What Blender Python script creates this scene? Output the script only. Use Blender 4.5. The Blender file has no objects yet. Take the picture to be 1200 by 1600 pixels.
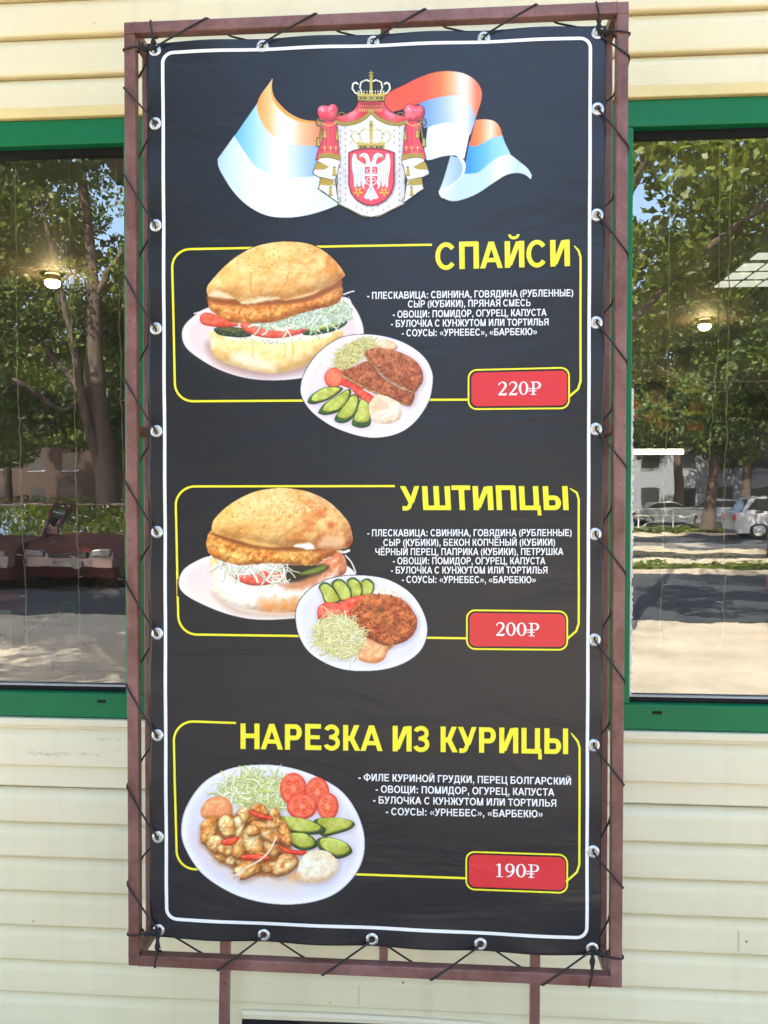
import bpy, math, random
import numpy as np
from mathutils import Vector, Matrix
R = math.radians
scene = bpy.context.scene
col = scene.collection

# ------------------------------------------------------------------ camera, sky, sun, exposure
CAM = np.array([0.1483, -1.6990, 1.5989]); YAW, PITCH, ROLL, FPX = 0.0720, -0.0189, 0.0014, 1250.0
cy_, sy_, cp_, sp_, cr_, sr_ = math.cos(YAW), math.sin(YAW), math.cos(PITCH), math.sin(PITCH), math.cos(ROLL), math.sin(ROLL)
FW = np.array([-sy_*cp_, cy_*cp_, sp_]); _r = np.array([cy_, sy_, 0.0]); _u = np.cross(_r, FW)
RT = cr_*_r + sr_*_u; UP = -sr_*_r + cr_*_u
cam_data = bpy.data.cameras.new('camera'); cam = bpy.data.objects.new('camera', cam_data); col.objects.link(cam)
cam.matrix_world = Matrix(((RT[0], UP[0], -FW[0], CAM[0]), (RT[1], UP[1], -FW[1], CAM[1]), (RT[2], UP[2], -FW[2], CAM[2]), (0, 0, 0, 1)))
cam_data.sensor_fit = 'VERTICAL'; cam_data.sensor_height = 36.0; cam_data.sensor_width = 27.0
cam_data.lens = 36.0*FPX/1600.0; cam_data.clip_start = 0.05; cam_data.clip_end = 2000
scene.camera = cam

SUN_EL, SUN_ROT = R(44), R(-20)
world = bpy.data.worlds.new('World'); scene.world = world; world.use_nodes = True
wn = world.node_tree; bgn = wn.nodes['Background']
sky = wn.nodes.new('ShaderNodeTexSky'); sky.sky_type = 'NISHITA'; sky.sun_disc = False
sky.sun_elevation = SUN_EL; sky.sun_rotation = SUN_ROT; sky.air_density = 1.0; sky.dust_density = 4.0; sky.ozone_density = 1.0
wn.links.new(sky.outputs[0], bgn.inputs[0]); bgn.inputs[1].default_value = 0.15
sd = bpy.data.lights.new('sun', 'SUN'); sd.energy = 4.2; sd.angle = R(0.5); sd.color = (1.0, 0.93, 0.82)
so = bpy.data.objects.new('sun', sd); col.objects.link(so)
sdir = Vector((math.sin(SUN_ROT)*math.cos(SUN_EL), math.cos(SUN_ROT)*math.cos(SUN_EL), math.sin(SUN_EL)))
so.rotation_euler = sdir.to_track_quat('Z', 'Y').to_euler(); so.location = (0, 20, 30)
vs = scene.view_settings; vs.view_transform = 'Standard'; vs.look = 'None'; vs.gamma = 1.0; vs.use_curve_mapping = False
vs.exposure = 3.25
scene.cycles.max_bounces = 10; scene.cycles.transparent_max_bounces = 12; scene.cycles.glossy_bounces = 4
scene.cycles.caustics_reflective = False; scene.cycles.caustics_refractive = False
scene.cycles.use_denoising = True; scene.cycles.denoising_prefilter = 'ACCURATE'; scene.cycles.use_adaptive_sampling = False

# ------------------------------------------------------------------ geometry helpers
def at(px, py, Y):                        # the point on the vertical plane y = Y seen at a pixel of the photograph
    d = FW*FPX + RT*(px-600) + UP*(800-py); t = (Y-CAM[1])/d[1]
    return CAM + t*d
GLASS_Y = 0.300
def street(px, py, Y):                    # the point at y = Y whose mirror image in the window glass is seen at a pixel
    p = at(px, py, 2*GLASS_Y - Y)
    return np.array([p[0], Y, p[2]])

def world_loc(o):
    v = Vector((0, 0, 0))
    while o is not None: v += o.location; o = o.parent
    return v
def tag(o, label=None, cat=None, group=None, kind=None):
    if label: o['label'] = label
    if cat: o['category'] = cat
    if group: o['group'] = group
    if kind: o['kind'] = kind
    return o
def empty(name, loc=(0, 0, 0), label=None, cat=None, group=None, kind=None):
    o = bpy.data.objects.new(name, None); col.objects.link(o); o.location = loc; o.empty_display_size = 0.1
    return tag(o, label, cat, group, kind)
def link_mesh(name, me, mat, parent=None):
    o = bpy.data.objects.new(name, me); col.objects.link(o)
    if mat is not None: me.materials.append(mat)
    if parent is not None:
        o.parent = parent
        w = world_loc(parent)
        if w.length > 1e-9: me.transform(Matrix.Translation(-w))
    return o
class MB:
    def __init__(s): s.v = []; s.f = []; s.sm = []
    def add(s, vs_, fs, smooth=False):
        b = len(s.v); s.v += [tuple(map(float, q)) for q in vs_]
        for f in fs: s.f.append(tuple(b+i for i in f)); s.sm.append(smooth)
        return s
    def box(s, x0, x1, y0, y1, z0, z1, bev=0.0):
        if bev <= 0:
            return s.add([(x0,y0,z0),(x1,y0,z0),(x1,y1,z0),(x0,y1,z0),(x0,y0,z1),(x1,y0,z1),(x1,y1,z1),(x0,y1,z1)],
                  [(0,3,2,1),(4,5,6,7),(0,1,5,4),(1,2,6,5),(2,3,7,6),(3,0,4,7)])
        import bmesh
        bm = bmesh.new(); r = bmesh.ops.create_cube(bm, size=1.0)
        for q in bm.verts: q.co = ((x0+x1)/2+q.co.x*(x1-x0), (y0+y1)/2+q.co.y*(y1-y0), (z0+z1)/2+q.co.z*(z1-z0))
        bmesh.ops.bevel(bm, geom=list(bm.edges), offset=bev, segments=2, affect='EDGES', profile=0.5)
        bm.verts.index_update()
        s.add([q.co[:] for q in bm.verts], [[q.index for q in f.verts] for f in bm.faces], False); bm.free(); return s
    def tube(s, pts, rad, n=8, caps=True, closed=False):
        pts = [Vector(p) for p in pts]; m = len(pts)
        rr = rad if hasattr(rad, '__len__') else [rad]*m
        vs_ = []; prev = None
        for i, p in enumerate(pts):
            if closed: t = pts[(i+1) % m]-pts[i-1]
            else: t = pts[min(i+1, m-1)]-pts[max(i-1, 0)]
            if t.length < 1e-9: t = Vector((0, 0, 1))
            t.normalize()
            if prev is None:
                a = Vector((0, 0, 1)) if abs(t.z) < 0.9 else Vector((1, 0, 0))
                nrm = t.cross(a).normalized()
            else:
                nrm = prev-t*prev.dot(t)
                nrm = nrm.normalized() if nrm.length > 1e-6 else t.orthogonal().normalized()
            prev = nrm; b = t.cross(nrm)
            for k in range(n):
                an = 2*math.pi*k/n; vs_.append(p+(nrm*math.cos(an)+b*math.sin(an))*rr[i])
        fs = []
        for i in range(m if closed else m-1):
            j = (i+1) % m
            for k in range(n):
                fs.append((i*n+k, i*n+(k+1) % n, j*n+(k+1) % n, j*n+k))
        if caps and not closed: fs.append(tuple(range(n))[::-1]); fs.append(tuple((m-1)*n+k for k in range(n)))
        return s.add(vs_, fs, True)
    def lathe(s, prof, c, axis='z', n=24, a0=0.0):      # prof: (radius, height) pairs
        vs_ = []; m = len(prof)
        for (r, h) in prof:
            for k in range(n):
                a = a0+2*math.pi*k/n; x, y = r*math.cos(a), r*math.sin(a)
                vs_.append((c[0]+x, c[1]+y, c[2]+h) if axis == 'z' else ((c[0]+x, c[1]+h, c[2]+y) if axis == 'y' else (c[0]+h, c[1]+x, c[2]+y)))
        fs = [(i*n+k, i*n+(k+1) % n, (i+1)*n+(k+1) % n, (i+1)*n+k) for i in range(m-1) for k in range(n)]
        return s.add(vs_, fs, True)
    def profile_x(s, prof, x0, x1, nx=1):               # open (y, z) profile drawn out along x
        xs = [x0+(x1-x0)*i/nx for i in range(nx+1)]; m = len(prof)
        s.add([(x, y, z) for x in xs for (y, z) in prof],
              [(i*m+k, i*m+k+1, (i+1)*m+k+1, (i+1)*m+k) for i in range(nx) for k in range(m-1)])
        return s
    def prism_x(s, prof, x0, x1):                       # closed (y, z) outline extruded along x
        m = len(prof)
        s.add([(x0, y, z) for (y, z) in prof]+[(x1, y, z) for (y, z) in prof],
              [tuple(range(m)), tuple(range(2*m-1, m-1, -1))]+[(k, m+k, m+(k+1) % m, (k+1) % m) for k in range(m)])
        return s
    def build(s, name, mat, parent=None, recalc=True):
        me = bpy.data.meshes.new(name); me.from_pydata(s.v, [], s.f)
        me.polygons.foreach_set('use_smooth', s.sm)
        if recalc:
            import bmesh
            bm = bmesh.new(); bm.from_mesh(me); bmesh.ops.recalc_face_normals(bm, faces=bm.faces); bm.to_mesh(me); bm.free()
        me.update()
        return link_mesh(name, me, mat, parent)

def dup_tree(o, loc=None, rz=None, label=None, parent=None):
    c = o.copy(); col.objects.link(c)
    if parent is not None: c.parent = parent
    for ch in list(o.children): dup_tree(ch, parent=c)
    if loc is not None: c.location = loc
    if rz is not None: c.rotation_euler = (0, 0, rz)
    if label: c['label'] = label
    return c

# ------------------------------------------------------------------ materials
def srgb(*c):
    c = np.array(c[0] if len(c) == 1 else c, float)/255.0
    return np.where(c <= 0.04045, c/12.92, ((c+0.055)/1.055)**2.4)
def nodes(name):
    m = bpy.data.materials.new(name); m.use_nodes = True; nt = m.node_tree
    return m, nt, nt.nodes['Principled BSDF']
def mat(name, c, rough=0.6, metal=0.0, var=0.0, vscale=8.0, bump=0.0, bscale=40.0, spec=0.5, stretch=(1, 1, 1), c2=None, coat=0.0, trans=0.0):
    m, nt, p = nodes(name); N, L = nt.nodes, nt.links
    p.inputs['Base Color'].default_value = (*c, 1); p.inputs['Roughness'].default_value = rough
    p.inputs['Metallic'].default_value = metal; p.inputs['Specular IOR Level'].default_value = spec
    if coat: p.inputs['Coat Weight'].default_value = coat; p.inputs['Coat Roughness'].default_value = 0.08
    tc = N.new('ShaderNodeTexCoord'); mp = N.new('ShaderNodeMapping'); mp.inputs['Scale'].default_value = stretch
    L.new(tc.outputs['Object'], mp.inputs[0])
    if var or c2 is not None:
        nz = N.new('ShaderNodeTexNoise'); nz.inputs['Scale'].default_value = vscale; nz.inputs['Detail'].default_value = 6; nz.inputs['Roughness'].default_value = 0.65
        L.new(mp.outputs[0], nz.inputs['Vector'])
        rp = N.new('ShaderNodeValToRGB'); rp.color_ramp.elements[0].position = 0.32; rp.color_ramp.elements[1].position = 0.68
        a = c2 if c2 is not None else tuple(max(0, x*(1-var)) for x in c); b = c if c2 is not None else tuple(min(1, x*(1+var)) for x in c)
        rp.color_ramp.elements[0].color = (*a, 1); rp.color_ramp.elements[1].color = (*b, 1)
        L.new(nz.outputs['Fac'], rp.inputs[0]); L.new(rp.outputs[0], p.inputs['Base Color'])
    if bump:
        nb = N.new('ShaderNodeTexNoise'); nb.inputs['Scale'].default_value = bscale; nb.inputs['Detail'].default_value = 5
        L.new(mp.outputs[0], nb.inputs['Vector'])
        bp = N.new('ShaderNodeBump'); bp.inputs['Strength'].default_value = bump; bp.inputs['Distance'].default_value = 0.01
        L.new(nb.outputs['Fac'], bp.inputs['Height']); L.new(bp.outputs[0], p.inputs['Normal'])
    return m
def emit(name, c, s):
    m, nt, p = nodes(name); p.inputs['Base Color'].default_value = (*c, 1)
    p.inputs['Emission Color'].default_value = (*c, 1); p.inputs['Emission Strength'].default_value = s
    return m
# ------------------------------------------------------------------ building
def siding_mat(name, ca, cb):
    m, nt, p = nodes(name); N, L = nt.nodes, nt.links
    tc = N.new('ShaderNodeTexCoord')
    big = N.new('ShaderNodeTexNoise'); big.inputs['Scale'].default_value = 1.3; big.inputs['Detail'].default_value = 4
    L.new(tc.outputs['Object'], big.inputs['Vector'])
    rp = N.new('ShaderNodeValToRGB'); rp.color_ramp.elements[0].position = 0.3; rp.color_ramp.elements[1].position = 0.72
    rp.color_ramp.elements[0].color = (*ca, 1); rp.color_ramp.elements[1].color = (*cb, 1)
    L.new(big.outputs['Fac'], rp.inputs[0])
    # grime runs: vertical streaks, weak
    mp = N.new('ShaderNodeMapping'); mp.inputs['Scale'].default_value = (14, 1, 0.9); L.new(tc.outputs['Object'], mp.inputs[0])
    st = N.new('ShaderNodeTexNoise'); st.inputs['Scale'].default_value = 1.0; st.inputs['Detail'].default_value = 6; L.new(mp.outputs[0], st.inputs['Vector'])
    r2 = N.new('ShaderNodeMapRange'); r2.inputs[1].default_value = 0.56; r2.inputs[2].default_value = 0.8; r2.inputs[3].default_value = 0; r2.inputs[4].default_value = 0.28
    L.new(st.outputs['Fac'], r2.inputs[0])
    mx = N.new('ShaderNodeMix'); mx.data_type = 'RGBA'; mx.inputs[7].default_value = (0.52, 0.46, 0.33, 1)
    L.new(r2.outputs[0], mx.inputs[0]); L.new(rp.outputs[0], mx.inputs[6])
    # dirt specks
    vo = N.new('ShaderNodeTexVoronoi'); vo.inputs['Scale'].default_value = 17; vo.inputs['Randomness'].default_value = 1
    L.new(tc.outputs['Object'], vo.inputs['Vector'])
    sz = N.new('ShaderNodeSeparateColor'); L.new(vo.outputs['Color'], sz.inputs[0])
    th = N.new('ShaderNodeMath'); th.operation = 'MULTIPLY_ADD'; th.inputs[1].default_value = 0.17; th.inputs[2].default_value = -0.105; L.new(sz.outputs[0], th.inputs[0])
    lt = N.new('ShaderNodeMath'); lt.operation = 'LESS_THAN'; L.new(vo.outputs['Distance'], lt.inputs[0]); L.new(th.outputs[0], lt.inputs[1])
    fl = N.new('ShaderNodeMath'); fl.operation = 'MULTIPLY'; fl.inputs[1].default_value = 0.75; L.new(lt.outputs[0], fl.inputs[0])
    m2 = N.new('ShaderNodeMix'); m2.data_type = 'RGBA'; m2.inputs[7].default_value = (0.14, 0.11, 0.08, 1)
    L.new(fl.outputs[0], m2.inputs[0]); L.new(mx.outputs[2], m2.inputs[6]); L.new(m2.outputs[2], p.inputs['Base Color'])
    p.inputs['Roughness'].default_value = 0.42
    # embossed grain and slow waviness of the panels
    mg = N.new('ShaderNodeMapping'); mg.inputs['Scale'].default_value = (2.2, 1, 7); L.new(tc.outputs['Object'], mg.inputs[0])
    ng = N.new('ShaderNodeTexNoise'); ng.inputs['Scale'].default_value = 3.0; ng.inputs['Detail'].default_value = 3; L.new(mg.outputs[0], ng.inputs['Vector'])
    bp = N.new('ShaderNodeBump'); bp.inputs['Strength'].default_value = 0.25; bp.inputs['Distance'].default_value = 0.012
    L.new(ng.outputs['Fac'], bp.inputs['Height']); L.new(bp.outputs[0], p.inputs['Normal'])
    return m
M_SIDING = siding_mat('cream_vinyl_siding', (0.76, 0.655, 0.385), (0.81, 0.73, 0.50))
M_SIDING_LOW = siding_mat('pale_cream_vinyl_siding', (0.77, 0.69, 0.455), (0.82, 0.76, 0.56))  # lower courses take a paler, less yellow tone
M_TRIM = mat('cream_trim_plastic', (0.80, 0.73, 0.53), 0.4, var=0.05, vscale=5)
M_YTRIM = mat('yellow_trim_plastic', (0.76, 0.61, 0.27), 0.4, var=0.07, vscale=6)
M_GREEN = mat('green_window_paint', (0.003, 0.150, 0.052), 0.45, spec=0.3, var=0.12, vscale=2.5, bump=0.04, bscale=60)
M_BLACK = mat('black_rubber', (0.008, 0.008, 0.010), 0.6, spec=0.2)
M_HOLESHADE = mat('hole_shade', (0.007, 0.007, 0.008), 0.9, var=0.3)
M_SEAL = mat('white_seal_foam', (0.75, 0.74, 0.70), 0.8, var=0.2, vscale=60, bump=0.4, bscale=150)
def glass_mat():
    m, nt, p = nodes('window_glass'); N, L = nt.nodes, nt.links
    nt.nodes.remove(p); out = nt.nodes['Material Output']
    tr = N.new('ShaderNodeBsdfTransparent'); tr.inputs[0].default_value = (0.80, 0.83, 0.80, 1)
    gl = N.new('ShaderNodeBsdfGlossy'); gl.inputs['Roughness'].default_value = 0.0; gl.inputs[0].default_value = (0.98, 1.0, 0.97, 1)
    tc = N.new('ShaderNodeTexCoord'); mp = N.new('ShaderNodeMapping'); mp.inputs['Rotation'].default_value = (0, R(-38), 0); mp.inputs['Scale'].default_value = (1.0, 1, 3.2)
    L.new(tc.outputs['Object'], mp.inputs[0])
    nz = N.new('ShaderNodeTexNoise'); nz.inputs['Scale'].default_value = 5.0; nz.inputs['Detail'].default_value = 2.5; L.new(mp.outputs[0], nz.inputs['Vector'])
    bp = N.new('ShaderNodeBump'); bp.inputs['Strength'].default_value = 0.10; bp.inputs['Distance'].default_value = 0.0012
    L.new(nz.outputs['Fac'], bp.inputs['Height']); L.new(bp.outputs[0], gl.inputs['Normal'])
    fr = N.new('ShaderNodeFresnel'); fr.inputs['IOR'].default_value = 1.5
    ma = N.new('ShaderNodeMath'); ma.operation = 'MULTIPLY_ADD'; ma.inputs[1].default_value = 1.6; ma.inputs[2].default_value = 0.14; ma.use_clamp = True
    L.new(fr.outputs[0], ma.inputs[0])
    mx = N.new('ShaderNodeMixShader'); L.new(ma.outputs[0], mx.inputs[0]); L.new(tr.outputs[0], mx.inputs[1]); L.new(gl.outputs[0], mx.inputs[2])
    # faint dust that also paints a haze over the panes, uneven and streaked
    df = N.new('ShaderNodeBsdfDiffuse'); df.inputs[0].default_value = (0.62, 0.58, 0.48, 1)
    m2 = N.new('ShaderNodeMapping'); m2.inputs['Rotation'].default_value = (0, R(35), 0); m2.inputs['Scale'].default_value = (2.0, 1, 7.0); L.new(tc.outputs['Object'], m2.inputs[0])
    nd = N.new('ShaderNodeTexNoise'); nd.inputs['Scale'].default_value = 2.2; nd.inputs['Detail'].default_value = 6; L.new(m2.outputs[0], nd.inputs['Vector'])
    mr = N.new('ShaderNodeMapRange'); mr.inputs[1].default_value = 0.3; mr.inputs[2].default_value = 0.75; mr.inputs[3].default_value = 0.006; mr.inputs[4].default_value = 0.034; L.new(nd.outputs['Fac'], mr.inputs[0])
    md_ = N.new('ShaderNodeMixShader'); L.new(mr.outputs[0], md_.inputs[0]); L.new(mx.outputs[0], md_.inputs[1]); L.new(df.outputs[0], md_.inputs[2])
    L.new(md_.outputs[0], out.inputs[0]); return m
M_GLASS = glass_mat()

WF = 0.270                                              # face of the siding
cafe = empty('cafe_building', (0, WF, 0), 'cream vinyl clad cafe with two green framed windows behind the menu stand', 'building')
# course boundaries (height of each lap line), lower wall and upper wall
LOW = [0.245, 0.334, 0.418, 0.507, 0.596, 0.684, 0.773, 0.862, 0.917, 1.020]
UPP = [2.575, 2.658, 2.757, 2.852, 2.947, 3.042, 3.137, 3.232, 3.327, 3.422, 3.517, 3.612, 3.707, 3.802, 3.897, 3.99]
def lap(z0, z1, flat=False):                            # one siding course, lip at the bottom and a cove at the top
    h = z1-z0; y = WF
    if flat: return [(y-0.002, z0-0.002), (y-0.010, z0-0.002), (y-0.011, z0+0.001), (y-0.006, z1-0.003), (y-0.003, z1)]
    pr = [(y+0.022, z0-0.0030), (y-0.009, z0-0.0048), (y-0.0135, z0-0.0042), (y-0.0155, z0-0.001), (y-0.0155, z0+0.010), (y-0.0130, z0+h*0.58)]
    zt = z1-0.0095
    for k in range(1, 8):
        t = k/7.0
        pr.append((y-0.0130+0.0150*(t**1.7), z0+h*0.58+(zt-z0-h*0.58)*t))
    pr.append((y+0.010, zt+0.003)); pr.append((y+0.022, z1)); return pr
XL, XR = -3.2, 3.2
for nm, lv in (('lower_siding', LOW), ('upper_siding', UPP)):
    b = MB()
    for i in range(len(lv)-1):
        if nm == 'lower_siding' and i == 0:             # the lowest course is cut away over the dark opening
            b.profile_x(lap(lv[0], lv[1]), XL, -0.349); b.profile_x(lap(lv[0], lv[1]), 0.60, XR)
            q = [c for c in lap(lv[0], lv[1]) if c[1] > 0.3005]; b.profile_x([(WF+0.01, 0.3), (q[0][0], 0.3)]+q, -0.349, 0.60)
        else: b.profile_x(lap(lv[i], lv[i+1], flat=(nm == 'lower_siding' and i == len(lv)-3)), XL, XR, 1)
    if nm == 'upper_siding': b.box(XL, XR, WF+0.02, WF+0.05, 2.545, 4.0)
    b.build(nm, M_SIDING_LOW if nm == 'lower_siding' else M_SIDING, cafe)
for (x, z0, z1) in ((-0.055, 0.336, 0.416), (0.86, 0.509, 0.594)):
    b = MB(); h = z1-z0; b.add([(x, WF-0.0162, z0+0.002), (x+0.0022, WF-0.0162, z0+0.002), (x+0.0026, WF-0.0138, z0+h*0.6), (x+0.0004, WF-0.0138, z0+h*0.6)], [(0, 1, 2, 3)]); b.build('panel_joint', mat('joint_line_%d' % int(z0*1000), (0.52, 0.45, 0.30), 0.8), cafe)  # narrow darker strip marks the overlap of two panels
b = MB(); b.profile_x(lap(1.0, 1.03, True), -0.58, 0.535)   # siding between the windows, hidden behind the banner
mid = [1.020+0.0894*i for i in range(18)]
for i in range(17): b.profile_x(lap(mid[i], mid[i+1]), -0.583, 0.533)
b.build('middle_siding', M_SIDING, cafe)
# rubbed-in scuffs and dirt marks left on the lower wall
rnd = random.Random(12)
def scuffs(x0, x1, z, n, c, lmax):
    b = MB()
    for _ in range(n):
        x = rnd.uniform(x0, x1); zz = z+rnd.gauss(0, 0.0022); l = rnd.uniform(0.002, lmax); a = rnd.uniform(-0.5, 0.5); h = rnd.uniform(0.0004, 0.0012); ca, sa = math.cos(a)*l, math.sin(a)*l
        b.add([(x, WF-0.0162, zz), (x+ca, WF-0.0162, zz+sa), (x+ca, WF-0.0162, zz+sa+h), (x, WF-0.0162, zz+h)], [(0, 1, 2, 3)])
    b.build('scuff_marks', mat('scuff_%d' % n, c, 0.8), cafe)
scuffs(-0.90, -0.71, 0.945, 46, (0.56, 0.49, 0.34), 0.014); scuffs(-0.72, -0.655, 0.985, 12, (0.25, 0.21, 0.15), 0.006); 
# trims: yellow head moulding over the windows, white sill moulding under them, starter strip, base
b = MB(); b.box(XL, XR, WF-0.016, WF+0.03, 2.5475, 2.5715, 0.002); b.box(XL, XR, WF-0.009, WF+0.02, 2.5715, 2.581)
b.build('head_moulding', M_YTRIM, cafe)
b = MB(); b.box(XL, XR, WF-0.017, WF+0.03, 1.0165, 1.0345, 0.002); b.box(XL, XR, WF-0.008, WF+0.02, 1.008, 1.0165)
b.build('sill_moulding', M_TRIM, cafe)
M_BASE = mat('brown_base_paint', (0.13, 0.065, 0.045), 0.7, var=0.25, vscale=7)
b = MB(); b.box(XL, -0.352, WF-0.006, WF+0.1, 0.222, 0.243); b.box(0.62, XR, WF-0.006, WF+0.1, 0.222, 0.243); b.build('starter_strip', M_TRIM, cafe)
b = MB(); b.box(XL, -0.352, WF+0.004, WF+0.12, -0.05, 0.222); b.box(0.40, XR, WF+0.004, WF+0.12, -0.05, 0.222); b.box(-0.352, 0.40, WF+0.09, WF+0.12, -0.05, 0.30)
b.build('plinth', M_BASE, cafe)
# sagging strip of trim over the dark opening at the foot of the wall
b = MB(); n = 24; vv = []; ff = []
for i in range(n+1):
    x = -0.348+(0.60+0.348)*i/n; t = i/n; sag = 0.006*math.sin(t*math.pi)
    zt = 0.3085-0.013*t**2+sag*0.6; hh = 0.0195-0.0125*t**1.5
    vv += [(x, WF-0.0165, zt-hh), (x, WF-0.0175, zt-hh*0.4), (x, WF-0.0135, zt), (x, WF+0.0, zt+0.004), (x, WF+0.012, zt-hh+0.001)]
for i in range(n):
    for k in range(4): ff.append((i*5+k, i*5+k+1, (i+1)*5+k+1, (i+1)*5+k))
    ff.append((i*5+4, i*5, (i+1)*5, (i+1)*5+4))
ff.append((0, 1, 2, 3, 4))
b.add(vv, ff); b.build('sagging_trim', M_TRIM, cafe)
b = MB(); b.box(-0.349, 0.40, WF-0.004, WF+0.004, 0.2, 0.286); b.build('hatch_board', mat('grey_brown_board', (0.035, 0.026, 0.023), 0.8, var=0.35, vscale=9), cafe)
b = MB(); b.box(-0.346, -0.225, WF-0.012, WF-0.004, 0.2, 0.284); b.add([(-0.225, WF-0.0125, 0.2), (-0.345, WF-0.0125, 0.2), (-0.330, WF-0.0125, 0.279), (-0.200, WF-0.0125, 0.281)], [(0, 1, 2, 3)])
b.build('hatch_shade', M_HOLESHADE, cafe)  # solid near-black block paints in the shade of the opening

def window(x0, x1, ix0, ix1, slot_x, seal):
    w = empty('window', (0, WF, 0)); w.parent = cafe; w.location = (0, 0, 0)
    yf = WF-0.006; z0, z1, iz0, iz1 = 1.0365, 2.5455, 1.0985, 2.4825
    b = MB()
    def bar(xa, xb, za, zb): b.box(xa, xb, yf, WF+0.075, za, zb, 0.003)
    bar(x0, x1, z0, iz0); bar(x0, x1, iz1, z1); bar(x0, ix0, iz0+0.0005, iz1-0.0005); bar(ix1, x1, iz0+0.0005, iz1-0.0005)
    b.build('frame', M_GREEN, w)
    g = MB(); t = 0.016; ya, yb = GLASS_Y-0.012, GLASS_Y+0.02
    g.box(ix0+0.0005, ix1-0.0005, ya, yb, iz0+0.0005, iz0+t*0.8); g.box(ix0+0.0005, ix1-0.0005, ya, yb, iz1-t, iz1-0.0005)
    g.box(ix0+0.0005, ix0+0.005, ya, yb, iz0+t*0.8, iz1-t); g.box(ix1-0.005, ix1-0.0005, ya, yb, iz0+t*0.8, iz1-t)
    g.build('gasket', M_BLACK, w)
    # one pane with its real thickness
    pn = MB(); pn.add([(ix0+0.003, GLASS_Y, iz0+0.003), (ix1-0.003, GLASS_Y, iz0+0.003), (ix1-0.003, GLASS_Y, iz1-0.003), (ix0+0.003, GLASS_Y, iz1-0.003)], [(0, 1, 2, 3)])
    pn.build('pane', M_GLASS, w)
    lp = MB(); lp.box(ix0+0.005, ix1-0.005, GLASS_Y-0.0125, GLASS_Y-0.002, iz0+t*0.8, iz0+t*0.8+0.004); lp.build('glazing_bead', mat('grey_bead', (0.42, 0.42, 0.42), 0.4), w)
    s = MB(); s.box(slot_x-0.011, slot_x+0.011, yf-0.003, yf+0.001, 1.076, 1.083, 0.001); s.build('drain_slot', M_BLACK, w)
    if seal:
        s = MB(); random.seed(3); zz = iz0+t; pr = []
        while zz < 1.86:
            s.box(ix0+0.0055, ix0+0.0085+random.random()*0.004, GLASS_Y-0.011, GLASS_Y-0.003, zz, zz+0.007); zz += 0.0072
        s.build('torn_seal', M_SEAL, w)
    return w
window(-2.30, -0.585, -2.235, -0.648, -0.711, False)
window(0.535, 2.30, 0.6025, 2.235, 0.668, True)
# carcass: room walls, ceiling, floor, roof
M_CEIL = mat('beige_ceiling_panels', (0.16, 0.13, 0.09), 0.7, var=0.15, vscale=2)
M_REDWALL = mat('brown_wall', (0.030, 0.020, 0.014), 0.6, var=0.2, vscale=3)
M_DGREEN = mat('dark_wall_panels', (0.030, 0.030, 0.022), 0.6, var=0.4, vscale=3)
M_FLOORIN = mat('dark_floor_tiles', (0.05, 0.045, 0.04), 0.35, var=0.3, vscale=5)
BY = 5.6
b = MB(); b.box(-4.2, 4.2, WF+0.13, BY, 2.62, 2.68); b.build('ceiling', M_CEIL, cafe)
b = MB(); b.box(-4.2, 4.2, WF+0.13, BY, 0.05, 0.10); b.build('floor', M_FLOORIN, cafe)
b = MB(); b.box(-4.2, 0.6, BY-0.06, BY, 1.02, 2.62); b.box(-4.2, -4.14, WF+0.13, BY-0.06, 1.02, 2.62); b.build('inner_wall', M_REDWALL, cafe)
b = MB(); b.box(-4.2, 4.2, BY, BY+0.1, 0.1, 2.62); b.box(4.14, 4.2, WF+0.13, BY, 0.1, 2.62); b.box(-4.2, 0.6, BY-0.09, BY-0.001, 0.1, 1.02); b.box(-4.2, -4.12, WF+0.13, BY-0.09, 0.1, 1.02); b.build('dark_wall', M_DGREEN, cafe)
b = MB(); b.box(-4.4, 4.4, WF+0.051, BY+0.3, 2.69, 4.0); b.box(-4.4, XL, WF+0.02, WF+0.05, 0, 4.0); b.box(XR, 4.4, WF+0.02, WF+0.05, 0, 4.0)
b.box(-4.4, -4.21, WF+0.05, BY+0.3, 0, 2.69); b.box(4.21, 4.4, WF+0.05, BY+0.3, 0, 2.69); b.box(-4.4, 4.4, BY+0.11, BY+0.3, 0, 2.69)
b.box(-2.9, -2.301, WF+0.05, WF+0.12, 0.3, 2.69); b.box(2.301, 2.9, WF+0.05, WF+0.12, 0.3, 2.69); b.box(-0.58, 0.53, WF+0.05, WF+0.12, 0.3, 2.69)
b.box(-4.2, 4.2, WF+0.06, WF+0.12, 0.3, 1.03); b.box(-4.2, 4.2, WF+0.06, WF+0.12, 2.55, 2.689)
b.build('structure_wall', M_TRIM, cafe)
b = MB(); b.box(-4.5, 4.5, WF-0.05, BY+0.4, 4.0, 4.12); b.build('roof', mat('grey_roof_sheet', (0.2, 0.2, 0.2), 0.6, var=0.1), cafe)
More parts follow.
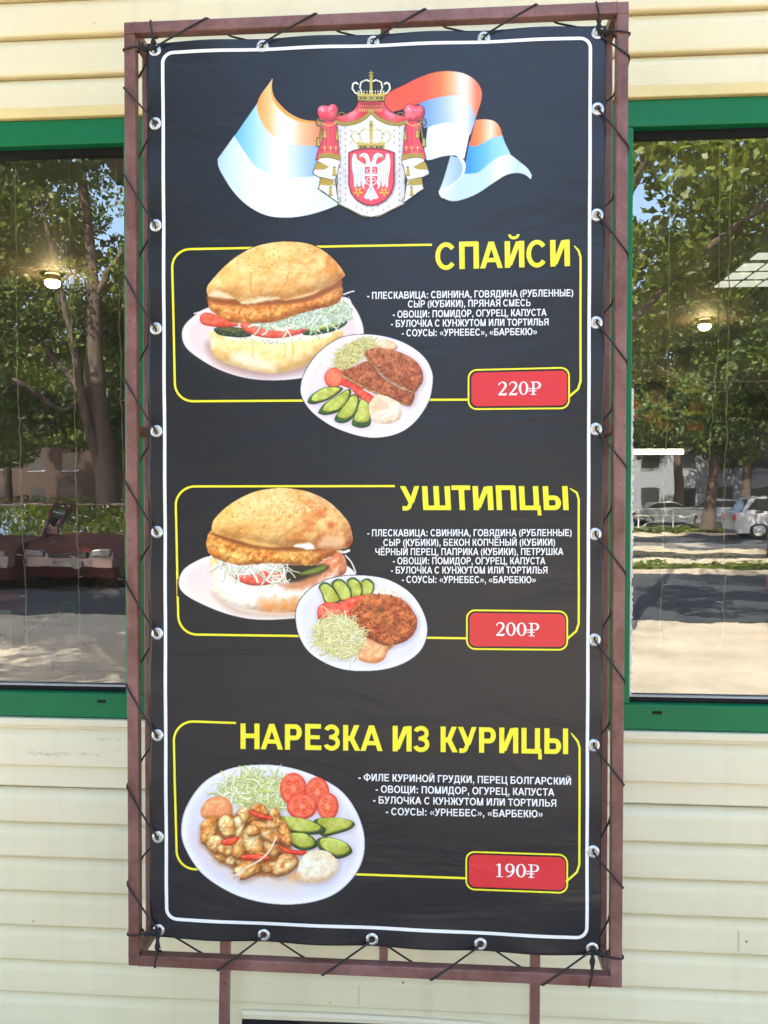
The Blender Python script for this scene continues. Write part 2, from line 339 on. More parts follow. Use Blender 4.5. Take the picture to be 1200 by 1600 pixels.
# ------------------------------------------------------------------ stand of square steel tube
def steel_mat():
    m, nt, p = nodes('brown_red_painted_steel'); N, L = nt.nodes, nt.links
    tc = N.new('ShaderNodeTexCoord')
    a = N.new('ShaderNodeTexNoise'); a.inputs['Scale'].default_value = 9; a.inputs['Detail'].default_value = 8; a.inputs['Roughness'].default_value = 0.7; L.new(tc.outputs['Object'], a.inputs['Vector'])
    rp = N.new('ShaderNodeValToRGB'); e = rp.color_ramp.elements
    e[0].position = 0.36; e[0].color = (0.118, 0.042, 0.030, 1); e[1].position = 0.70; e[1].color = (0.270, 0.132, 0.120, 1)
    L.new(a.outputs['Fac'], rp.inputs[0])
    c = N.new('ShaderNodeTexNoise'); c.inputs['Scale'].default_value = 120; c.inputs['Detail'].default_value = 4; L.new(tc.outputs['Object'], c.inputs['Vector'])
    mr = N.new('ShaderNodeMapRange'); mr.inputs[1].default_value = 0.64; mr.inputs[2].default_value = 0.76; L.new(c.outputs['Fac'], mr.inputs[0])
    mx = N.new('ShaderNodeMix'); mx.data_type = 'RGBA'; mx.inputs[7].default_value = (0.075, 0.028, 0.016, 1)
    L.new(mr.outputs[0], mx.inputs[0]); L.new(rp.outputs[0], mx.inputs[6]); L.new(mx.outputs[2], p.inputs['Base Color'])
    p.inputs['Roughness'].default_value = 0.42
    bp = N.new('ShaderNodeBump'); bp.inputs['Strength'].default_value = 0.35; bp.inputs['Distance'].default_value = 0.002
    L.new(c.outputs['Fac'], bp.inputs['Height']); L.new(bp.outputs[0], p.inputs['Normal'])
    return m
M_STEEL = steel_mat()
stand = empty('banner_stand', (0, 0.06, 0), 'brown red square tube steel stand holding the black menu banner', 'banner stand')
T = 0.0242
FX0, FX1, FZ0, FZ1 = -0.5385, 0.5305, 0.5640, 2.6215
YF, YR = 0.0, 0.118
def rect(y, x0, x1, z0, z1, t, nm):
    for (a, b_, c, d) in ((x0, x0+t, z0+0.0006, z1-t), (x1-t, x1, z0+t, z1-0.0006)):
        b = MB(); b.box(a, b_, y+0.0004, y+t-0.0004, c, d, 0.0022); b.build(nm, M_STEEL, stand)
    for (a, b_, c, d) in ((x0+t, x1, z0, z0+t), (x0, x1-t, z1-t, z1)):
        b = MB(); b.box(a, b_, y, y+t, c, d, 0.0022); b.build(nm, M_STEEL, stand)
rect(YF, FX0, FX1, FZ0, FZ1, T, 'front_tube'); rect(YR, -0.5440, 0.5225, FZ0, FZ1, 0.0205, 'rear_tube')
def depth_tie(x0, x1, z0, z1):
    b = MB(); b.box(x0, x1, YF+T-0.001, YR+0.001, z0, z1, 0.001); b.build('depth_tie', M_STEEL, stand)
t2 = 0.0205
for (xa, sx) in ((FX0+0.0015, 1), (0.5205, -1)):
    for za in (FZ0+0.0015, FZ1-0.0015-t2, 1.734): depth_tie(min(xa, xa+sx*t2), max(xa, xa+sx*t2), za, za+t2)
b = MB(); b.box(0.0155, 0.0335, YF+0.0175, YF+0.0355, FZ0+T-0.001, FZ1-T+0.001, 0.001); b.build('mullion', M_STEEL, stand)
def leg(px0, px1):
    a0, a1 = at(px0[0], px0[1], YR+0.03)[0], at(px1[0], px1[1], YR+0.03)[0]
    b = MB(); zt, zb = 1.9, 0.0; w = 0.0107; zz = at(px0[0], px0[1], YR+0.03)[2], at(px1[0], px1[1], YR+0.03)[2]
    k = (a1-a0)/(zz[1]-zz[0]); xt, xb = a0+k*(zt-zz[0])*0.3, a0+k*(zb-zz[0])
    y0, y1 = YR+0.0222, YR+0.0436
    b.add([(xb-w, y0, zb), (xb+w, y0, zb), (xb+w, y1, zb), (xb-w, y1, zb), (xt-w, y0, zt), (xt+w, y0, zt), (xt+w, y1, zt), (xt-w, y1, zt)],
          [(0,3,2,1), (4,5,6,7), (0,1,5,4), (1,2,6,5), (2,3,7,6), (3,0,4,7)])
    b.build('leg', M_STEEL, stand)
leg((357.2, 1520), (354.5, 1598)); leg((837.0, 1500), (836.0, 1598))
# weld beads at the corners of the front frame
random.seed(5)
for (x, z) in ((FX0+T, FZ1-T), (FX1-T, FZ1-T), (FX0+T, FZ0+T), (FX1-T, FZ0+T)):
    b = MB(); sx = -1 if x < 0 else 1; sz = 1 if z > 1.5 else -1
    pts = [(x+sx*T*k/7.0+random.uniform(-.0008, .0008), YF+0.0006, z+random.uniform(-.0008, .0008)) for k in range(8)]
    b.tube(pts, [0.0011+random.random()*0.0012 for _ in pts], 6)
    b.tube([(x+random.uniform(-.001, .001), YF+0.001, z+sz*T*k/5.0) for k in range(6)], [0.0010+random.random()*0.001 for _ in range(6)], 6)
    b.build('weld_bead', M_STEEL, stand)

# ------------------------------------------------------------------ banner cloth
BY0 = 0.004                                             # plane of the banner
GX = [at(px, py, BY0)[0] for px, py in ((411, 73), (582, 68), (755, 63))]
GXB = [at(px, py, BY0)[0] for px, py in ((411, 1463), (582, 1470), (752, 1475))]
GX = [(a+b_)/2 for a, b_ in zip(GX, GXB)]
GZ = [(at(242, a, BY0)[2]+at(934, b_, BY0)[2])/2 for a, b_ in ((195, 167), (358, 329), (517, 500), (677, 667), (834, 832), (995, 995), (1154, 1160), (1312, 1327))]
GXL, GXR, GZT, GZB = -0.4715, 0.4690, 2.5615, 0.6430
BX0, BX1, BZ0, BZ1 = -0.4895, 0.4860, 0.6275, 2.5770
def wave(x, z):                                         # how far the cloth stands off its plane (positive = away from the camera)
    e = min(x-BX0, BX1-x); ez = min(z-BZ0, BZ1-z)
    w = 0.0010*math.sin(x*5.1+z*2.3)+0.0008*math.sin(z*7.7-x*3.1+1.0)
    w += 0.0030*math.exp(-max(e, 0)/0.030)*math.cos(2*math.pi*(z-GZ[4])/0.2215)
    w += 0.0034*math.exp(-max(ez, 0)/0.035)*math.cos(2*math.pi*(x-GX[1])/0.2355)
    w += 0.0022*math.exp(-((z-0.70-0.05*x)/0.035)**2)*math.sin(x*9+0.6)
    return w
def by(x, z, off=0.0): return BY0+wave(x, z)-off
def bwave_np(x, z):
    e = np.minimum(x-BX0, BX1-x); ez = np.minimum(z-BZ0, BZ1-z)
    w = 0.0010*np.sin(x*5.1+z*2.3)+0.0008*np.sin(z*7.7-x*3.1+1.0)
    w += 0.0030*np.exp(-np.maximum(e, 0)/0.030)*np.cos(2*math.pi*(z-GZ[4])/0.2215)
    w += 0.0034*np.exp(-np.maximum(ez, 0)/0.035)*np.cos(2*math.pi*(x-GX[1])/0.2355)
    w += 0.0022*np.exp(-((z-0.70-0.05*x)/0.035)**2)*np.sin(x*9+0.6)
    return w
INK = (0.0085, 0.0088, 0.0130)
def vinyl_mat(name, ink=None, attr=False):
    m, nt, p = nodes(name); N, L = nt.nodes, nt.links
    if attr:
        ca = N.new('ShaderNodeVertexColor'); ca.layer_name = 'print'; L.new(ca.outputs[0], p.inputs['Base Color'])
    else: p.inputs['Base Color'].default_value = (*ink, 1)
    p.inputs['Roughness'].default_value = 0.36; p.inputs['Specular IOR Level'].default_value = 0.50
    tc = N.new('ShaderNodeTexCoord')
    mp = N.new('ShaderNodeMapping'); mp.inputs['Rotation'].default_value = (0, R(28), 0); mp.inputs['Scale'].default_value = (1.2, 1, 3.4); L.new(tc.outputs['Object'], mp.inputs[0])
    n1 = N.new('ShaderNodeTexNoise'); n1.inputs['Scale'].default_value = 3.2; n1.inputs['Detail'].default_value = 3; n1.inputs['Distortion'].default_value = 0.6; L.new(mp.outputs[0], n1.inputs['Vector'])
    b1 = N.new('ShaderNodeBump'); b1.inputs['Strength'].default_value = 0.40; b1.inputs['Distance'].default_value = 0.012; L.new(n1.outputs['Fac'], b1.inputs['Height'])
    n2 = N.new('ShaderNodeTexNoise'); n2.inputs['Scale'].default_value = 420; n2.inputs['Detail'].default_value = 2; L.new(tc.outputs['Object'], n2.inputs['Vector'])
    b2 = N.new('ShaderNodeBump'); b2.inputs['Strength'].default_value = 0.22; b2.inputs['Distance'].default_value = 0.0012
    L.new(n2.outputs['Fac'], b2.inputs['Height']); L.new(b1.outputs[0], b2.inputs['Normal']); L.new(b2.outputs[0], p.inputs['Normal'])
    return m
M_VINYL = vinyl_mat('black_printed_vinyl', INK)
M_PRINT = vinyl_mat('colour_printed_vinyl', attr=True)
M_WHITEINK = vinyl_mat('white_ink', (0.84, 0.84, 0.86))
M_YELINK = vinyl_mat('yellow_ink', (0.88, 0.80, 0.03))
M_REDINK = vinyl_mat('red_ink', (0.66, 0.026, 0.034))

grommets = [(x, GZT) for x in [GXL]+GX+[GXR]]+[(x, GZB) for x in [GXL]+GX+[GXR]]+[(GXL, z) for z in GZ]+[(GXR, z) for z in GZ]
HC = 0.0115                                             # half size of the mesh cell that holds a hole
def lines(lo, hi, cs, step):
    s_ = sorted(set([lo, hi]+[c-HC for c in cs]+[c+HC for c in cs])); out = []
    for a, b_ in zip(s_[:-1], s_[1:]):
        n = max(1, int(round((b_-a)/step))) if abs((b_-a)-2*HC) > 1e-6 else 1
        out += [a+(b_-a)*i/n for i in range(n)]
    return out+[s_[-1]]
lx = lines(BX0, BX1, [GXL]+GX+[GXR], 0.016); lz = lines(BZ0, BZ1, [GZB, GZT]+GZ, 0.016)
b = MB(); idx = {}
for j, z in enumerate(lz):
    for i, x in enumerate(lx): idx[i, j] = len(b.v); b.v.append((x, by(x, z), z))
holes = set()
for j in range(len(lz)-1):
    for i in range(len(lx)-1):
        cx, cz = (lx[i]+lx[i+1])/2, (lz[j]+lz[j+1])/2
        g = [q for q in grommets if abs(q[0]-cx) < 1e-4 and abs(q[1]-cz) < 1e-4]
        if not g: b.f.append((idx[i, j], idx[i+1, j], idx[i+1, j+1], idx[i, j+1])); b.sm.append(True); continue
        crn = [idx[i, j], idx[i+1, j], idx[i+1, j+1], idx[i, j+1]]; ring = []
        for k in range(16):
            a = math.radians(-135+k*22.5); x, z = cx+0.0068*math.cos(a), cz+0.0068*math.sin(a)
            ring.append(len(b.v)); b.v.append((x, by(x, z), z))
        for s_ in range(4):
            r = [ring[(s_*4+k) % 16] for k in range(5)]
            b.f.append((crn[s_], crn[(s_+1) % 4], *r[::-1])); b.sm.append(True)
banner = b.build('menu_banner', M_VINYL)
tag(banner, 'tall black vinyl menu banner with burgers, plates and red price badges', 'menu banner')
md = banner.modifiers.new('thick', 'SOLIDIFY'); md.thickness = 0.0008; md.offset = 0.0
# make sure the printed side faces the camera
M_GROM = mat('zinc_eyelet', (0.62, 0.63, 0.64), 0.36, metal=0.85, var=0.12, vscale=90)
def eyelet(x, z):
    y = by(x, z)
    b = MB(); b.lathe([(0.0069, 0.003), (0.0069, -0.0022), (0.0075, -0.0031), (0.0092, -0.0034), (0.0124, -0.0021), (0.0136, -0.0006), (0.0136, 0.0001)], (x, y, z), 'y', 28)
    b.lathe([(0.0069, 0.003), (0.0120, 0.0030), (0.0128, 0.0010)], (x, y, z), 'y', 28)
    b.build('eyelet', M_GROM, banner)
for g in grommets: eyelet(*g)

# ------------------------------------------------------------------ lacing cord
def cord_mat():
    m, nt, p = nodes('black_braided_cord'); N, L = nt.nodes, nt.links
    p.inputs['Base Color'].default_value = (0.016, 0.015, 0.017, 1); p.inputs['Roughness'].default_value = 0.75
    tc = N.new('ShaderNodeTexCoord'); w = N.new('ShaderNodeTexNoise'); w.inputs['Scale'].default_value = 700; w.inputs['Detail'].default_value = 1
    L.new(tc.outputs['Object'], w.inputs['Vector']); bp = N.new('ShaderNodeBump'); bp.inputs['Strength'].default_value = 0.6; bp.inputs['Distance'].default_value = 0.002
    L.new(w.outputs['Fac'], bp.inputs['Height']); L.new(bp.outputs[0], p.inputs['Normal']); return m
M_CORD = cord_mat(); CR = 0.0021
def smooth_path(pts, n=5):
    P = [np.array(q, float) for q in pts]; out = []
    for i in range(len(P)-1):
        p0, p1, p2, p3 = P[max(i-1, 0)], P[i], P[i+1], P[min(i+2, len(P)-1)]
        seg = np.linalg.norm(p2-p1); m0 = (p2-p0); m1 = (p3-p1)
        for m_ in (m0, m1):
            l = np.linalg.norm(m_)
            if l > 1e-9: m_ *= min(1.0, 0.9*seg/l)
        for k in range(n):
            t = k/n; t2, t3 = t*t, t*t*t
            out.append((2*t3-3*t2+1)*p1+(t3-2*t2+t)*m0*0.6+(-2*t3+3*t2)*p2+(t3-t2)*m1*0.6)
    return out+[P[-1]]
def wrap_side(z_in, z_out, sx):                        # round an upright: behind, round the outer edge, to the front
    xo, xi = (FX0, FX0+T) if sx < 0 else (FX1, FX1-T); e = CR*0.9
    o = sx*e; m = (z_in+z_out)/2
    return [(xi-o*0.6, YF+T+e, z_in), (xi+o*0.8, YF+T+e, z_in+(z_out-z_in)*0.12), (xo-o*0.3, YF+T+e, z_in+(z_out-z_in)*0.75), (xo+o, YF+T*0.6, m+(z_out-m)*0.85), (xo+o, YF+T*0.2, z_out), (xo-o*0.4, YF-e, z_out-(0.004 if sx < 0 else -0.004))]
def wrap_bar(x_in, x_out, top):
    zo, zi = (FZ1, FZ1-T) if top else (FZ0, FZ0+T); s_ = 1 if top else -1; e = CR*0.9
    m = (x_in+x_out)/2
    return [(x_in, YF+T+e, zi-s_*e*0.6), (x_in+(x_out-x_in)*0.12, YF+T+e, zi+s_*e*0.8), (x_in+(x_out-x_in)*0.75, YF+T+e, zo-s_*e*0.3), (m+(x_out-m)*0.85, YF+T*0.6, zo+s_*e), (x_out, YF+T*0.2, zo+s_*e), (x_out+(0.004 if not top else -0.004), YF-e, zo-s_*e*0.4)]
def hole_pts(x, z, dx, dz): return [(x-dx, by(x, z)+0.008, z-dz), (x, by(x, z)-0.001, z), (x+dx*1.2, by(x, z)-0.0050, z+dz*1.2)]
def zpx(px, py): return at(px, py, 0.0)[2]
def xpx(px, py): return at(px, py, 0.0)[0]
random.seed(11)
zs = [GZT]+GZ+[GZB]
def cord_side(sx, label):
    x = GXL if sx < 0 else GXR; pts = []
    root = None
    for k in range(len(zs)-1):
        j = random.uniform(-0.006, 0.006)
        if sx < 0:                                      # from behind hole k down to the back of the tube, round it, front of hole k+1
            gap = zs[k]-zs[k+1]; zi, zo = zs[k]-0.058*gap/0.222+j, zs[k+1]+0.112*gap/0.222+j*0.5
            if k == 0: pts += [(x+0.002, by(x, zs[0])+0.004, zs[0])]
            e_ = by(BX0, (zs[k]+zi)/2)
            pts += [(BX0+0.002, e_+0.007, zs[k]+(zi-zs[k])*0.42)]+wrap_side(zi, zo, sx)+[(x-0.010, by(x, zs[k+1])-0.0052, zs[k+1]+0.014), (x-0.001, by(x, zs[k+1])-0.002, zs[k+1]+0.001), (x-0.003, by(x, zs[k+1])+0.007, zs[k+1]-0.004)]
        else:
            gap = zs[k]-zs[k+1]; zo, zi = zs[k]-0.083*gap/0.222+j*0.5, zs[k+1]+0.046*gap/0.222+j
            pts += [(x+0.002, by(x, zs[k])+0.006, zs[k]+0.003), (x+0.001, by(x, zs[k])-0.002, zs[k]-0.001), (x+0.010, by(x, zs[k])-0.0052, zs[k]-0.013)]+wrap_side(zi, zo, sx)[::-1]
            pts += [(BX1-0.002, by(BX1, zs[k+1]+0.02)+0.007, zs[k+1]+(zi-zs[k+1])*0.42)]
            if k == len(zs)-2: pts += [(x, by(x, zs[-1])+0.004, zs[-1]+0.002)]
    b = MB(); b.tube(smooth_path(pts, 6), CR, 8); o = b.build('lacing_cord', M_CORD); tag(o, label, 'cord', 'black cords lacing the banner to the stand'); return o
xs_ = [GXL]+GX+[GXR]
def cord_bar(top, label):
    z = GZT if top else GZB; pts = []; ze = BZ1 if top else BZ0; s_ = 1 if top else -1
    for k in range(len(xs_)-1):
        j = random.uniform(-0.006, 0.006)
        if top:
            xo, xi = xs_[k]+0.116+j, xs_[k+1]-0.074+j
            pts += [(xs_[k], by(xs_[k], z)+0.006, z), (xs_[k], by(xs_[k], z)-0.002, z), (xs_[k]+0.012, by(xs_[k], z)-0.0052, z+0.009)]+wrap_bar(xi, xo, True)[::-1]
            pts += [(xs_[k+1]-0.024, by(xs_[k+1], ze)+0.007, ze-0.001), (xs_[k+1]-0.004, by(xs_[k+1], z)+0.006, z)]
        else:
            xi, xo = xs_[k]+0.082+j, xs_[k+1]-0.104+j
            pts += [(xs_[k]+0.004, by(xs_[k], z)+0.006, z), (xs_[k]+0.026, by(xs_[k], ze)+0.007, ze+0.001)]+wrap_bar(xi, xo, False)
            pts += [(xs_[k+1]-0.012, by(xs_[k+1], z)-0.0052, z-0.010), (xs_[k+1], by(xs_[k+1], z)-0.002, z), (xs_[k+1]+0.002, by(xs_[k+1], z)+0.006, z)]
    b = MB(); b.tube(smooth_path(pts, 6), CR, 8); o = b.build('lacing_cord', M_CORD); tag(o, label, 'cord', 'black cords lacing the banner to the stand'); return o
cl = cord_side(-1, 'black cord zigzagging down the left upright, beside the window with the round white table')
crr = cord_side(1, 'black cord zigzagging down the right upright, beside the window with the tube light')
ct = cord_bar(True, 'black cord looped over the top bar of the stand, above the crest and flags')
cb = cord_bar(False, 'black cord looped under the bottom bar of the stand, below the chicken plate')
def corner_tie(parent, gx, gz, side, seed):            # several turns from the corner eyelet round the tube, bound with a knot
    rnd = random.Random(seed); b = MB(); y = by(gx, gz); e = CR
    sx = -1 if gx < 0 else 1; sz = 1 if gz > 1.5 else -1
    if side:
        zc = gz+rnd.uniform(-0.006, 0.004)-(0.012 if sz < 0 else 0); xi, xo = (FX0+T, FX0) if sx < 0 else (FX1-T, FX1)
        loop = [(xi-sx*0.001, YF-e, zc+0.002), ((xi+xo)/2, YF-e, zc), (xo+sx*e, YF+0.003, zc-0.001), (xo+sx*e, YF+T*0.7, zc), ((xi+xo)/2, YF+T+e, zc+0.001), (xi-sx*e, YF+T*0.8, zc+0.003)]
        st = (gx, y-0.002, gz); mid = (xi-sx*0.010, YF+0.004, zc+0.001)
    else:
        xc = gx+rnd.uniform(-0.006, 0.004); zi, zo = (FZ1-T, FZ1) if sz > 0 else (FZ0+T, FZ0)
        loop = [(xc, YF-e, zi), (xc-0.003, YF-e, (zi+zo)/2), (xc-0.005, YF+0.003, zo+sz*e), (xc-0.004, YF+T*0.7, zo+sz*e), (xc, YF+T+e, (zi+zo)/2), (xc+0.003, YF+T*0.8, zi-sz*e)]
        st = (gx, y-0.002, gz); mid = (xc+0.001, YF+0.002, zi-sz*0.010)
    b.tube(smooth_path([st, (st[0]*0.5+mid[0]*0.5, y-0.006, st[2]*0.5+mid[2]*0.5), mid]+loop+[mid], 5), CR, 8)
    b.tube(smooth_path([(st[0]+0.003, y+0.006, st[2]), (st[0], y-0.005, st[2]+0.002), (mid[0], mid[1]-0.004, mid[2]+0.003)], 6), CR, 8)
    # binding turns round the strands
    A, B = np.array(st)+np.array((0, -0.004, 0)), np.array(mid)
    ax = (B-A)/np.linalg.norm(B-A); u = np.cross(ax, (0, 1, 0)); u /= np.linalg.norm(u); v = np.cross(ax, u); L_ = np.linalg.norm(B-A)
    n = 46; turns = max(4, int(L_/0.0040)); pp = []
    for i in range(n*2):
        t = i/(n*2-1); a = 2*math.pi*turns*t; rr = 0.0034+0.0012*math.sin(t*9+seed)+rnd.uniform(-.0003, .0003)
        pp.append(A+(B-A)*(0.12+0.8*t)+u*math.cos(a)*rr+v*math.sin(a)*rr)
    b.tube(pp, CR*0.85, 6)
    # loose cut end
    q = A+(B-A)*0.75; d = np.array((rnd.uniform(-.6, .6), -0.5, rnd.uniform(-.2, .6))); d /= np.linalg.norm(d)
    b.tube(smooth_path([q, q+d*0.006, q+d*0.011+np.array((0.002, 0, 0.002))], 4), CR*0.9, 6)
    b.build('corner_tie', M_CORD, parent)
for i, (p_, gx, gz, s_) in enumerate(((cl, GXL, GZT, True), (ct, GXL, GZT, False), (crr, GXR, GZT, True), (ct, GXR, GZT, False), (cl, GXL, GZB, True), (cb, GXL, GZB, False), (crr, GXR, GZB, True), (cb, GXR, GZB, False))):
    corner_tie(p_, gx, gz, s_, i+2)
# ------------------------------------------------------------------ the printing on the banner
def bp_(px, py, off):                                   # pixel of the photograph -> point on the cloth
    q = at(px, py, BY0); return (q[0], by(q[0], q[2], off+0.0006), q[2])
class Art:                                              # a small painter: layers of flat colour and printed photo texture on a point grid
    def __init__(s, ox, oy, sc, x0, y0, x1, y1, step=0.85, seed=1):
        s.ox, s.oy, s.sc, s.step = ox, oy, sc, step      # crop origin and scale, so that shapes are given in enlarged coordinates
        s.px = np.arange(x0, x1+step, step); s.py = np.arange(y0, y1+step, step)
        s.W, s.H = len(s.px), len(s.py)
        s.X = (s.px-ox)*sc; s.Y = (s.py-oy)*sc; s.XX, s.YY = np.meshgrid(s.X, s.Y)
        s.C = np.zeros((s.H, s.W, 3)); s.A = np.zeros((s.H, s.W)); s.u = step*sc; s.rs = np.random.RandomState(seed)
    def noise(s, scale, oct=4, seed=0, sx=1.0, sy=1.0, rot=0.0):
        rs = np.random.RandomState(seed+77); out = 0; amp = 1; tot = 0
        c, q = math.cos(rot), math.sin(rot)
        for o in range(oct):
            f = 2**o/scale; x = (s.XX*c+s.YY*q)*f*sx; y = (-s.XX*q+s.YY*c)*f*sy
            g = rs.rand(256, 256); xi = np.floor(x).astype(int); yi = np.floor(y).astype(int); fx, fy = x-xi, y-yi
            fx = fx*fx*(3-2*fx); fy = fy*fy*(3-2*fy)
            G = lambda a, b: g[a & 255, b & 255]
            out = out+amp*((G(yi, xi)*(1-fx)+G(yi, xi+1)*fx)*(1-fy)+(G(yi+1, xi)*(1-fx)+G(yi+1, xi+1)*fx)*fy); tot += amp; amp *= 0.55
        return out/tot
    def spline(s, pts, n=6):
        P = np.array(pts, float); m = len(P); out = []
        for i in range(m):
            p0, p1, p2, p3 = P[i-1], P[i], P[(i+1) % m], P[(i+2) % m]
            for k in range(n):
                t = k/n; out.append(0.5*((2*p1)+(-p0+p2)*t+(2*p0-5*p1+4*p2-p3)*t*t+(-p0+3*p1-3*p2+p3)*t**3))
        return np.array(out)
    def corner_spline(s, pts, n=6):                     # smooth outline that keeps its sharp corners
        P = np.array(pts, float); m = len(P); out = []
        def tan(i):
            a, b = P[i]-P[i-1], P[(i+1) % m]-P[i]; la, lb = np.linalg.norm(a)+1e-9, np.linalg.norm(b)+1e-9
            return None if np.dot(a, b)/(la*lb) < 0.74 else (a/la+b/lb)/np.linalg.norm(a/la+b/lb+1e-9)
        T = [tan(i) for i in range(m)]
        for i in range(m):
            p, q = P[i], P[(i+1) % m]; L = np.linalg.norm(q-p); d = (q-p)
            t0 = d if T[i] is None else T[i]*L; t1 = d if T[(i+1) % m] is None else T[(i+1) % m]*L
            for k in range(n):
                t = k/n; out.append((2*t**3-3*t*t+1)*p+(t**3-2*t*t+t)*t0+(-2*t**3+3*t*t)*q+(t**3-t*t)*t1)
        return np.array(out)
    def box(s, P, pad):
        i0 = max(0, int((P[:, 0].min()-pad-s.X[0])/s.u)); i1 = min(s.W, int((P[:, 0].max()+pad-s.X[0])/s.u)+2)
        j0 = max(0, int((P[:, 1].min()-pad-s.Y[0])/s.u)); j1 = min(s.H, int((P[:, 1].max()+pad-s.Y[0])/s.u)+2)
        return slice(j0, max(j1, j0+1)), slice(i0, max(i1, i0+1))
    def sdf(s, P, sl, closed=True):
        X, Y = s.XX[sl], s.YY[sl]; d2 = np.full(X.shape, 1e18); ins = np.zeros(X.shape, bool); m = len(P)
        for i in range(m if closed else m-1):
            a, b = P[i], P[(i+1) % m]; e = b-a; wx, wy = X-a[0], Y-a[1]; L = e[0]**2+e[1]**2+1e-9
            t = np.clip((wx*e[0]+wy*e[1])/L, 0, 1); dx, dy = wx-e[0]*t, wy-e[1]*t; d2 = np.minimum(d2, dx*dx+dy*dy)
            if closed:
                cnd = (a[1] <= Y) != (b[1] <= Y)
                xc = a[0]+(Y-a[1])*e[0]/(e[1] if abs(e[1]) > 1e-9 else 1e-9); ins ^= cnd & (X < xc)
        d = np.sqrt(d2); return np.where(ins, d, -d) if closed else d
    def over(s, sl, a, c):
        A = s.A[sl]; s.C[sl] = s.C[sl]*(1-a[..., None])+c*a[..., None]; s.A[sl] = A+(1-A)*a
    def fill(s, pts, c, smooth=True, soft=1.0, alpha=1.0, ragged=0, rscale=20, seed=0, grow=0.0, inside=False):
        P = s.corner_spline(pts) if smooth == 'corners' else (s.spline(pts) if smooth else np.array(pts, float)); sl = s.box(P, 2*s.u+ragged+soft*s.u); d = s.sdf(P, sl)
        if ragged: d = d+(s.noise(rscale, 3, seed)[sl]-0.5)*2*ragged
        a = np.clip((d+grow)/(s.u*soft)+0.5, 0, 1)*alpha
        if inside: a = a*np.clip(s.A[sl]*2-1, 0, 1)
        c = c(s.XX[sl], s.YY[sl]) if callable(c) else np.array(c, float)
        s.over(sl, a, c if c.ndim == 3 else np.broadcast_to(c, a.shape+(3,)))
    def blur(s, h, r):
        if r < 1: return h
        for _ in range(2):
            for ax in (0, 1):
                pad = [(r+1, r) if k == ax else (0, 0) for k in (0, 1)]; q = np.cumsum(np.pad(h, pad, mode='edge'), axis=ax)
                n = h.shape[ax]; i1 = [slice(None)]*2; i0 = [slice(None)]*2; i1[ax] = slice(2*r+1, 2*r+1+n); i0[ax] = slice(0, n)
                h = (q[tuple(i1)]-q[tuple(i0)])/(2*r+1)
        return h
    def blob(s, pts, c, c2=None, R_=40, bump=0.5, bs=14, amb=0.62, spec=0.15, seed=0, smooth=True, ragged=0, light=(-0.32, -0.55, 0.95), nscale=30, soft=1.0, edge=None, ew=6):
        P = s.spline(pts) if smooth else np.array(pts, float); pad = 3*s.u+ragged; sl = s.box(P, pad); d = s.sdf(P, sl)
        if ragged: d = d+(s.noise(max(6, ragged*2.5), 3, seed+5)[sl]-0.5)*2*ragged
        a = np.clip(d/(s.u*soft)+0.5, 0, 1); t = np.clip(d/R_, 0, 1)
        h = R_*np.sqrt(np.clip(1-(1-t)**2, 0, 1))*0.8
        if R_ >= 40: h = s.blur(h, int(R_*0.22/s.u))
        h = h+(s.blur(s.noise(bs, 3, seed)[sl], 1)-0.5)*bs*bump*1.9
        gy, gx = np.gradient(h, s.u); gx = np.clip(gx, -2.5, 2.5); gy = np.clip(gy, -2.5, 2.5)
        nl = np.sqrt(gx*gx+gy*gy+1); l = np.array(light, float); l /= np.linalg.norm(l)
        dot = np.clip((-gx*l[0]-gy*l[1]+l[2])/nl, 0, 1)
        hv = l+np.array((0, 0, 1)); hv /= np.linalg.norm(hv); sp = np.clip((-gx*hv[0]-gy*hv[1]+hv[2])/nl, 0, 1)**24
        c = c(s.XX[sl], s.YY[sl]) if callable(c) else np.broadcast_to(np.array(c, float), a.shape+(3,))
        if c2 is not None:
            k = np.clip((s.noise(nscale, 4, seed+9)[sl]-0.32)/0.36, 0, 1)[..., None]; c = c*(1-k)+np.array(c2, float)*k
        if edge is not None:
            k = np.clip(1-d/ew, 0, 1)[..., None]*0.9; c = c*(1-k)+np.array(edge, float)*k
        sh = (amb+(1-amb)*dot/ l[2])*(1+0.26*(s.noise(7*s.u/3.2, 2, seed+31)[sl]-0.5)*min(1.0, bump*2.5))
        s.over(sl, a, np.clip(c*np.power(np.clip(sh, 0.02, 2)[..., None], np.array((0.8, 1.0, 1.2)))+255*spec*sp[..., None], 0, 255))
    def line(s, pts, w, c, alpha=1.0, smooth=True, taper=False):
        P = np.array(pts, float)
        if smooth and len(P) > 2:
            out = []
            for i in range(len(P)-1):
                p0, p1, p2, p3 = P[max(i-1, 0)], P[i], P[i+1], P[min(i+2, len(P)-1)]
                for k in range(5):
                    t = k/5; out.append(0.5*((2*p1)+(-p0+p2)*t+(2*p0-5*p1+4*p2-p3)*t*t+(-p0+3*p1-3*p2+p3)*t**3))
            P = np.array(out+[P[-1]])
        sl = s.box(P, w+2*s.u); d = s.sdf(P, sl, False)
        a = np.clip((w/2-d)/s.u+0.5, 0, 1)*alpha*min(1.0, w/s.u)
        s.over(sl, a, np.broadcast_to(np.array(c, float), a.shape+(3,)))
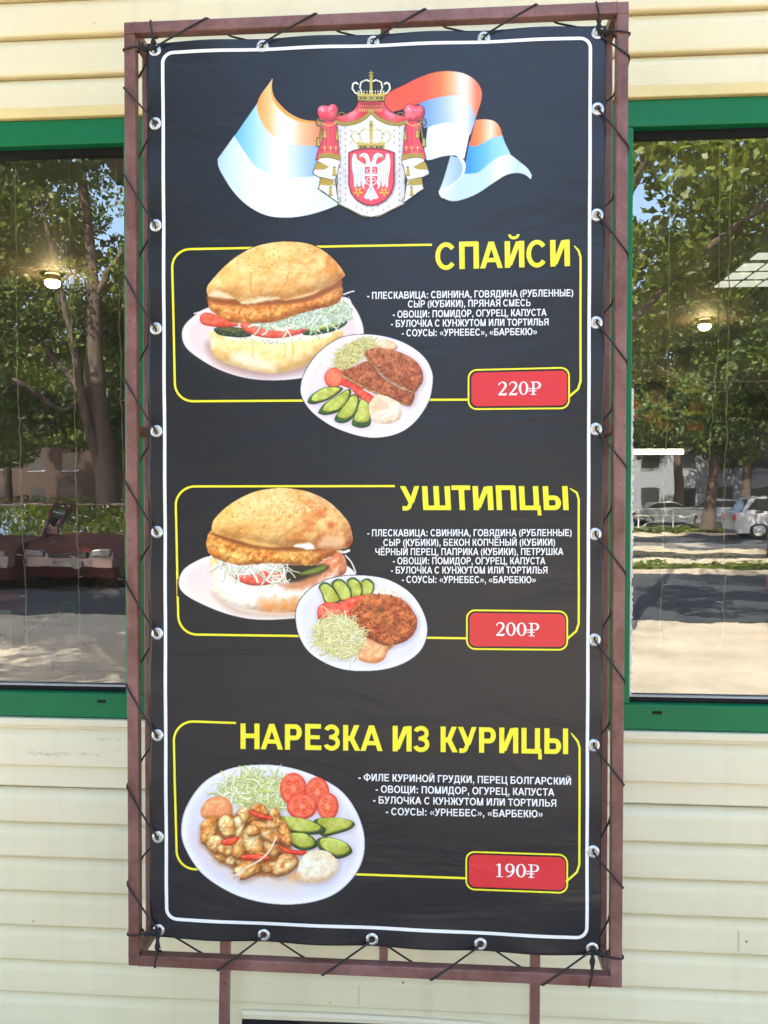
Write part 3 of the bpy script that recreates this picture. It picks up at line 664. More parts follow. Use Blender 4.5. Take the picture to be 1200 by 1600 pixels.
    def shreds(s, pts, n, cols, ln, w, seed, curl=0.6, dark=(120, 115, 60)):
        P = s.spline(pts); rs = np.random.RandomState(seed); x0, y0 = P.min(0); x1, y1 = P.max(0); k = 0
        d0 = lambda x, y: None
        while k < n:
            x, y = rs.uniform(x0, x1), rs.uniform(y0, y1)
            ins = False
            for i in range(len(P)):
                a, b = P[i], P[(i+1) % len(P)]
                if (a[1] <= y) != (b[1] <= y) and x < a[0]+(y-a[1])*(b[0]-a[0])/(b[1]-a[1]): ins = not ins
            if not ins: continue
            an = rs.uniform(0, 2*math.pi); l = ln*rs.uniform(0.5, 1.3); cu = rs.uniform(-curl, curl)
            q = [(x, y)]
            for _ in range(3): q.append((q[-1][0]+math.cos(an)*l/3, q[-1][1]+math.sin(an)*l/3)); an += cu
            ww = w*rs.uniform(0.4, 1.05)
            s.line([(a+ww*0.35, b+ww*0.55) for a, b in q], ww*1.15, dark, 0.38)
            s.line(q, ww, np.clip(np.array(cols[rs.randint(len(cols))], float)*rs.uniform(0.92, 1.1), 0, 255), 0.88); k += 1
    def specks(s, pts, n, c, r, seed, elong=1.8):
        P = s.spline(pts); rs = np.random.RandomState(seed); x0, y0 = P.min(0); x1, y1 = P.max(0)
        for _ in range(n):
            x, y = rs.uniform(x0, x1), rs.uniform(y0, y1); a = rs.uniform(0, 3.14); l = r*elong*rs.uniform(0.3, 1)
            ins = False
            for i in range(len(P)):
                p, q = P[i], P[(i+1) % len(P)]
                if (p[1] <= y) != (q[1] <= y) and x < p[0]+(y-p[1])*(q[0]-p[0])/(q[1]-p[1]): ins = not ins
            if ins: s.line([(x-math.cos(a)*l/2, y-math.sin(a)*l/2), (x+math.cos(a)*l/2, y+math.sin(a)*l/2)], r*rs.uniform(0.6, 1.1), c, 0.85, smooth=False)
    def mesh(s, name, off, gain=0.92, label=None):
        PX, PY = np.meshgrid(s.px, s.py)
        d = FW[None, None]*FPX+RT*(PX-600)[..., None]+UP*(800-PY)[..., None]; t = (BY0-CAM[1])/d[..., 1]
        Q = CAM+d*t[..., None]; Q[..., 1] = BY0+bwave_np(Q[..., 0], Q[..., 2])-off-0.0006
        c = np.clip(s.C, 0, 255)/255; g_ = c.mean(-1, keepdims=True); c = np.clip((g_+(c-g_)*1.16-0.5)*1.05+0.5, 0, 1); lin = np.where(c <= 0.04045, c/12.92, ((c+0.055)/1.055)**2.4)*gain
        lin = lin*s.A[..., None]+np.array(INK)*(1-s.A[..., None])
        on = s.A > 0.02; q = on[:-1, :-1] | on[1:, :-1] | on[:-1, 1:] | on[1:, 1:]
        id_ = np.arange(s.H*s.W).reshape(s.H, s.W)
        F = np.stack([id_[:-1, :-1][q], id_[1:, :-1][q], id_[1:, 1:][q], id_[:-1, 1:][q]], 1)
        used = np.unique(F); remap = np.zeros(s.H*s.W, int); remap[used] = np.arange(len(used)); F = remap[F]
        V = Q.reshape(-1, 3)[used]; Cc = lin.reshape(-1, 3)[used]
        me = bpy.data.meshes.new(name); me.vertices.add(len(V)); me.loops.add(F.size); me.polygons.add(len(F))
        me.vertices.foreach_set('co', V.astype(np.float32).ravel()); me.loops.foreach_set('vertex_index', F.astype(np.int32).ravel())
        me.polygons.foreach_set('loop_start', np.arange(0, F.size, 4, dtype=np.int32)); me.update(calc_edges=True)
        me.polygons.foreach_set('use_smooth', np.ones(len(F), bool))
        at_ = me.color_attributes.new('print', 'FLOAT_COLOR', 'POINT')
        at_.data.foreach_set('color', np.concatenate([Cc, np.ones((len(Cc), 1))], 1).astype(np.float32).ravel())
        o = link_mesh(name, me, M_PRINT, banner)
        if label: o['label'] = label
        return o
def ell(cx, cy, rx, ry, rot=0.0, n=12): return [(cx+rx*math.cos(a)*math.cos(rot)-ry*math.sin(a)*math.sin(rot), cy+rx*math.cos(a)*math.sin(rot)+ry*math.sin(a)*math.cos(rot)) for a in [2*math.pi*k/n for k in range(n)]]
def scale_pts(pts, k, dx=0, dy=0):
    P = np.array(pts, float); c = P.mean(0); return [tuple(q) for q in (P-c)*k+c+np.array((dx, dy))]
def ramp(stops, axis=0, ang=None):
    xs2 = [q[0] for q in stops]; cs = np.array([q[1] for q in stops], float)
    def f(X, Y):
        v = X if axis == 0 else Y
        if ang is not None: v = X*math.cos(ang)+Y*math.sin(ang)
        return np.stack([np.interp(v, xs2, cs[:, k]) for k in range(3)], -1)
    return f
def plate(A, pts, c1, c2, ang=0.4):
    P = np.array(pts, float); x0, y0 = P.min(0); x1, y1 = P.max(0); w = (x1-x0)
    A.fill(pts, ramp([(x0, c1), ((x0+x1)/2, c2), (x1, c1)]))
    A.fill(scale_pts(pts, 0.985), lambda X, Y: np.array((246, 245, 250))*np.ones(X.shape+(1,)), alpha=0.9)
    A.fill(scale_pts(pts, 0.93, 0, 2), ramp([(x0, c1), ((x0+x1)/2, c2), (x1, c1)]), soft=14, alpha=0.95)
def shadow(A, pts, k=0.35, dy=10, c=(120, 80, 75)): A.fill([(x+3, y+dy) for x, y in pts], c, soft=16, alpha=k, inside=True)
CUC_D, CUC_L = (38, 66, 34), (172, 184, 92)
def cuke(A, pts, dx, dy, seed, k=0.80):
    shadow(A, pts, 0.3, 6)
    A.blob(pts, CUC_D, (58, 92, 44), R_=14, bump=0.4, bs=12, spec=0.12, seed=seed)
    A.blob(scale_pts(pts, k, dx, dy), (196, 208, 112), (158, 164, 62), R_=9, bump=0.15, bs=16, spec=0.06, seed=seed+1, nscale=40)
    A.fill(scale_pts(pts, k*0.55, dx, dy), (206, 206, 130), soft=12, alpha=0.55)
def tomato(A, cx, cy, rx, ry, seed, rot=0.0, seeds=True):
    e = ell(cx, cy, rx, ry, rot); shadow(A, e, 0.25, 6)
    A.blob(e, (218, 66, 50), (232, 92, 70), R_=9, bump=0.15, bs=14, spec=0.14, seed=seed)
    A.blob(ell(cx, cy, rx*0.86, ry*0.86, rot), (242, 134, 108), (234, 108, 82), R_=8, bump=0.2, bs=20, spec=0.06, seed=seed+1)
    if seeds:
        for k in range(5):
            a = rot+k*2*math.pi/5+seed; q = (cx+math.cos(a)*rx*0.45, cy+math.sin(a)*ry*0.45)
            A.fill(ell(q[0], q[1], rx*0.20, ry*0.17, a), (214, 74, 44), soft=5, alpha=0.8)
            A.line([(q[0]-3, q[1]), (q[0]+4, q[1]+2)], 5, (244, 196, 120), 0.8, smooth=False)
        A.fill(ell(cx, cy, rx*0.14, ry*0.14), (250, 190, 165), soft=8, alpha=0.7)

# ---- burger, upper panel
def burger_upper():
    A = Art(260, 360, 3.75, 283, 376, 572, 597, seed=1)
    P = [(92,620),(105,560),(165,500),(240,455),(400,420),(700,400),(1030,390),(1095,440),(1140,520),(1158,600),(1140,680),(1060,760),(940,825),(800,865),(620,880),(450,862),(300,812),(180,742),(115,685)]
    plate(A, P, (232, 210, 210), (236, 226, 238))
    A.fill([(60,640),(250,560),(300,740),(500,815),(400,850),(180,760)], (244, 226, 218), soft=60, alpha=0.5)
    shadow(A, [(255,640),(600,700),(1020,640),(1000,720),(830,815),(600,858),(430,830),(280,760)], 0.6, 10, (150, 110, 95))
    bun = [(258,590),(262,640),(265,700),(290,745),(380,790),(480,815),(600,838),(700,830),(820,790),(930,730),(1015,660),(1030,590),(900,600),(700,630),(500,630),(350,620)]
    A.blob(bun, ramp([(258, (238, 196, 122)), (500, (248, 218, 150)), (800, (246, 214, 148)), (1030, (232, 190, 120))]), (252, 228, 176), R_=80, bump=0.12, bs=60, spec=0.03, seed=2, amb=0.70)
    A.fill([(400,720),(480,715),(600,770),(640,820),(560,818),(450,790),(390,760)], (250, 238, 214), soft=14, alpha=0.85, ragged=10)
    A.fill([(265,640),(300,640),(285,690),(266,690)], (255, 240, 205), soft=10, alpha=0.8)
    for x in (500, 690, 735, 860): A.line([(x, 640), (x+10, 690), (x+4, 745)], 6, (214, 168, 96), 0.55)
    A.fill([(340,615),(500,618),(700,632),(860,608),(960,600),(950,625),(760,652),(640,668),(520,650),(380,640)], (240, 236, 220), ragged=8, rscale=16, soft=3)
    A.specks([(380,615),(640,650),(860,615),(700,665),(520,655)], 90, (110, 110, 90), 4, 4)
    A.blob([(283,575),(340,566),(450,575),(500,615),(440,628),(330,618),(290,600)], (36, 48, 32), (62, 70, 40), R_=12, bump=0.5, bs=14, spec=0.2, seed=3)
    A.fill([(330,578),(440,580),(470,592),(380,594)], (120, 116, 66), soft=5, alpha=0.8)
    A.blob([(198,505),(230,482),(290,495),(400,540),(420,560),(330,570),(215,552)], (222, 92, 70), (236, 120, 96), R_=26, bump=0.2, bs=24, spec=0.12, seed=4)
    A.blob([(800,600),(830,575),(960,540),(1052,528),(1050,556),(980,592),(880,613),(812,615)], (30, 58, 34), (48, 80, 42), R_=12, bump=0.4, bs=12, spec=0.25, seed=5)
    A.blob([(825,575),(900,545),(1000,512),(1046,530),(960,572),(850,588)], (196, 204, 104), (168, 178, 78), R_=10, bump=0.25, bs=18, seed=6)
    A.blob([(435,550),(500,540),(820,566),(803,600),(700,628),(600,632),(510,614),(455,585)], (228, 96, 76), (238, 126, 104), R_=22, bump=0.12, bs=30, spec=0.12, seed=7)
    cab = [(500,545),(640,520),(780,480),(900,465),(985,430),(1030,400),(1072,440),(1092,478),(1050,535),(950,550),(850,575),(700,582),(600,590),(540,570)]
    A.fill(cab, (176, 190, 168), ragged=14, rscale=18, soft=2)
    A.shreds(cab, 150, [(228,238,228),(210,226,206),(240,244,232),(196,212,170)], 62, 9, 3, dark=(120, 130, 100))
    A.line([(1040, 378), (1070, 366), (1100, 358)], 9, (232, 222, 226)); A.line([(165, 488), (200, 478), (240, 462)], 8, (238, 228, 230))
    A.line([(620,560),(660,580),(740,570)], 15, (226, 222, 206)); A.line([(880,560),(895,590)], 8, (226, 236, 220))
    pat = [(245,400),(262,384),(400,420),(620,412),(830,388),(950,338),(1010,304),(1034,340),(1026,400),(980,440),(880,465),(760,498),(690,522),(600,542),(450,545),(380,535),(290,490),(250,450)]
    A.blob(pat, (206, 128, 62), (232, 168, 100), R_=48, bump=0.42, bs=40, spec=0.10, seed=8, amb=0.55, ragged=5)
    A.specks(pat, 70, (240, 196, 140), 6, 6); A.fill([(245,390),(400,425),(620,418),(860,388),(1000,318),(990,345),(840,412),(640,440),(420,450)], (140, 80, 42), soft=16, alpha=0.5)
    A.fill([(250,380),(420,395),(640,398),(840,370),(1010,290),(1020,330),(840,412),(640,436),(430,440),(260,420)], (150, 90, 48), soft=6)
    top = [(238,340),(270,290),(340,215),(420,150),(520,98),(620,74),(720,68),(830,80),(920,120),(990,180),(1040,245),(1044,272),(980,320),(900,356),(830,385),(700,412),(650,404),(600,412),(500,430),(450,430),(400,405),(310,392),(250,386)]
    A.blob(top, ramp([(240, (234, 178, 106)), (550, (240, 186, 114)), (800, (236, 176, 104)), (1040, (216, 146, 80))]), (250, 210, 148), R_=130, bump=0.22, bs=30, spec=0.03, seed=10, amb=0.66, nscale=60)
    A.specks([(430,160),(560,95),(760,85),(900,140),(800,190),(640,230),(500,240),(400,240)], 260, (246, 208, 148), 8, 7); A.specks([(330,230),(520,110),(760,90),(960,200),(700,260)], 110, (196, 128, 66), 5, 8)
    A.fill([(250,384),(300,352),(400,400),(330,398)], (248, 226, 196), soft=6, alpha=0.85, ragged=6); A.fill([(440,424),(560,392),(660,398),(600,414),(500,432)], (248, 224, 190), soft=6, alpha=0.9, ragged=8)
    A.fill([(700,408),(830,372),(900,350),(830,388)], (246, 218, 180), soft=5, alpha=0.8, ragged=5)
    for q in ([(500,250),(495,330),(510,390)], [(720,250),(690,330),(640,380)], [(850,230),(820,300),(810,360)]): A.line(q, 10, (204, 136, 66), 0.45)
    A.fill([(840,210),(900,190),(920,220),(860,235)], (250, 210, 150), soft=10, alpha=0.8); A.fill([(790,290),(850,280),(870,310),(800,318)], (248, 208, 146), soft=10, alpha=0.7)
    A.mesh('burger_picture', 0.0009, label='printed burger with a sesame bun and cucumber slices on a white plate')
def burger_lower():
    A = Art(260, 740, 3.75, 277, 762, 560, 972, seed=2)
    P = [(72,640),(95,570),(160,520),(270,480),(500,470),(900,470),(1060,540),(1118,600),(1130,660),(1100,720),(1000,790),(850,835),(650,855),(500,852),(350,820),(200,760),(100,700)]
    plate(A, P, (240, 222, 220), (244, 234, 230))
    A.fill([(110,660),(280,720),(500,800),(420,830),(180,730)], (250, 238, 220), soft=40, alpha=0.6)
    shadow(A, [(270,690),(430,790),(700,820),(900,760),(860,820),(600,835),(380,800)], 0.5, 6, (170, 130, 100))
    A.blob([(880,540),(960,490),(1010,458),(1050,500),(1050,580),(960,640),(860,760),(760,800),(680,800),(640,680),(760,640)], (214, 132, 92), (234, 180, 146), R_=46, bump=0.3, bs=40, spec=0.05, seed=22, amb=0.6)
    bun = [(262,470),(262,600),(275,690),(330,740),(430,785),(550,805),(700,815),(790,795),(820,720),(760,670),(640,660),(560,690),(420,640),(340,560)]
    A.blob(bun, ramp([(262, (246, 222, 150)), (420, (250, 242, 226)), (560, (246, 220, 180)), (800, (228, 166, 110))]), (252, 246, 234), R_=60, bump=0.3, bs=36, spec=0.06, seed=21, amb=0.7)
    A.fill([(275,560),(330,545),(420,640),(540,690),(560,740),(430,770),(300,700)], (248, 243, 232), soft=10, alpha=0.8, ragged=14, rscale=30)
    A.fill([(560,650),(640,655),(760,680),(880,640),(960,590),(1010,560),(960,640),(840,720),(700,720),(600,700)], (250, 242, 232), soft=8, alpha=0.85, ragged=14, rscale=26)
    A.fill([(560,730),(660,745),(780,735),(780,800),(640,812),(550,800)], (224, 150, 88), soft=18, alpha=0.7)
    A.fill([(680,540),(940,535),(905,590),(760,640),(690,625)], (52, 42, 30), soft=8, ragged=6); A.fill([(795,578),(920,540),(934,553),(880,580),(795,592)], (122, 138, 58), soft=4); A.line([(720, 565), (780, 580)], 6, (206, 204, 190))
    A.fill([(650,640),(760,640),(860,600),(900,600),(830,660),(720,680)], (196, 140, 100), soft=10, alpha=0.8, ragged=8)
    A.blob([(365,585),(460,596),(600,568),(695,590),(690,620),(600,650),(500,655),(430,632)], (214, 92, 74), (230, 120, 100), R_=24, bump=0.2, bs=24, spec=0.1, seed=23)
    cab = [(315,520),(450,525),(600,525),(690,540),(700,600),(660,640),(600,600),(520,590),(430,600),(340,590)]
    A.shreds(cab, 70, [(236,240,226),(222,232,206),(246,246,238)], 78, 10, 5, dark=(130, 110, 80))
    A.line([(640,545),(610,590),(590,620),(620,638),(680,610),(690,560)], 11, (240, 240, 226)); A.line([(690, 570), (700, 620), (715, 640)], 8, (240, 240, 226)); A.line([(490,560),(520,600),(535,635)], 12, (238, 240, 226)); A.line([(400,560),(420,600),(425,660)], 10, (236, 238, 224))
    A.line([(1005,450),(1040,460),(1070,450)], 16, (240, 236, 222)); A.line([(1050,480),(1085,520),(1110,580)], 9, (236, 226, 222))
    pat = [(233,420),(240,370),(262,336),(300,345),(400,372),(560,420),(730,437),(900,430),(1012,428),(1000,460),(930,502),(860,536),(740,532),(600,526),(440,536),(330,512),(262,482)]
    A.blob(pat, (212, 134, 60), (242, 190, 112), R_=44, bump=0.5, bs=46, spec=0.12, seed=24, amb=0.55, ragged=5)
    A.fill([(300,350),(520,400),(740,428),(1000,424),(960,450),(740,458),(500,440)], (140, 78, 38), soft=16, alpha=0.45); A.fill([(860,440),(1010,432),(990,470),(900,500)], (140, 66, 40), soft=20, alpha=0.5)
    A.specks(pat, 40, (246, 214, 150), 6, 6)
    A.fill([(280,345),(500,400),(740,415),(1000,415),(1010,440),(740,452),(480,430),(290,370)], (140, 84, 44), soft=6)
    top = [(266,312),(280,268),(340,205),(420,150),(520,105),(630,86),(720,86),(830,106),(930,150),(1010,215),(1070,290),(1090,360),(1090,405),(1050,440),(960,436),(850,440),(740,428),(620,434),(500,414),(400,388),(330,368),(272,342)]
    A.blob(top, ramp([(266, (244, 196, 112)), (480, (240, 184, 110)), (740, (228, 160, 96)), (960, (206, 122, 74)), (1090, (186, 92, 64))]), (248, 206, 142), R_=130, bump=0.25, bs=30, spec=0.03, seed=25, amb=0.62, nscale=60)
    A.specks([(420,170),(560,105),(760,100),(920,160),(800,230),(600,260),(420,260)], 280, (250, 222, 170), 8, 9); A.specks([(330,240),(520,120),(800,110),(980,230),(700,290)], 90, (190, 116, 60), 5, 10)
    A.fill([(830,110),(960,150),(1030,215),(990,200),(900,150)], (250, 226, 190), soft=14, alpha=0.7, ragged=8, rscale=14, inside=True)
    A.fill([(890,400),(940,365),(1020,372),(1045,410),(980,436),(900,430)], (236, 196, 156), soft=10, alpha=0.85, ragged=6); A.fill([(745,425),(790,408),(840,405),(870,440),(830,446)], (252, 246, 236), soft=4, ragged=8)
    A.fill([(450,380),(560,405),(640,420),(560,424),(470,404)], (248, 206, 130), soft=8, alpha=0.8)
    A.mesh('burger_picture', 0.0009, label='printed burger with shredded cabbage spilling from a browner bun')
def plate_cutlets():
    A = Art(450, 500, 4.8, 468, 521, 679, 686, seed=3)
    P = [(95,520),(120,410),(200,280),(300,190),(400,135),(520,112),(660,115),(800,145),(930,205),(1030,290),(1080,390),(1085,470),(1060,600),(990,720),(900,810),(800,860),(680,882),(560,875),(420,835),(300,780),(180,690),(115,600)]
    plate(A, P, (232, 222, 240), (244, 236, 242))
    cab = [(345,330),(390,220),(500,160),(600,140),(660,170),(660,210),(560,260),(500,330),(410,375)]
    shadow(A, cab, 0.35, 8); A.fill(cab, (166, 158, 96), ragged=16, rscale=20, soft=4); A.shreds(cab, 260, [(226,222,166),(240,236,192),(206,200,130),(232,222,170)], 58, 7, 31, dark=(112, 104, 50))
    A.blob([(660,190),(700,150),(770,155),(815,185),(812,225),(720,240)], (240, 190, 156), (248, 208, 178), R_=30, bump=0.1, bs=30, spec=0.1, seed=32)
    tomato(A, 345, 435, 72, 76, 33, seeds=False); A.fill(ell(345, 425, 44, 44), (246, 150, 110), soft=16, alpha=0.6)
    A.blob([(390,480),(440,440),(540,490),(560,530),(470,515)], (206, 62, 50), (226, 92, 74), R_=16, bump=0.2, bs=20, spec=0.1, seed=34)
    A.blob([(470,510),(540,515),(640,570),(640,600),(600,628),(540,590)], (212, 66, 54), (234, 108, 84), R_=22, bump=0.2, bs=20, spec=0.14, seed=35)
    cuke(A, [(148,605),(180,560),(260,512),(340,500),(412,512),(380,552),(300,602),(200,632),(156,626)], 8, -8, 41); cuke(A, [(228,690),(270,630),(350,580),(460,516),(472,562),(440,632),(372,692),(284,714),(236,704)], 10, -10, 42)
    cuke(A, [(348,745),(380,690),(430,630),(480,560),(530,572),(532,640),(500,720),(442,768),(380,772)], 6, -14, 43); cuke(A, [(478,775),(510,690),(542,600),(602,622),(618,682),(626,740),(612,792),(560,810),(508,802)], 2, -22, 44)
    lo = [(400,392),(500,350),(580,310),(622,322),(700,420),(850,520),(946,546),(936,612),(900,632),(800,596),(640,530),(500,462)]; hi = [(578,242),(640,215),(760,222),(870,256),(960,312),(1006,382),(1012,452),(986,492),(950,534),(880,512),(760,440),(690,382),(620,302)]
    for q, sd_ in ((lo, 51), (hi, 52)):
        shadow(A, q, 0.45, 14, (90, 60, 50)); A.blob([(x-4, y+16) for x, y in q], (150, 108, 66), (196, 160, 110), R_=12, bump=0.9, bs=9, seed=sd_, ragged=4)
        A.blob(q, (142, 74, 48), (186, 116, 80), R_=20, bump=0.42, bs=18, spec=0.05, seed=sd_+3, nscale=34, amb=0.55, ragged=3)
        A.specks(q, 130, (198, 142, 100), 6, sd_+6); A.specks(q, 80, (84, 38, 24), 7, sd_+8)
    A.blob([(608,640),(640,585),(700,562),(800,600),(850,640),(850,720),(800,770),(720,780),(640,768),(612,700)], (246, 222, 200), (252, 240, 224), R_=45, bump=0.26, bs=50, spec=0.03, seed=61, ragged=5, amb=0.78)
    A.fill([(620,620),(680,585),(740,620),(700,680),(640,690)], (228, 150, 104), soft=24, alpha=0.45, ragged=8)
    A.mesh('plate_picture', 0.0012, label='printed plate with two browned cutlets and a fan of cucumber')
def plate_round_cutlet():
    A = Art(440, 880, 4.6154, 460, 897, 670, 1050, seed=4)
    P = [(102,400),(120,290),(200,190),(320,120),(450,92),(600,88),(760,115),(900,190),(990,290),(1045,420),(1045,530),(1000,630),(900,710),(760,760),(600,776),(450,765),(320,720),(200,640),(130,530)]
    plate(A, P, (226, 224, 240), (238, 236, 246))
    A.blob([(655,215),(700,180),(800,200),(862,240),(830,280),(700,260)], (250, 222, 196), (252, 236, 220), R_=26, bump=0.5, bs=24, seed=62)
    for i, q in enumerate(([(575,130),(620,108),(665,140),(668,190),(640,232),(582,238),(580,170)], [(470,130),(510,100),(560,125),(586,190),(570,242),(505,252),(498,180)], [(360,145),(400,112),(450,125),(500,190),(502,264),(430,272),(390,200)], [(268,170),(300,135),(350,150),(392,200),(428,276),(322,290),(290,220)])): cuke(A, q, -1+i, 4, 71+i, 0.84)
    t = [(258,370),(270,310),(330,280),(420,285),(470,255),(560,235),(640,235),(600,320),(500,410),(400,390),(282,412)]; shadow(A, t, 0.3, 8)
    A.blob(t, (212, 70, 54), (234, 110, 88), R_=28, bump=0.25, bs=30, spec=0.16, seed=81); A.fill([(330,330),(400,320),(400,380),(330,380)], (246, 160, 140), soft=20, alpha=0.7)
    A.line([(420,288),(400,320),(395,360)], 5, (180, 50, 40), 0.6)
    sa = [(552,672),(588,540),(650,540),(720,570),(812,586),(770,630),(740,690),(680,720),(600,712)]; shadow(A, sa, 0.2, 8); A.blob(sa, (236, 158, 108), (246, 190, 148), R_=40, bump=0.12, bs=40, spec=0.12, seed=82, amb=0.7)
    pat = [(498,380),(510,330),(560,275),(612,228),(700,222),(800,234),(890,274),(950,348),(976,400),(966,480),(900,552),(800,586),(740,586),(650,546),(590,512),(555,452)]
    shadow(A, pat, 0.4, 12, (90, 60, 50)); A.blob([(x, y+6) for x, y in pat], (190, 140, 80), (150, 96, 52), R_=10, bump=0.6, bs=10, seed=83, ragged=6)
    A.blob(pat, (150, 70, 42), (196, 116, 68), R_=26, bump=0.5, bs=26, spec=0.06, seed=84, nscale=46, amb=0.48, ragged=5)
    A.specks(pat, 170, (206, 140, 84), 7, 85); A.specks(pat, 120, (82, 34, 20), 9, 86); A.fill([(640,340),(700,350),(800,440),(830,500),(760,470)], (170, 120, 66), soft=20, alpha=0.5, ragged=14); A.fill(ell(715, 335, 18, 15), (60, 52, 36), soft=8, alpha=0.8)
    cab = [(228,500),(250,430),(320,390),(400,365),(480,400),(540,450),(588,540),(575,620),(500,668),(420,680),(330,640),(262,590)]
    shadow(A, cab, 0.35, 8, (120, 115, 90)); A.fill(cab, (196, 192, 132), ragged=22, rscale=24, soft=5); A.shreds(cab, 330, [(240,238,192),(250,250,220),(226,222,158),(236,230,176)], 78, 8, 87, dark=(120, 116, 62))
    A.mesh('plate_picture', 0.0012, label='printed plate with a round cutlet beside shredded cabbage')
def plate_chicken():
    A = Art(260, 1170, 3.5294, 281, 1193, 572, 1416, seed=5)
    P = [(82,450),(110,320),(200,190),(330,115),(480,88),(640,95),(800,140),(950,220),(1040,330),(1090,470),(1085,600),(1030,710),(930,800),(800,845),(650,857),(500,840),(350,790),(200,690),(110,560)]
    plate(A, P, (224, 222, 238), (232, 230, 242))
    A.fill([(180,480),(400,620),(700,740),(600,760),(300,650)], (230, 196, 160), soft=50, alpha=0.6)
    cab = [(270,258),(300,205),(375,165),(470,150),(580,152),(645,170),(668,250),(650,330),(560,330),(440,310),(350,290)]
    shadow(A, cab, 0.3, 8); A.fill(cab, (188, 190, 128), ragged=20, rscale=24, soft=5); A.shreds(cab, 300, [(236,240,202),(248,250,228),(218,224,160),(200,212,130)], 86, 8, 91, dark=(110, 116, 60))
    tomato(A, 700, 220, 74, 88, 92); tomato(A, 832, 238, 66, 82, 94); tomato(A, 890, 318, 60, 76, 96); tomato(A, 748, 318, 84, 72, 98)
    cuke(A, [(812,398),(900,380),(1000,390),(1040,415),(1010,447),(920,475),(858,482)], 2, -7, 101, 0.84); cuke(A, [(620,378),(700,378),(800,398),(878,440),(850,470),(740,472),(640,442)], -8, -8, 103, 0.84)
    cuke(A, [(830,500),(900,488),(990,518),(1026,565),(990,596),(930,604),(842,552)], 2, -7, 105, 0.82); cuke(A, [(660,470),(760,464),(820,500),(828,542),(760,562),(690,532)], -2, -6, 107, 0.82)
    sa = [(192,370),(205,300),(260,264),(330,270),(366,320),(352,384),(272,402)]; A.blob(sa, (232, 146, 96), (244, 178, 134), R_=40, bump=0.12, bs=40, spec=0.12, seed=111, amb=0.68)
    A.fill([(215,420),(330,370),(480,350),(640,400),(680,520),(700,640),(600,700),(470,690),(330,640),(240,560)], (176, 104, 50), soft=10, ragged=14, alpha=0.9)
    rnd = random.Random(8)
    ch = [(300,600,34,22,.2),(360,612,30,24,-.3),(420,630,32,22,.3),(560,645,60,30,.1),(470,380,60,26,-.4),(430,370,34,44,.2),(520,340,44,30,.5),(600,370,26,40,-.3),(235,450,42,76,.25),(395,440,34,62,-.1),(280,525,52,44,.3),(330,555,46,30,.1),(405,540,38,62,.3),(335,430,40,56,-.2),(590,545,52,54,-.5),(560,460,96,42,.42),(650,465,28,72,-.38),(480,512,46,80,-.32),(655,640,76,48,-.62),(450,668,72,42,-.35),(520,600,36,30,.2),(590,410,36,28,.3),(480,450,36,28,0)]
    for i, (x, y, rx, ry, ro) in enumerate(ch):
        q = [(a+rnd.uniform(-6, 6), b_+rnd.uniform(-6, 6)) for a, b_ in ell(x, y, rx*1.12, ry*1.12, ro, 9)]
        shadow(A, q, 0.55, 9, (96, 52, 24))
        A.blob(q, [(234, 184, 114), (222, 160, 86), (244, 210, 156), (208, 138, 68)][i % 4], [(200, 122, 56), (248, 220, 168)][i % 2], R_=min(rx, ry)*0.8, bump=0.26, bs=30, spec=0.2, seed=120+i, amb=0.42, nscale=40, ragged=4)
    for q in ([(450,335),(500,350),(580,375),(585,395),(520,385),(465,360)], [(300,510),(350,490),(400,485),(380,520),(330,535)], [(415,590),(480,580),(560,590),(560,612),(480,615),(425,612)], [(620,535),(680,555),(770,565),(760,588),(690,582),(640,565)]):
        shadow(A, q, 0.4, 7, (90, 40, 20)); A.blob(q, (208, 56, 40), (226, 92, 60), R_=14, bump=0.2, bs=20, spec=0.25, seed=151)
    cr = [(724,660),(760,585),(830,562),(900,572),(950,630),(930,692),(860,735),(760,738),(716,712)]; shadow(A, cr, 0.35, 8); A.blob(cr, (246, 222, 190), (252, 242, 224), R_=50, bump=0.26, bs=54, spec=0.03, seed=152, ragged=6, amb=0.78); A.fill([(680,690),(740,690),(720,730),(670,720)], (226, 164, 100), soft=14, alpha=0.7)
    A.line([(605,488),(570,560),(520,610),(450,650),(390,690),(330,716)], 9, (240, 226, 212)); A.line([(390,690),(385,750)], 6, (240, 226, 212)); A.line([(400,680),(400,720)], 5, (240, 226, 212)); A.line([(240,200),(300,250)], 8, (232, 232, 222))
    A.mesh('plate_picture', 0.0009, label='printed plate of chicken pieces with tomato slices and cucumber')
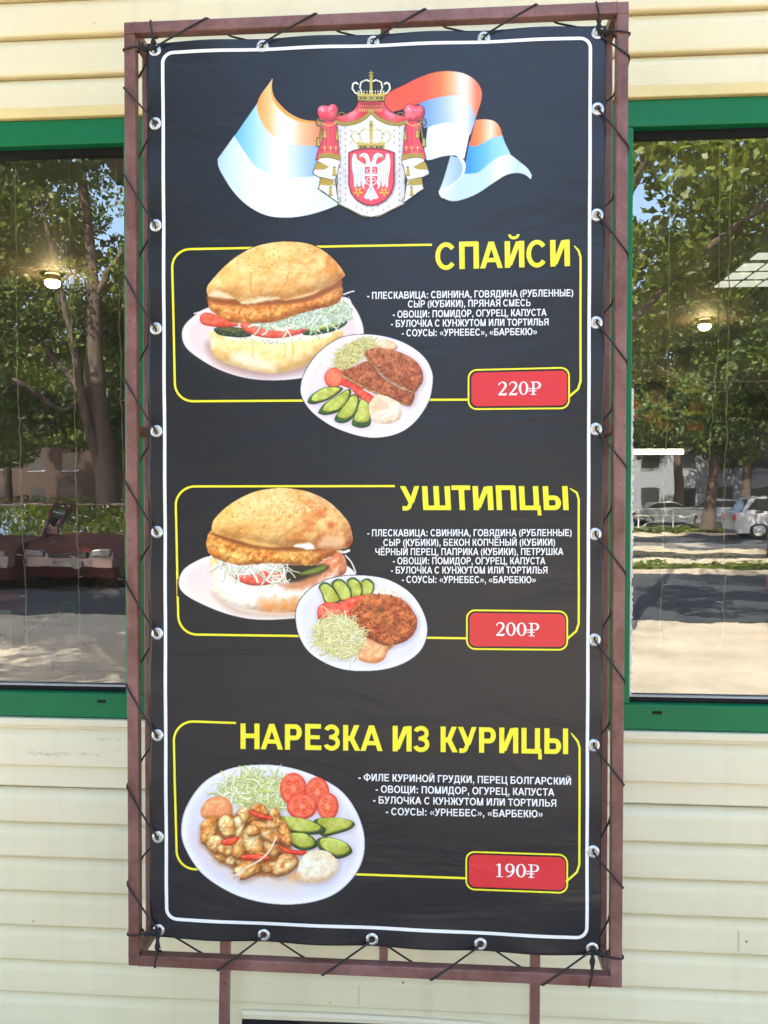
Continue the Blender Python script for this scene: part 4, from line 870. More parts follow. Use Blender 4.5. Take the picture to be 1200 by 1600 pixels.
# ---- flags and crest
def flags():
    A = Art(330, 90, 6.0, 337, 118, 534, 345, seed=6)
    WH, LB = (240, 250, 255), (206, 226, 246)
    A.fill([(62,955),(220,735),(260,790),(330,900),(420,1010),(560,1090),(760,1125),(1000,1095),(1200,1060),(1220,1370),(1100,1420),(900,1480),(700,1502),(520,1480),(360,1400),(220,1270),(120,1120),(70,1020)], ramp([(60, (186, 212, 236)), (300, (226, 240, 250)), (560, (250, 255, 255)), (900, (232, 246, 254)), (1200, (222, 240, 252))]), smooth='corners', soft=1.6, grow=3.0)
    A.fill([(222,738),(440,425),(450,520),(480,610),(560,710),(640,770),(760,812),(880,826),(1210,800),(1210,1085),(1000,1112),(760,1125),(560,1090),(420,1020),(330,905),(260,800)], ramp([(220, (120, 186, 246)), (340, (150, 206, 250)), (520, (214, 236, 252)), (640, (250, 252, 255)), (760, (214, 230, 252)), (960, (160, 190, 246)), (1200, (160, 190, 246))]), smooth='corners', soft=1.6, grow=3.0)
    A.fill([(436,430),(575,203),(568,280),(590,370),(650,450),(740,530),(860,585),(1000,602),(1210,606),(1210,800),(1000,826),(880,828),(760,812),(640,770),(540,700),(475,600),(445,520)], ramp([(430, (240, 160, 88)), (540, (250, 196, 138)), (660, (252, 246, 242)), (740, (250, 244, 240)), (860, (236, 192, 152)), (1000, (218, 150, 110)), (1200, (218, 150, 110))]), smooth='corners', soft=1.6, grow=3.0)
    A.fill([(575,203),(568,280),(590,370),(650,450),(740,530),(860,585),(1000,602),(1000,618),(850,606),(730,560),(640,485),(580,395),(560,300)], (240, 158, 70), smooth='corners', soft=3)
    A.mesh('flag_picture', 0.0007, label='printed flag end curling up at the left of the crest')
    A = Art(600, 90, 4.8, 600, 110, 833, 316, seed=7)
    A.fill([(640,660),(620,870),(700,860),(780,800),(860,745),(940,725),(1010,780),(1080,840),(1106,885),(1100,912),(1060,880),(1000,866),(920,880),(820,940),(700,1020),(600,1062),(520,1078),(450,1056),(414,1006),(430,990),(500,970),(590,860)], ramp([(414, (226, 238, 246)), (560, (196, 218, 234)), (760, (196, 222, 238)), (880, (246, 252, 255)), (1000, (196, 218, 236)), (1106, (214, 232, 246))]), smooth='corners', soft=1.6, grow=3.0)
    A.fill([(640,640),(700,660),(780,620),(884,580),(905,640),(945,722),(860,745),(780,800),(700,862),(605,872)], ramp([(600, (70, 140, 232)), (700, (96, 172, 242)), (820, (150, 205, 250)), (950, (176, 216, 250))]), smooth='corners', soft=1.6, grow=3.0)
    A.fill([(690,470),(760,466),(830,482),(870,530),(884,582),(800,608),(740,642),(690,664),(640,662)], ramp([(640, (226, 108, 58)), (720, (240, 150, 96)), (800, (250, 226, 206)), (884, (236, 134, 76))]), smooth='corners', soft=1.6, grow=3.0)
    A.fill([(500,740),(560,760),(600,810),(585,880),(520,950),(414,1005),(440,940)], ramp([(414, (214, 228, 240)), (600, (150, 180, 206))]), smooth='corners', soft=1.6, grow=3.0)
    A.fill([(270,760),(300,700),(330,520),(450,485),(560,500),(640,570),(600,760),(540,735),(440,742),(330,770)], ramp([(270, (214, 230, 246)), (420, (240, 248, 254)), (600, (252, 255, 255)), (640, (236, 244, 252))]), smooth='corners', soft=1.6, grow=3.0)
    A.fill([(264,340),(340,316),(430,292),(560,284),(660,330),(686,440),(646,580),(590,530),(500,488),(400,500),(300,530)], ramp([(260, (110, 150, 226)), (380, (150, 180, 240)), (500, (200, 216, 250)), (590, (252, 252, 255)), (650, (196, 208, 246)), (686, (150, 176, 238))]), smooth='corners', soft=1.6, grow=3.0)
    A.fill([(10,290),(30,270),(150,210),(270,150),(400,110),(520,106),(620,130),(700,190),(732,265),(688,450),(660,380),(600,310),(560,286),(430,292),(330,318),(200,370),(60,410),(10,350)], ramp([(10, (216, 92, 62)), (300, (212, 96, 66)), (420, (226, 128, 76)), (500, (240, 176, 130)), (590, (252, 240, 236)), (640, (246, 206, 186)), (700, (230, 128, 92))]), smooth='corners', soft=1.6, grow=3.0)
    A.fill([(540,735),(590,760),(610,800),(600,870),(540,940),(470,1010),(440,1060),(412,1006),(500,960),(570,900),(590,830),(575,780)], (250, 252, 255), smooth=True, soft=2)
    A.mesh('flag_picture', 0.0007, label='printed striped flag waving at the right of the crest')
def crest():
    A = Art(470, 90, 5.4545, 488, 110, 674, 340, step=0.62, seed=8)
    GO, GD, GL = (176, 154, 70), (92, 78, 40), (214, 196, 118); RED, REDL, ER = (212, 74, 86), (238, 120, 130), (226, 224, 220); DK = (74, 66, 60)
    mir = lambda q: [(1200-x, y) for x, y in q]
    def both(f, q, *a, **k): f(q, *a, **k); f(mir(q), *a, **k)
    def outline(q, w=5, c=DK, al=0.85): A.line(list(q)+[q[0]], w, c, al, smooth=False)
    mant = [(600,470),(560,520),(480,566),(310,575),(320,720),(330,870),(305,960),(310,1060),(318,1250),(420,1296),(520,1346),(600,1362)]
    full = mant+[(1200-x, y) for x, y in mant[::-1][1:-1]]
    A.fill(full, ramp([(300, (206, 204, 204)), (420, (234, 232, 228)), (600, (240, 238, 236)), (780, (234, 232, 228)), (900, (206, 204, 204))]), smooth=False, soft=1.6)
    for x in range(336, 880, 46):
        for k in range(15):
            y = 590+k*52+(26 if (x//46) % 2 else 0)
            if 395 < x < 805 and 770 < y < 1260: continue
            if 440 < x < 760 and 560 < y < 780: continue
            if y > 1230+100*(1-abs(x-600)/300): continue
            A.line([(x, y), (x, y+14)], 5, (96, 92, 92), 0.8, smooth=False); A.line([(x-5, y+14), (x, y+8), (x+5, y+14)], 3, (96, 92, 92), 0.7, smooth=False)
    for k in range(9):
        both(A.line, [(340+k*8, 900+k*14), (380+k*12, 1100+k*10), (420+k*16, 1230+k*6)], 3, (170, 168, 170), 0.45)
    # lower folds of the mantle
    both(A.fill, [(160,1100),(170,1030),(230,1040),(290,1050),(300,1090),(320,1240),(250,1190),(200,1150),(152,1122)], (228, 226, 222), smooth=False); both(outline, [(160,1100),(170,1030),(290,1050),(300,1090),(320,1240),(250,1190),(152,1122)], 4)
    both(A.fill, [(168,1030),(280,1045),(285,1080),(240,1096),(162,1088)], GO, smooth=False)
    both(A.fill, [(104,985),(118,960),(230,930),(330,900),(335,960),(310,1000),(290,1050),(200,1030),(150,1020),(110,1000)], (230, 228, 226), smooth=False); both(outline, [(104,985),(118,960),(330,900),(310,1000),(290,1050),(150,1020)], 4)
    both(A.fill, [(112,960),(138,895),(200,900),(240,940),(200,958)], GO, smooth=False)
    both(A.fill, [(150,890),(160,860),(230,850),(340,880),(330,910),(240,930),(180,900)], (234, 232, 228), smooth=True)
    both(A.fill, [(128,880),(150,790),(190,700),(180,560),(310,520),(305,640),(320,740),(330,860),(240,850),(160,862)], ramp([(128, (196, 70, 80)), (240, (226, 98, 108)), (330, (200, 70, 82)), (880, (200, 70, 82)), (980, (226, 98, 108)), (1072, (196, 70, 80))]), smooth=False)
    for x in (215, 250, 285): both(A.line, [(x, 560), (x+6, 680), (x+2, 760)], 4, (150, 44, 56), 0.6)
    both(A.fill, [(150,870),(160,825),(240,815),(335,835),(338,880),(250,856),(180,856)], GO, smooth=False); both(A.line, [(150,872),(180,858),(250,858),(338,882)], 6, GD)
    for x in range(170, 330, 14): both(A.line, [(x, 826), (x+2, 854)], 3, GD, 0.7, smooth=False)
    both(A.line, [(165,800),(240,790),(322,805)], 5, (140, 50, 56))
    for x in (205, 255, 300): both(A.line, [(x, 758), (x, 800)], 7, GL, smooth=False); [A.line([(q-13, 772), (q+13, 772)], 6, GL, smooth=False) for q in (x, 1200-x)]
    # upper red drape with gold edge
    up_ = [(600,380),(490,380),(480,420),(440,462),(380,490),(305,505),(302,560),(340,576),(400,578),(470,566),(540,530),(600,472)]
    A.fill(up_+[(1200-x, y) for x, y in up_[::-1][1:-1]], ramp([(300, (198, 64, 76)), (430, (236, 120, 130)), (520, (206, 70, 80)), (600, (176, 56, 58)), (680, (206, 70, 80)), (770, (232, 112, 122)), (900, (198, 64, 76))]), smooth=False, soft=1.6)
    both(A.fill, ell(445, 486, 44, 13, -0.5), (248, 172, 178), soft=10, alpha=0.8)
    both(A.line, [(302,550),(345,568),(405,568),(475,552),(545,515),(600,462)], 30, GO); both(A.line, [(302,566),(345,584),(405,584),(478,568),(552,530),(600,482)], 5, GD); both(A.line, [(302,536),(345,552),(405,552),(470,538),(540,500),(598,450)], 4, GD, 0.8)
    for k in range(26): t = k/25; x = 305+t*290; y = 556+18*math.sin(t*3.0)-t*t*86; both(A.line, [(x, y), (x+3, y+16)], 3, GD, 0.7, smooth=False)
    for y in (398, 430): both(A.line, [(520,y),(600,y+6)], 8, (104, 60, 44), 0.8)
    for x in range(498, 705, 16): A.line([(x, 440), (x, 462)], 6, GL, smooth=False); A.line([(x, 384), (x, 404)], 5, (150, 60, 48), smooth=False); A.line([(x+6, 412), (x+6, 428)], 5, GO, smooth=False)
    # knobs, ropes and tassels
    for q in ([(146,455),(160,424),(195,412),(235,416),(268,400),(300,412),(318,446),(312,500),(290,545),(190,545),(150,495)],): both(A.blob, q, RED, REDL, R_=54, bump=0.05, bs=30, spec=0.25, seed=3, light=(-0.4, -0.55, 0.7))
    both(A.line, [(148,540),(180,560),(240,585),(300,560)], 7, GL); both(A.line, ell(350, 495, 26, 24)+[(376, 495)], 6, GO); both(A.line, ell(158, 556, 26, 30)+[(184, 556)], 6, GO)
    for (x0, y0, x1, y1, w) in ((180,570,150,760,26), (212,580,205,690,26), (306,620,312,706,24), (288,930,288,1010,26), (258,1070,256,1180,24)):
        both(A.line, [(x0, y0), ((x0+x1)/2, (y0+y1)/2), (x1, y1)], w*0.35, GO); both(A.fill, [(x1-w*0.3,y1-70),(x1+w*0.3,y1-70),(x1+w*0.65,y1),(x1-w*0.65,y1)], (190, 170, 84), smooth=False); both(A.line, [(x1-w*0.65,y1),(x1+w*0.65,y1)], 5, GD, smooth=False); both(A.line, [(x1-w*0.3, y1-60), (x1-w*0.6, y1)], 3, GD, smooth=False); both(A.line, [(x1-w*0.35,y1-70),(x1+w*0.35,y1-70)], 7, GD, smooth=False)
    both(A.line, [(320,1200),(340,1225),(322,1240)], 6, GD)
    A.line([(318,1250),(420,1298),(520,1350),(600,1366),(680,1350),(780,1298),(882,1250)], 8, (150, 140, 100))
    both(A.line, [(316,590),(326,760),(340,880),(312,1000),(316,1080),(270,1090)], 6, (110, 104, 84))
    # crowns
    def crown(cy, big):
        k = 1.0; y = cy
        both(A.line, [(500,y+190),(465,y+175),(440,y+140),(446,y+100),(470,y+88),(490,y+105)], 15, (118, 106, 62)); both(A.line, [(525,y+185),(505,y+130),(515,y+86),(560,y+66),(590,y+80)], 13, (118, 106, 62))
        for q in ([(500,190),(465,175),(440,140),(446,100),(470,88),(492,104)], [(525,185),(505,130),(515,86),(560,66),(590,80)]):
            for t in range(len(q)-1):
                for j in range(3):
                    u = j/3; x = q[t][0]*(1-u)+q[t+1][0]*u; yy = q[t][1]*(1-u)+q[t+1][1]*u; both(A.fill, ell(x, y+yy, 7.5, 7.5, n=8), (244, 244, 236) if big else (226, 222, 190))
        A.line([(600, y+190), (600, y+30)], 26, GO, smooth=False); A.line([(600, y+185), (600, y+60)], 9, GL, smooth=False)
        A.fill(ell(600, y+30, 19, 17), (160, 142, 70)); A.line([(600, y+22), (600, y-12)], 9, GO, smooth=False); A.line([(582, y+4), (618, y+4)], 9, GO, smooth=False)
        both(A.line, [(500,y+190),(500,y+165)], 9, GL, smooth=False)
        for x in range(492, 712, 24): A.fill([(x-10,y+192),(x,y+164),(x+10,y+192)], GL, smooth=False); A.fill(ell(x, y+162, 6, 6, n=8), (246, 246, 238))
        A.fill([(482,y+188),(718,y+188),(712,y+246),(600,y+252),(490,y+246)], GO, smooth=False); A.line([(484,y+196),(716,y+196)], 7, GL, smooth=False); A.line([(489,y+242),(600,y+248),(711,y+242)], 7, GD, smooth=False)
        for x in (515, 545, 600, 655, 685): A.fill(ell(x, y+219, 14, 10, n=10), (70, 78, 60) if x != 600 else (96, 110, 140)); A.line([(x-16,y+219),(x-22,y+219)], 6, GL, smooth=False)
    crown(128, True); crown(548, False)
    # shield
    sh_ = [(410,815),(455,796),(530,782),(600,777),(670,782),(745,796),(796,815),(796,1080),(772,1160),(720,1222),(660,1256),(600,1268),(540,1256),(480,1222),(430,1160),(410,1080)]
    A.fill([(x+8, y+8) for x, y in sh_], (70, 66, 92), smooth=False, soft=8, alpha=0.6); A.fill(sh_, (200, 62, 74), smooth=False, soft=1.6); outline(sh_, 11, (110, 44, 66)); A.fill(scale_pts(sh_, 0.955), (220, 92, 102), smooth=False, soft=2)
    W_ = (244, 244, 248); SH = (150, 120, 140)
    wing = [(560,920),(520,900),(480,870),(470,822),(448,826),(436,880),(440,960),(452,1020),(456,1104),(474,1110),(480,1060),(490,1104),(510,1100),(512,1050),(530,1090),(545,1060),(548,980)]
    both(A.fill, [(x+5, y+7) for x, y in wing], SH, smooth=False, alpha=0.7); both(A.fill, wing, W_, smooth=False)
    for i in range(5): both(A.line, [(470+i*16, 890+i*8), (462+i*16, 980), (464+i*16, 1086-i*4)], 4, (140, 140, 160), 0.8)
    both(A.fill, [(600,925),(560,925),(556,880),(530,850),(498,852),(510,830),(545,818),(575,836),(590,880)], W_, smooth=True); both(A.fill, [(502,846),(530,846),(520,866),(500,862)], GO, smooth=False); both(A.fill, ell(540, 842, 5, 5, n=8), DK)
    A.fill([(540,930),(660,930),(660,1040),(640,1080),(600,1104),(560,1080),(540,1040)], W_, smooth=False)
    A.fill([(546,936),(654,936),(654,1038),(636,1074),(600,1096),(564,1074),(546,1038)], (214, 76, 88), smooth=False); A.line([(600,934),(600,1098)], 20, W_, smooth=False); A.line([(544,1004),(656,1004)], 20, W_, smooth=False)
    for (x, y) in ((571,968),(629,968),(573,1042),(627,1042)): A.line([(x+9,y-16),(x-7,y-10),(x-7,y+10),(x+9,y+16)] if x < 600 else [(x-9,y-16),(x+7,y-10),(x+7,y+10),(x-9,y+16)], 6, W_)
    A.fill([(590,1096),(610,1096),(662,1196),(640,1212),(622,1206),(600,1226),(578,1206),(560,1212),(538,1196)], W_, smooth=False)
    for x in (566, 588, 612, 634): A.line([(600+(x-600)*0.3, 1112), (x, 1200)], 4, (140, 140, 160), 0.8, smooth=False)
    both(A.fill, [(552,1070),(540,1100),(550,1126),(528,1110),(522,1080),(536,1064)], W_)
    for k in range(5): a = math.radians(90+72*k); both(A.line, [(490,1148),(490+34*math.cos(a), 1148+34*math.sin(a))], 13, (226, 196, 70), smooth=False)
    both(A.fill, ell(490, 1148, 9, 9), (150, 90, 40))
    A.mesh('coat_of_arms', 0.0014, label='printed coat of arms with a crowned ermine mantle and a white two headed eagle')
flags(); crest(); burger_upper(); burger_lower(); plate_cutlets(); plate_round_cutlet(); plate_chicken()

# ---- rules, frames and lettering
def ribbon(name, pts, w, mat_, off, parent=None, closed=False, label=None):       # a printed line of even width (w in pixels)
    P = [np.array(q, float) for q in pts]; b = MB(); m = len(P); vv = []
    ww = w if hasattr(w, '__len__') else [w]*m
    for i in range(m):
        a, c = (P[i-1], P[(i+1) % m]) if closed else (P[max(i-1, 0)], P[min(i+1, m-1)])
        t = c-a; t /= (np.linalg.norm(t)+1e-9); n = np.array((-t[1], t[0]))
        vv += [bp_(*(P[i]-n*ww[i]/2), off), bp_(*(P[i]+n*ww[i]/2), off)]
    b.add(vv, [(2*i, 2*i+1, (2*i+3) % (2*m), (2*i+2) % (2*m)) for i in range(m if closed else m-1)])
    if name is None: return b
    o = b.build(name, mat_, parent or banner)
    if label: o['label'] = label
    return o
def seg(a, b_, n): return [(a[0]+(b_[0]-a[0])*k/n, a[1]+(b_[1]-a[1])*k/n) for k in range(n)]
def arc(c, rx, ry, a0, a1, n): return [(c[0]+rx*math.cos(math.radians(a0+(a1-a0)*k/n)), c[1]+ry*math.sin(math.radians(a0+(a1-a0)*k/n))) for k in range(n)]
def rrect(tl, tr, br, bl, r, n=10, m=40):
    out = []; C = [np.array(q, float) for q in (tl, tr, br, bl)]
    for i in range(4):
        p, c, q = C[i-1], C[i], C[(i+1) % 4]; u = (p-c)/np.linalg.norm(p-c); v = (q-c)/np.linalg.norm(q-c)
        o = c+(u+v)*r
        for k in range(n+1):
            a = math.pi/2*k/n; out.append(tuple(o-v*r*math.cos(a)*1.0-u*r*math.sin(a)) if False else tuple(o-u*0-v*r*math.cos(a)-u*r*math.sin(a)+0*u))
        d = C[(i+1) % 4]+(C[i]-C[(i+1) % 4])/np.linalg.norm(C[i]-C[(i+1) % 4])*r
        s0 = np.array(out[-1]); 
        for k in range(1, m): out.append(tuple(s0+(d-s0)*k/m))
    return out
ribbon('white_border', rrect((254.5, 83), (922.5, 59), (916.5, 1465), (260.5, 1435.5), 16, 10, 60), 5.2, M_WHITEINK, 0.0006, closed=True)
def yframe(a, b_, x0, y0, x1, y1, xt, yt, xb, yb, rr, xe, label):
    # open yellow frame: from the headline round the left side to the plate / badge, and the right side from the headline to the badge
    L = seg((xt, yt), (x0+rr, y0), 30)+arc((x0+rr, y0+rr), rr, rr, 270, 180, 12)+seg((x0, y0+rr), (x0+4, y1-rr), 24)+arc((x0+4+rr, y1-rr), rr, rr, 180, 90, 12)+seg((x0+4+rr, y1), (xb, yb), 40)+[(xb, yb)]
    Rr = seg(xe[0], (xe[1][0]-3, xe[1][1]-10), 8)+seg((xe[1][0]-3, xe[1][1]-10), xe[1], 4)+seg(xe[1], xe[2], 24)+seg(xe[2], (xe[2][0]-4, xe[2][1]+12), 4)+seg((xe[2][0]-4, xe[2][1]+12), xe[3], 6)+[xe[3]]
    o1 = ribbon(None, L, 3.4, M_YELINK, 0.0006); o2 = ribbon(None, Rr, [1.6+1.8*min(1, k/6) for k in range(len(Rr))], M_YELINK, 0.0006)
    o1.add(o2.v, o2.f); o = o1.build('yellow_frame', M_YELINK, banner); o['label'] = label
yframe(0, 0, 269.5, 389.5, 0, 627, 675, 383, 733, 624.5, 28, [(897,384),(907,402),(907,596),(889,620)], 'yellow rounded frame of the top menu panel')
yframe(0, 0, 274.5, 760, 0, 991.5, 617, 759.5, 731, 997, 30, [(890,763),(904,780),(904,974),(886,998)], 'yellow rounded frame of the middle menu panel')
yframe(0, 0, 272, 1127, 0, 1358, 369, 1129.5, 730, 1372, 30, [(892,1145),(905.5,1168),(905,1350),(884,1377)], 'yellow rounded frame of the bottom menu panel')

# heavy sans lettering, every letter drawn from straight and curved strokes (cap height 1)
S_, H__ = 0.236, 0.186
def letter(ch):
    P = []
    def V(x, y0=0.0, y1=1.0, s=None):
        s = s or S_; P.append([(x, y0), (x+s, y0), (x+s, y1), (x, y1)])
    def Hb(x0, x1, y, h=None):
        h = h or H__; P.append([(x0, y), (x1, y), (x1, y+h), (x0, y+h)])
    def D(x0, y0, x1, y1, w=0.225): P.append([(x0, y0), (x0+w, y0), (x1+w, y1), (x1, y1)])
    def C(cx, cy, rx, ry, a0, a1, tv=None, th=None, n=28):
        tv, th = tv or S_, th or H__
        for k in range(n):
            u, v = math.radians(a0+(a1-a0)*k/n), math.radians(a0+(a1-a0)*(k+1)/n)
            P.append([(cx+rx*math.cos(u), cy+ry*math.sin(u)), (cx+rx*math.cos(v), cy+ry*math.sin(v)), (cx+(rx-tv)*math.cos(v), cy+(ry-th)*math.sin(v)), (cx+(rx-tv)*math.cos(u), cy+(ry-th)*math.sin(u))])
    def bowl(x, y0, y1, w, th=None):                     # D-shaped bowl standing on a stem at x
        th = th or H__; r = (y1-y0)/2; f = x+w-r*0.95
        Hb(x, f, y0, th); Hb(x, f, y1-th, th); C(f, (y0+y1)/2, r*0.95, r, -90, 90, S_, th, 18)
    w = 1.0
    if ch == 'А': D(0.0, 0, 0.385, 1); D(0.775, 0, 0.39, 1); Hb(0.24, 0.77, 0.225, 0.165)
    elif ch == 'Б': V(0.09); Hb(0.09, 0.80, 0.838); bowl(0.09, 0.0, 0.60, 0.80); w = 0.96
    elif ch == 'В': V(0.09); bowl(0.09, 0.0, 0.565, 0.82); bowl(0.09, 0.435, 1.0, 0.76); w = 0.99
    elif ch == 'Г': V(0.09); Hb(0.09, 0.74, 0.838); w = 0.79
    elif ch == 'Д': D(0.12, 0.16, 0.235, 1, 0.19); V(0.655, 0.16); Hb(0.235, 0.855, 0.838); Hb(0.02, 0.97, 0.0); V(0.02, -0.22, 0.0, 0.165); V(0.805, -0.22, 0.0, 0.165); w = 1.02
    elif ch in 'ЕЁ':
        V(0.09); Hb(0.09, 0.80, 0.838); Hb(0.09, 0.75, 0.425, 0.155); Hb(0.09, 0.82, 0.0); w = 0.91
        if ch == 'Ё': Hb(0.20, 0.37, 1.09, 0.15); Hb(0.52, 0.69, 1.09, 0.15)
    elif ch == 'Ж': V(0.525); D(0.0, 0, 0.30, 0.57, 0.23); D(1.02, 0, 0.72, 0.57, 0.23); D(0.33, 0.40, 0.04, 1, 0.23); D(0.69, 0.40, 0.98, 1, 0.23); Hb(0.44, 0.80, 0.43, 0.15); w = 1.25
    elif ch == 'З': C(0.37, 0.725, 0.345, 0.29, 160, -90, 0.19); C(0.37, 0.295, 0.375, 0.31, 90, -160, 0.195); Hb(0.26, 0.40, 0.44, 0.15); w = 0.80
    elif ch in 'ИЙ':
        V(0.09); V(0.715); D(0.20, 0.08, 0.60, 0.92, 0.20); D(0.22, 0.18, 0.585, 0.98, 0.19)
        if ch == 'Й': C(0.50, 1.25, 0.25, 0.19, 180, 360, 0.12, 0.11)
    elif ch == 'К': V(0.09); D(0.62, 0, 0.29, 0.57, 0.245); D(0.30, 0.38, 0.585, 1, 0.235); Hb(0.20, 0.42, 0.42, 0.155); w = 0.87
    elif ch == 'Л': V(0.70); Hb(0.22, 0.90, 0.838); P.append([(0.22, 0.9), (0.41, 0.9), (0.385, 0.30), (0.19, 0.30)]); C(0.06, 0.26, 0.325, 0.275, 12, -85, 0.19, 0.165, 14); w = 0.99
    elif ch == 'М': V(0.09); V(0.86); D(0.42, 0.0, 0.10, 1, 0.20); D(0.52, 0.0, 0.85, 1, 0.20); w = 1.15
    elif ch == 'Н': V(0.09); V(0.715); Hb(0.2, 0.8, 0.425)
    elif ch == 'О': C(0.535, 0.5, 0.495, 0.52, 0, 360, 0.205, 0.17, 44); w = 1.07
    elif ch == 'П': V(0.09); V(0.715); Hb(0.09, 0.91, 0.838)
    elif ch == 'Р': V(0.09); bowl(0.09, 0.37, 1.0, 0.76); w = 0.91
    elif ch == 'С': C(0.51, 0.5, 0.47, 0.52, 38, 322, 0.205, 0.17, 40); w = 1.0
    elif ch == 'Т': V(0.315); Hb(0.01, 0.82, 0.838); w = 0.83
    elif ch == 'У': D(0.35, 0.30, 0.62, 1, 0.215); D(0.335, 0.30, 0.0, 1, 0.235); P.append([(0.545, 0.34), (0.35, 0.34), (0.285, 0.20), (0.47, 0.20)]); C(0.20, 0.235, 0.275, 0.255, -8, -92, 0.19, 0.165, 12); Hb(0.06, 0.20, -0.02); w = 0.86
    elif ch == 'Ф': V(0.50, -0.03, 1.03); C(0.60, 0.52, 0.56, 0.40, 0, 360, 0.20, 0.15, 40); w = 1.2
    elif ch == 'Ц': V(0.09); V(0.695); Hb(0.09, 0.99, 0.0); V(0.84, -0.22, 0.0, 0.165); w = 1.03
    elif ch == 'Ч': V(0.66); V(0.06, 0.62, 1.0); C(0.36, 0.655, 0.30, 0.30, 180, 270, S_, H__, 12); Hb(0.36, 0.70, 0.355); w = 0.95
    elif ch in 'ШЩ':
        V(0.09); V(0.575); V(1.06); Hb(0.09, 1.26, 0.0); w = 1.35
        if ch == 'Щ': Hb(1.2, 1.36, 0.0); V(1.21, -0.22, 0.0, 0.165); w = 1.39
    elif ch == 'Ь': V(0.09); bowl(0.09, 0.0, 0.61, 0.79); w = 0.93
    elif ch == 'Ы': V(0.09); bowl(0.09, 0.0, 0.61, 0.76); V(0.93); w = 1.22
    elif ch == 'Ю': V(0.09); C(0.89, 0.5, 0.47, 0.52, 0, 360, 0.20, 0.17, 40); Hb(0.2, 0.52, 0.425); w = 1.42
    elif ch == 'Я': V(0.71); Hb(0.40, 0.8, 0.838); Hb(0.40, 0.8, 0.385); C(0.40, 0.692, 0.30, 0.308, 90, 270, S_, H__, 16); D(0.02, 0, 0.31, 0.42, 0.235); w = 1.0
    elif ch == '-': Hb(0.05, 0.40, 0.27, 0.18); w = 0.46
    elif ch == ':': Hb(0.13, 0.33, 0.0, 0.20); Hb(0.13, 0.33, 0.52, 0.20); w = 0.46
    elif ch == ',': Hb(0.10, 0.30, 0.0, 0.20); P.append([(0.20, 0.0), (0.30, 0.0), (0.19, -0.22), (0.09, -0.20)]); w = 0.39
    elif ch == '(': C(0.62, 0.385, 0.55, 0.72, 128, 232, 0.19, 0.12, 16); w = 0.44
    elif ch == ')': C(-0.18, 0.385, 0.55, 0.72, 52, -52, 0.19, 0.12, 16); w = 0.44
    elif ch in '«»':
        for x in (0.06, 0.40):
            q = [(x, 0.38), (x+0.20, 0.12), (x+0.34, 0.12), (x+0.17, 0.38)], [(x, 0.38), (x+0.17, 0.38), (x+0.34, 0.64), (x+0.20, 0.64)]
            for a in q: P.append(a if ch == '«' else [(0.80-u, v) for u, v in a])
        w = 0.80
    else: w = 0.36
    return P, w
def lettering(txt, stem):                               # all strokes of a line, from x = 0, and its drawn width
    global S_, H__
    S_, H__ = stem, stem*0.80
    out, x = [], 0.0
    for c in txt:
        P, w = letter(c); out += [[(x+a, b_) for a, b_ in q] for q in P]; x += w
    xs = [a for q in out for a, _ in q]; return out, min(xs), max(xs)
def text_mesh(name, txt, quad, mat_, off, bold=0.236, parent=None, label=None):     # lettering fitted to its corners: quad = bottom-left, bottom-right, top-left in pixels
    Q, x0, x1 = lettering(txt, bold); BL, BR, TL = [np.array(q, float) for q in quad]; b = MB()
    for i, q in enumerate(Q):
        b.add([bp_(*(BL+(BR-BL)*((u-x0)/(x1-x0))+(TL-BL)*v), off+0.00002*(i % 9)) for u, v in q], [tuple(range(len(q)))])
    o = b.build(name, mat_, parent or banner, recalc=False)
    if label: o['label'] = label
    return o
text_mesh('headline', 'СПАЙСИ', ((680.5,422),(890.5,416),(680,380.5)), M_YELINK, 0.0008, 0.238)
text_mesh('headline', 'УШТИПЦЫ', ((627,797),(888.5,797),(625,759.5)), M_YELINK, 0.0008, 0.238)
text_mesh('headline', 'НАРЕЗКА ИЗ КУРИЦЫ', ((376,1170),(887.5,1178),(376,1130)), M_YELINK, 0.0008, 0.230)
def desc(lines_, label):
    meshes = []
    for (t, xl, xr, yb, yb2, h) in lines_: meshes.append(text_mesh('line', t, ((xl, yb), (xr, yb2), (xl, yb-h)), M_WHITEINK, 0.0008, 0.192))
    b = MB()
    root = meshes[0]; v, f = [], []
    for o in meshes:
        k = len(v); v += [tuple(q.co) for q in o.data.vertices]; f += [tuple(k+i for i in p.vertices) for p in o.data.polygons]
    for o in meshes:
        me = o.data; bpy.data.objects.remove(o); bpy.data.meshes.remove(me)
    me = bpy.data.meshes.new('ingredient_text'); me.from_pydata(v, [], f); o = bpy.data.objects.new('ingredient_text', me); col.objects.link(o); me.materials.append(M_WHITEINK); o.parent = banner
    o['label'] = label
desc([('- ПЛЕСКАВИЦА: СВИНИНА, ГОВЯДИНА (РУБЛЕННЫЕ)', 574, 895.5, 468, 463, 11.2), ('СЫР (КУБИКИ), ПРЯНАЯ СМЕСЬ', 637.5, 829, 481, 478.5, 11), ('- ОВОЩИ: ПОМИДОР, ОГУРЕЦ, КАПУСТА', 614, 854, 497, 493.5, 11), ('- БУЛОЧКА С КУНЖУТОМ ИЛИ ТОРТИЛЬЯ', 611, 857, 511.5, 508.5, 11), ('- СОУСЫ: «УРНЕБЕС», «БАРБЕКЮ»', 628, 839, 526, 523.5, 11)], 'five white lines of ingredients in the top panel')
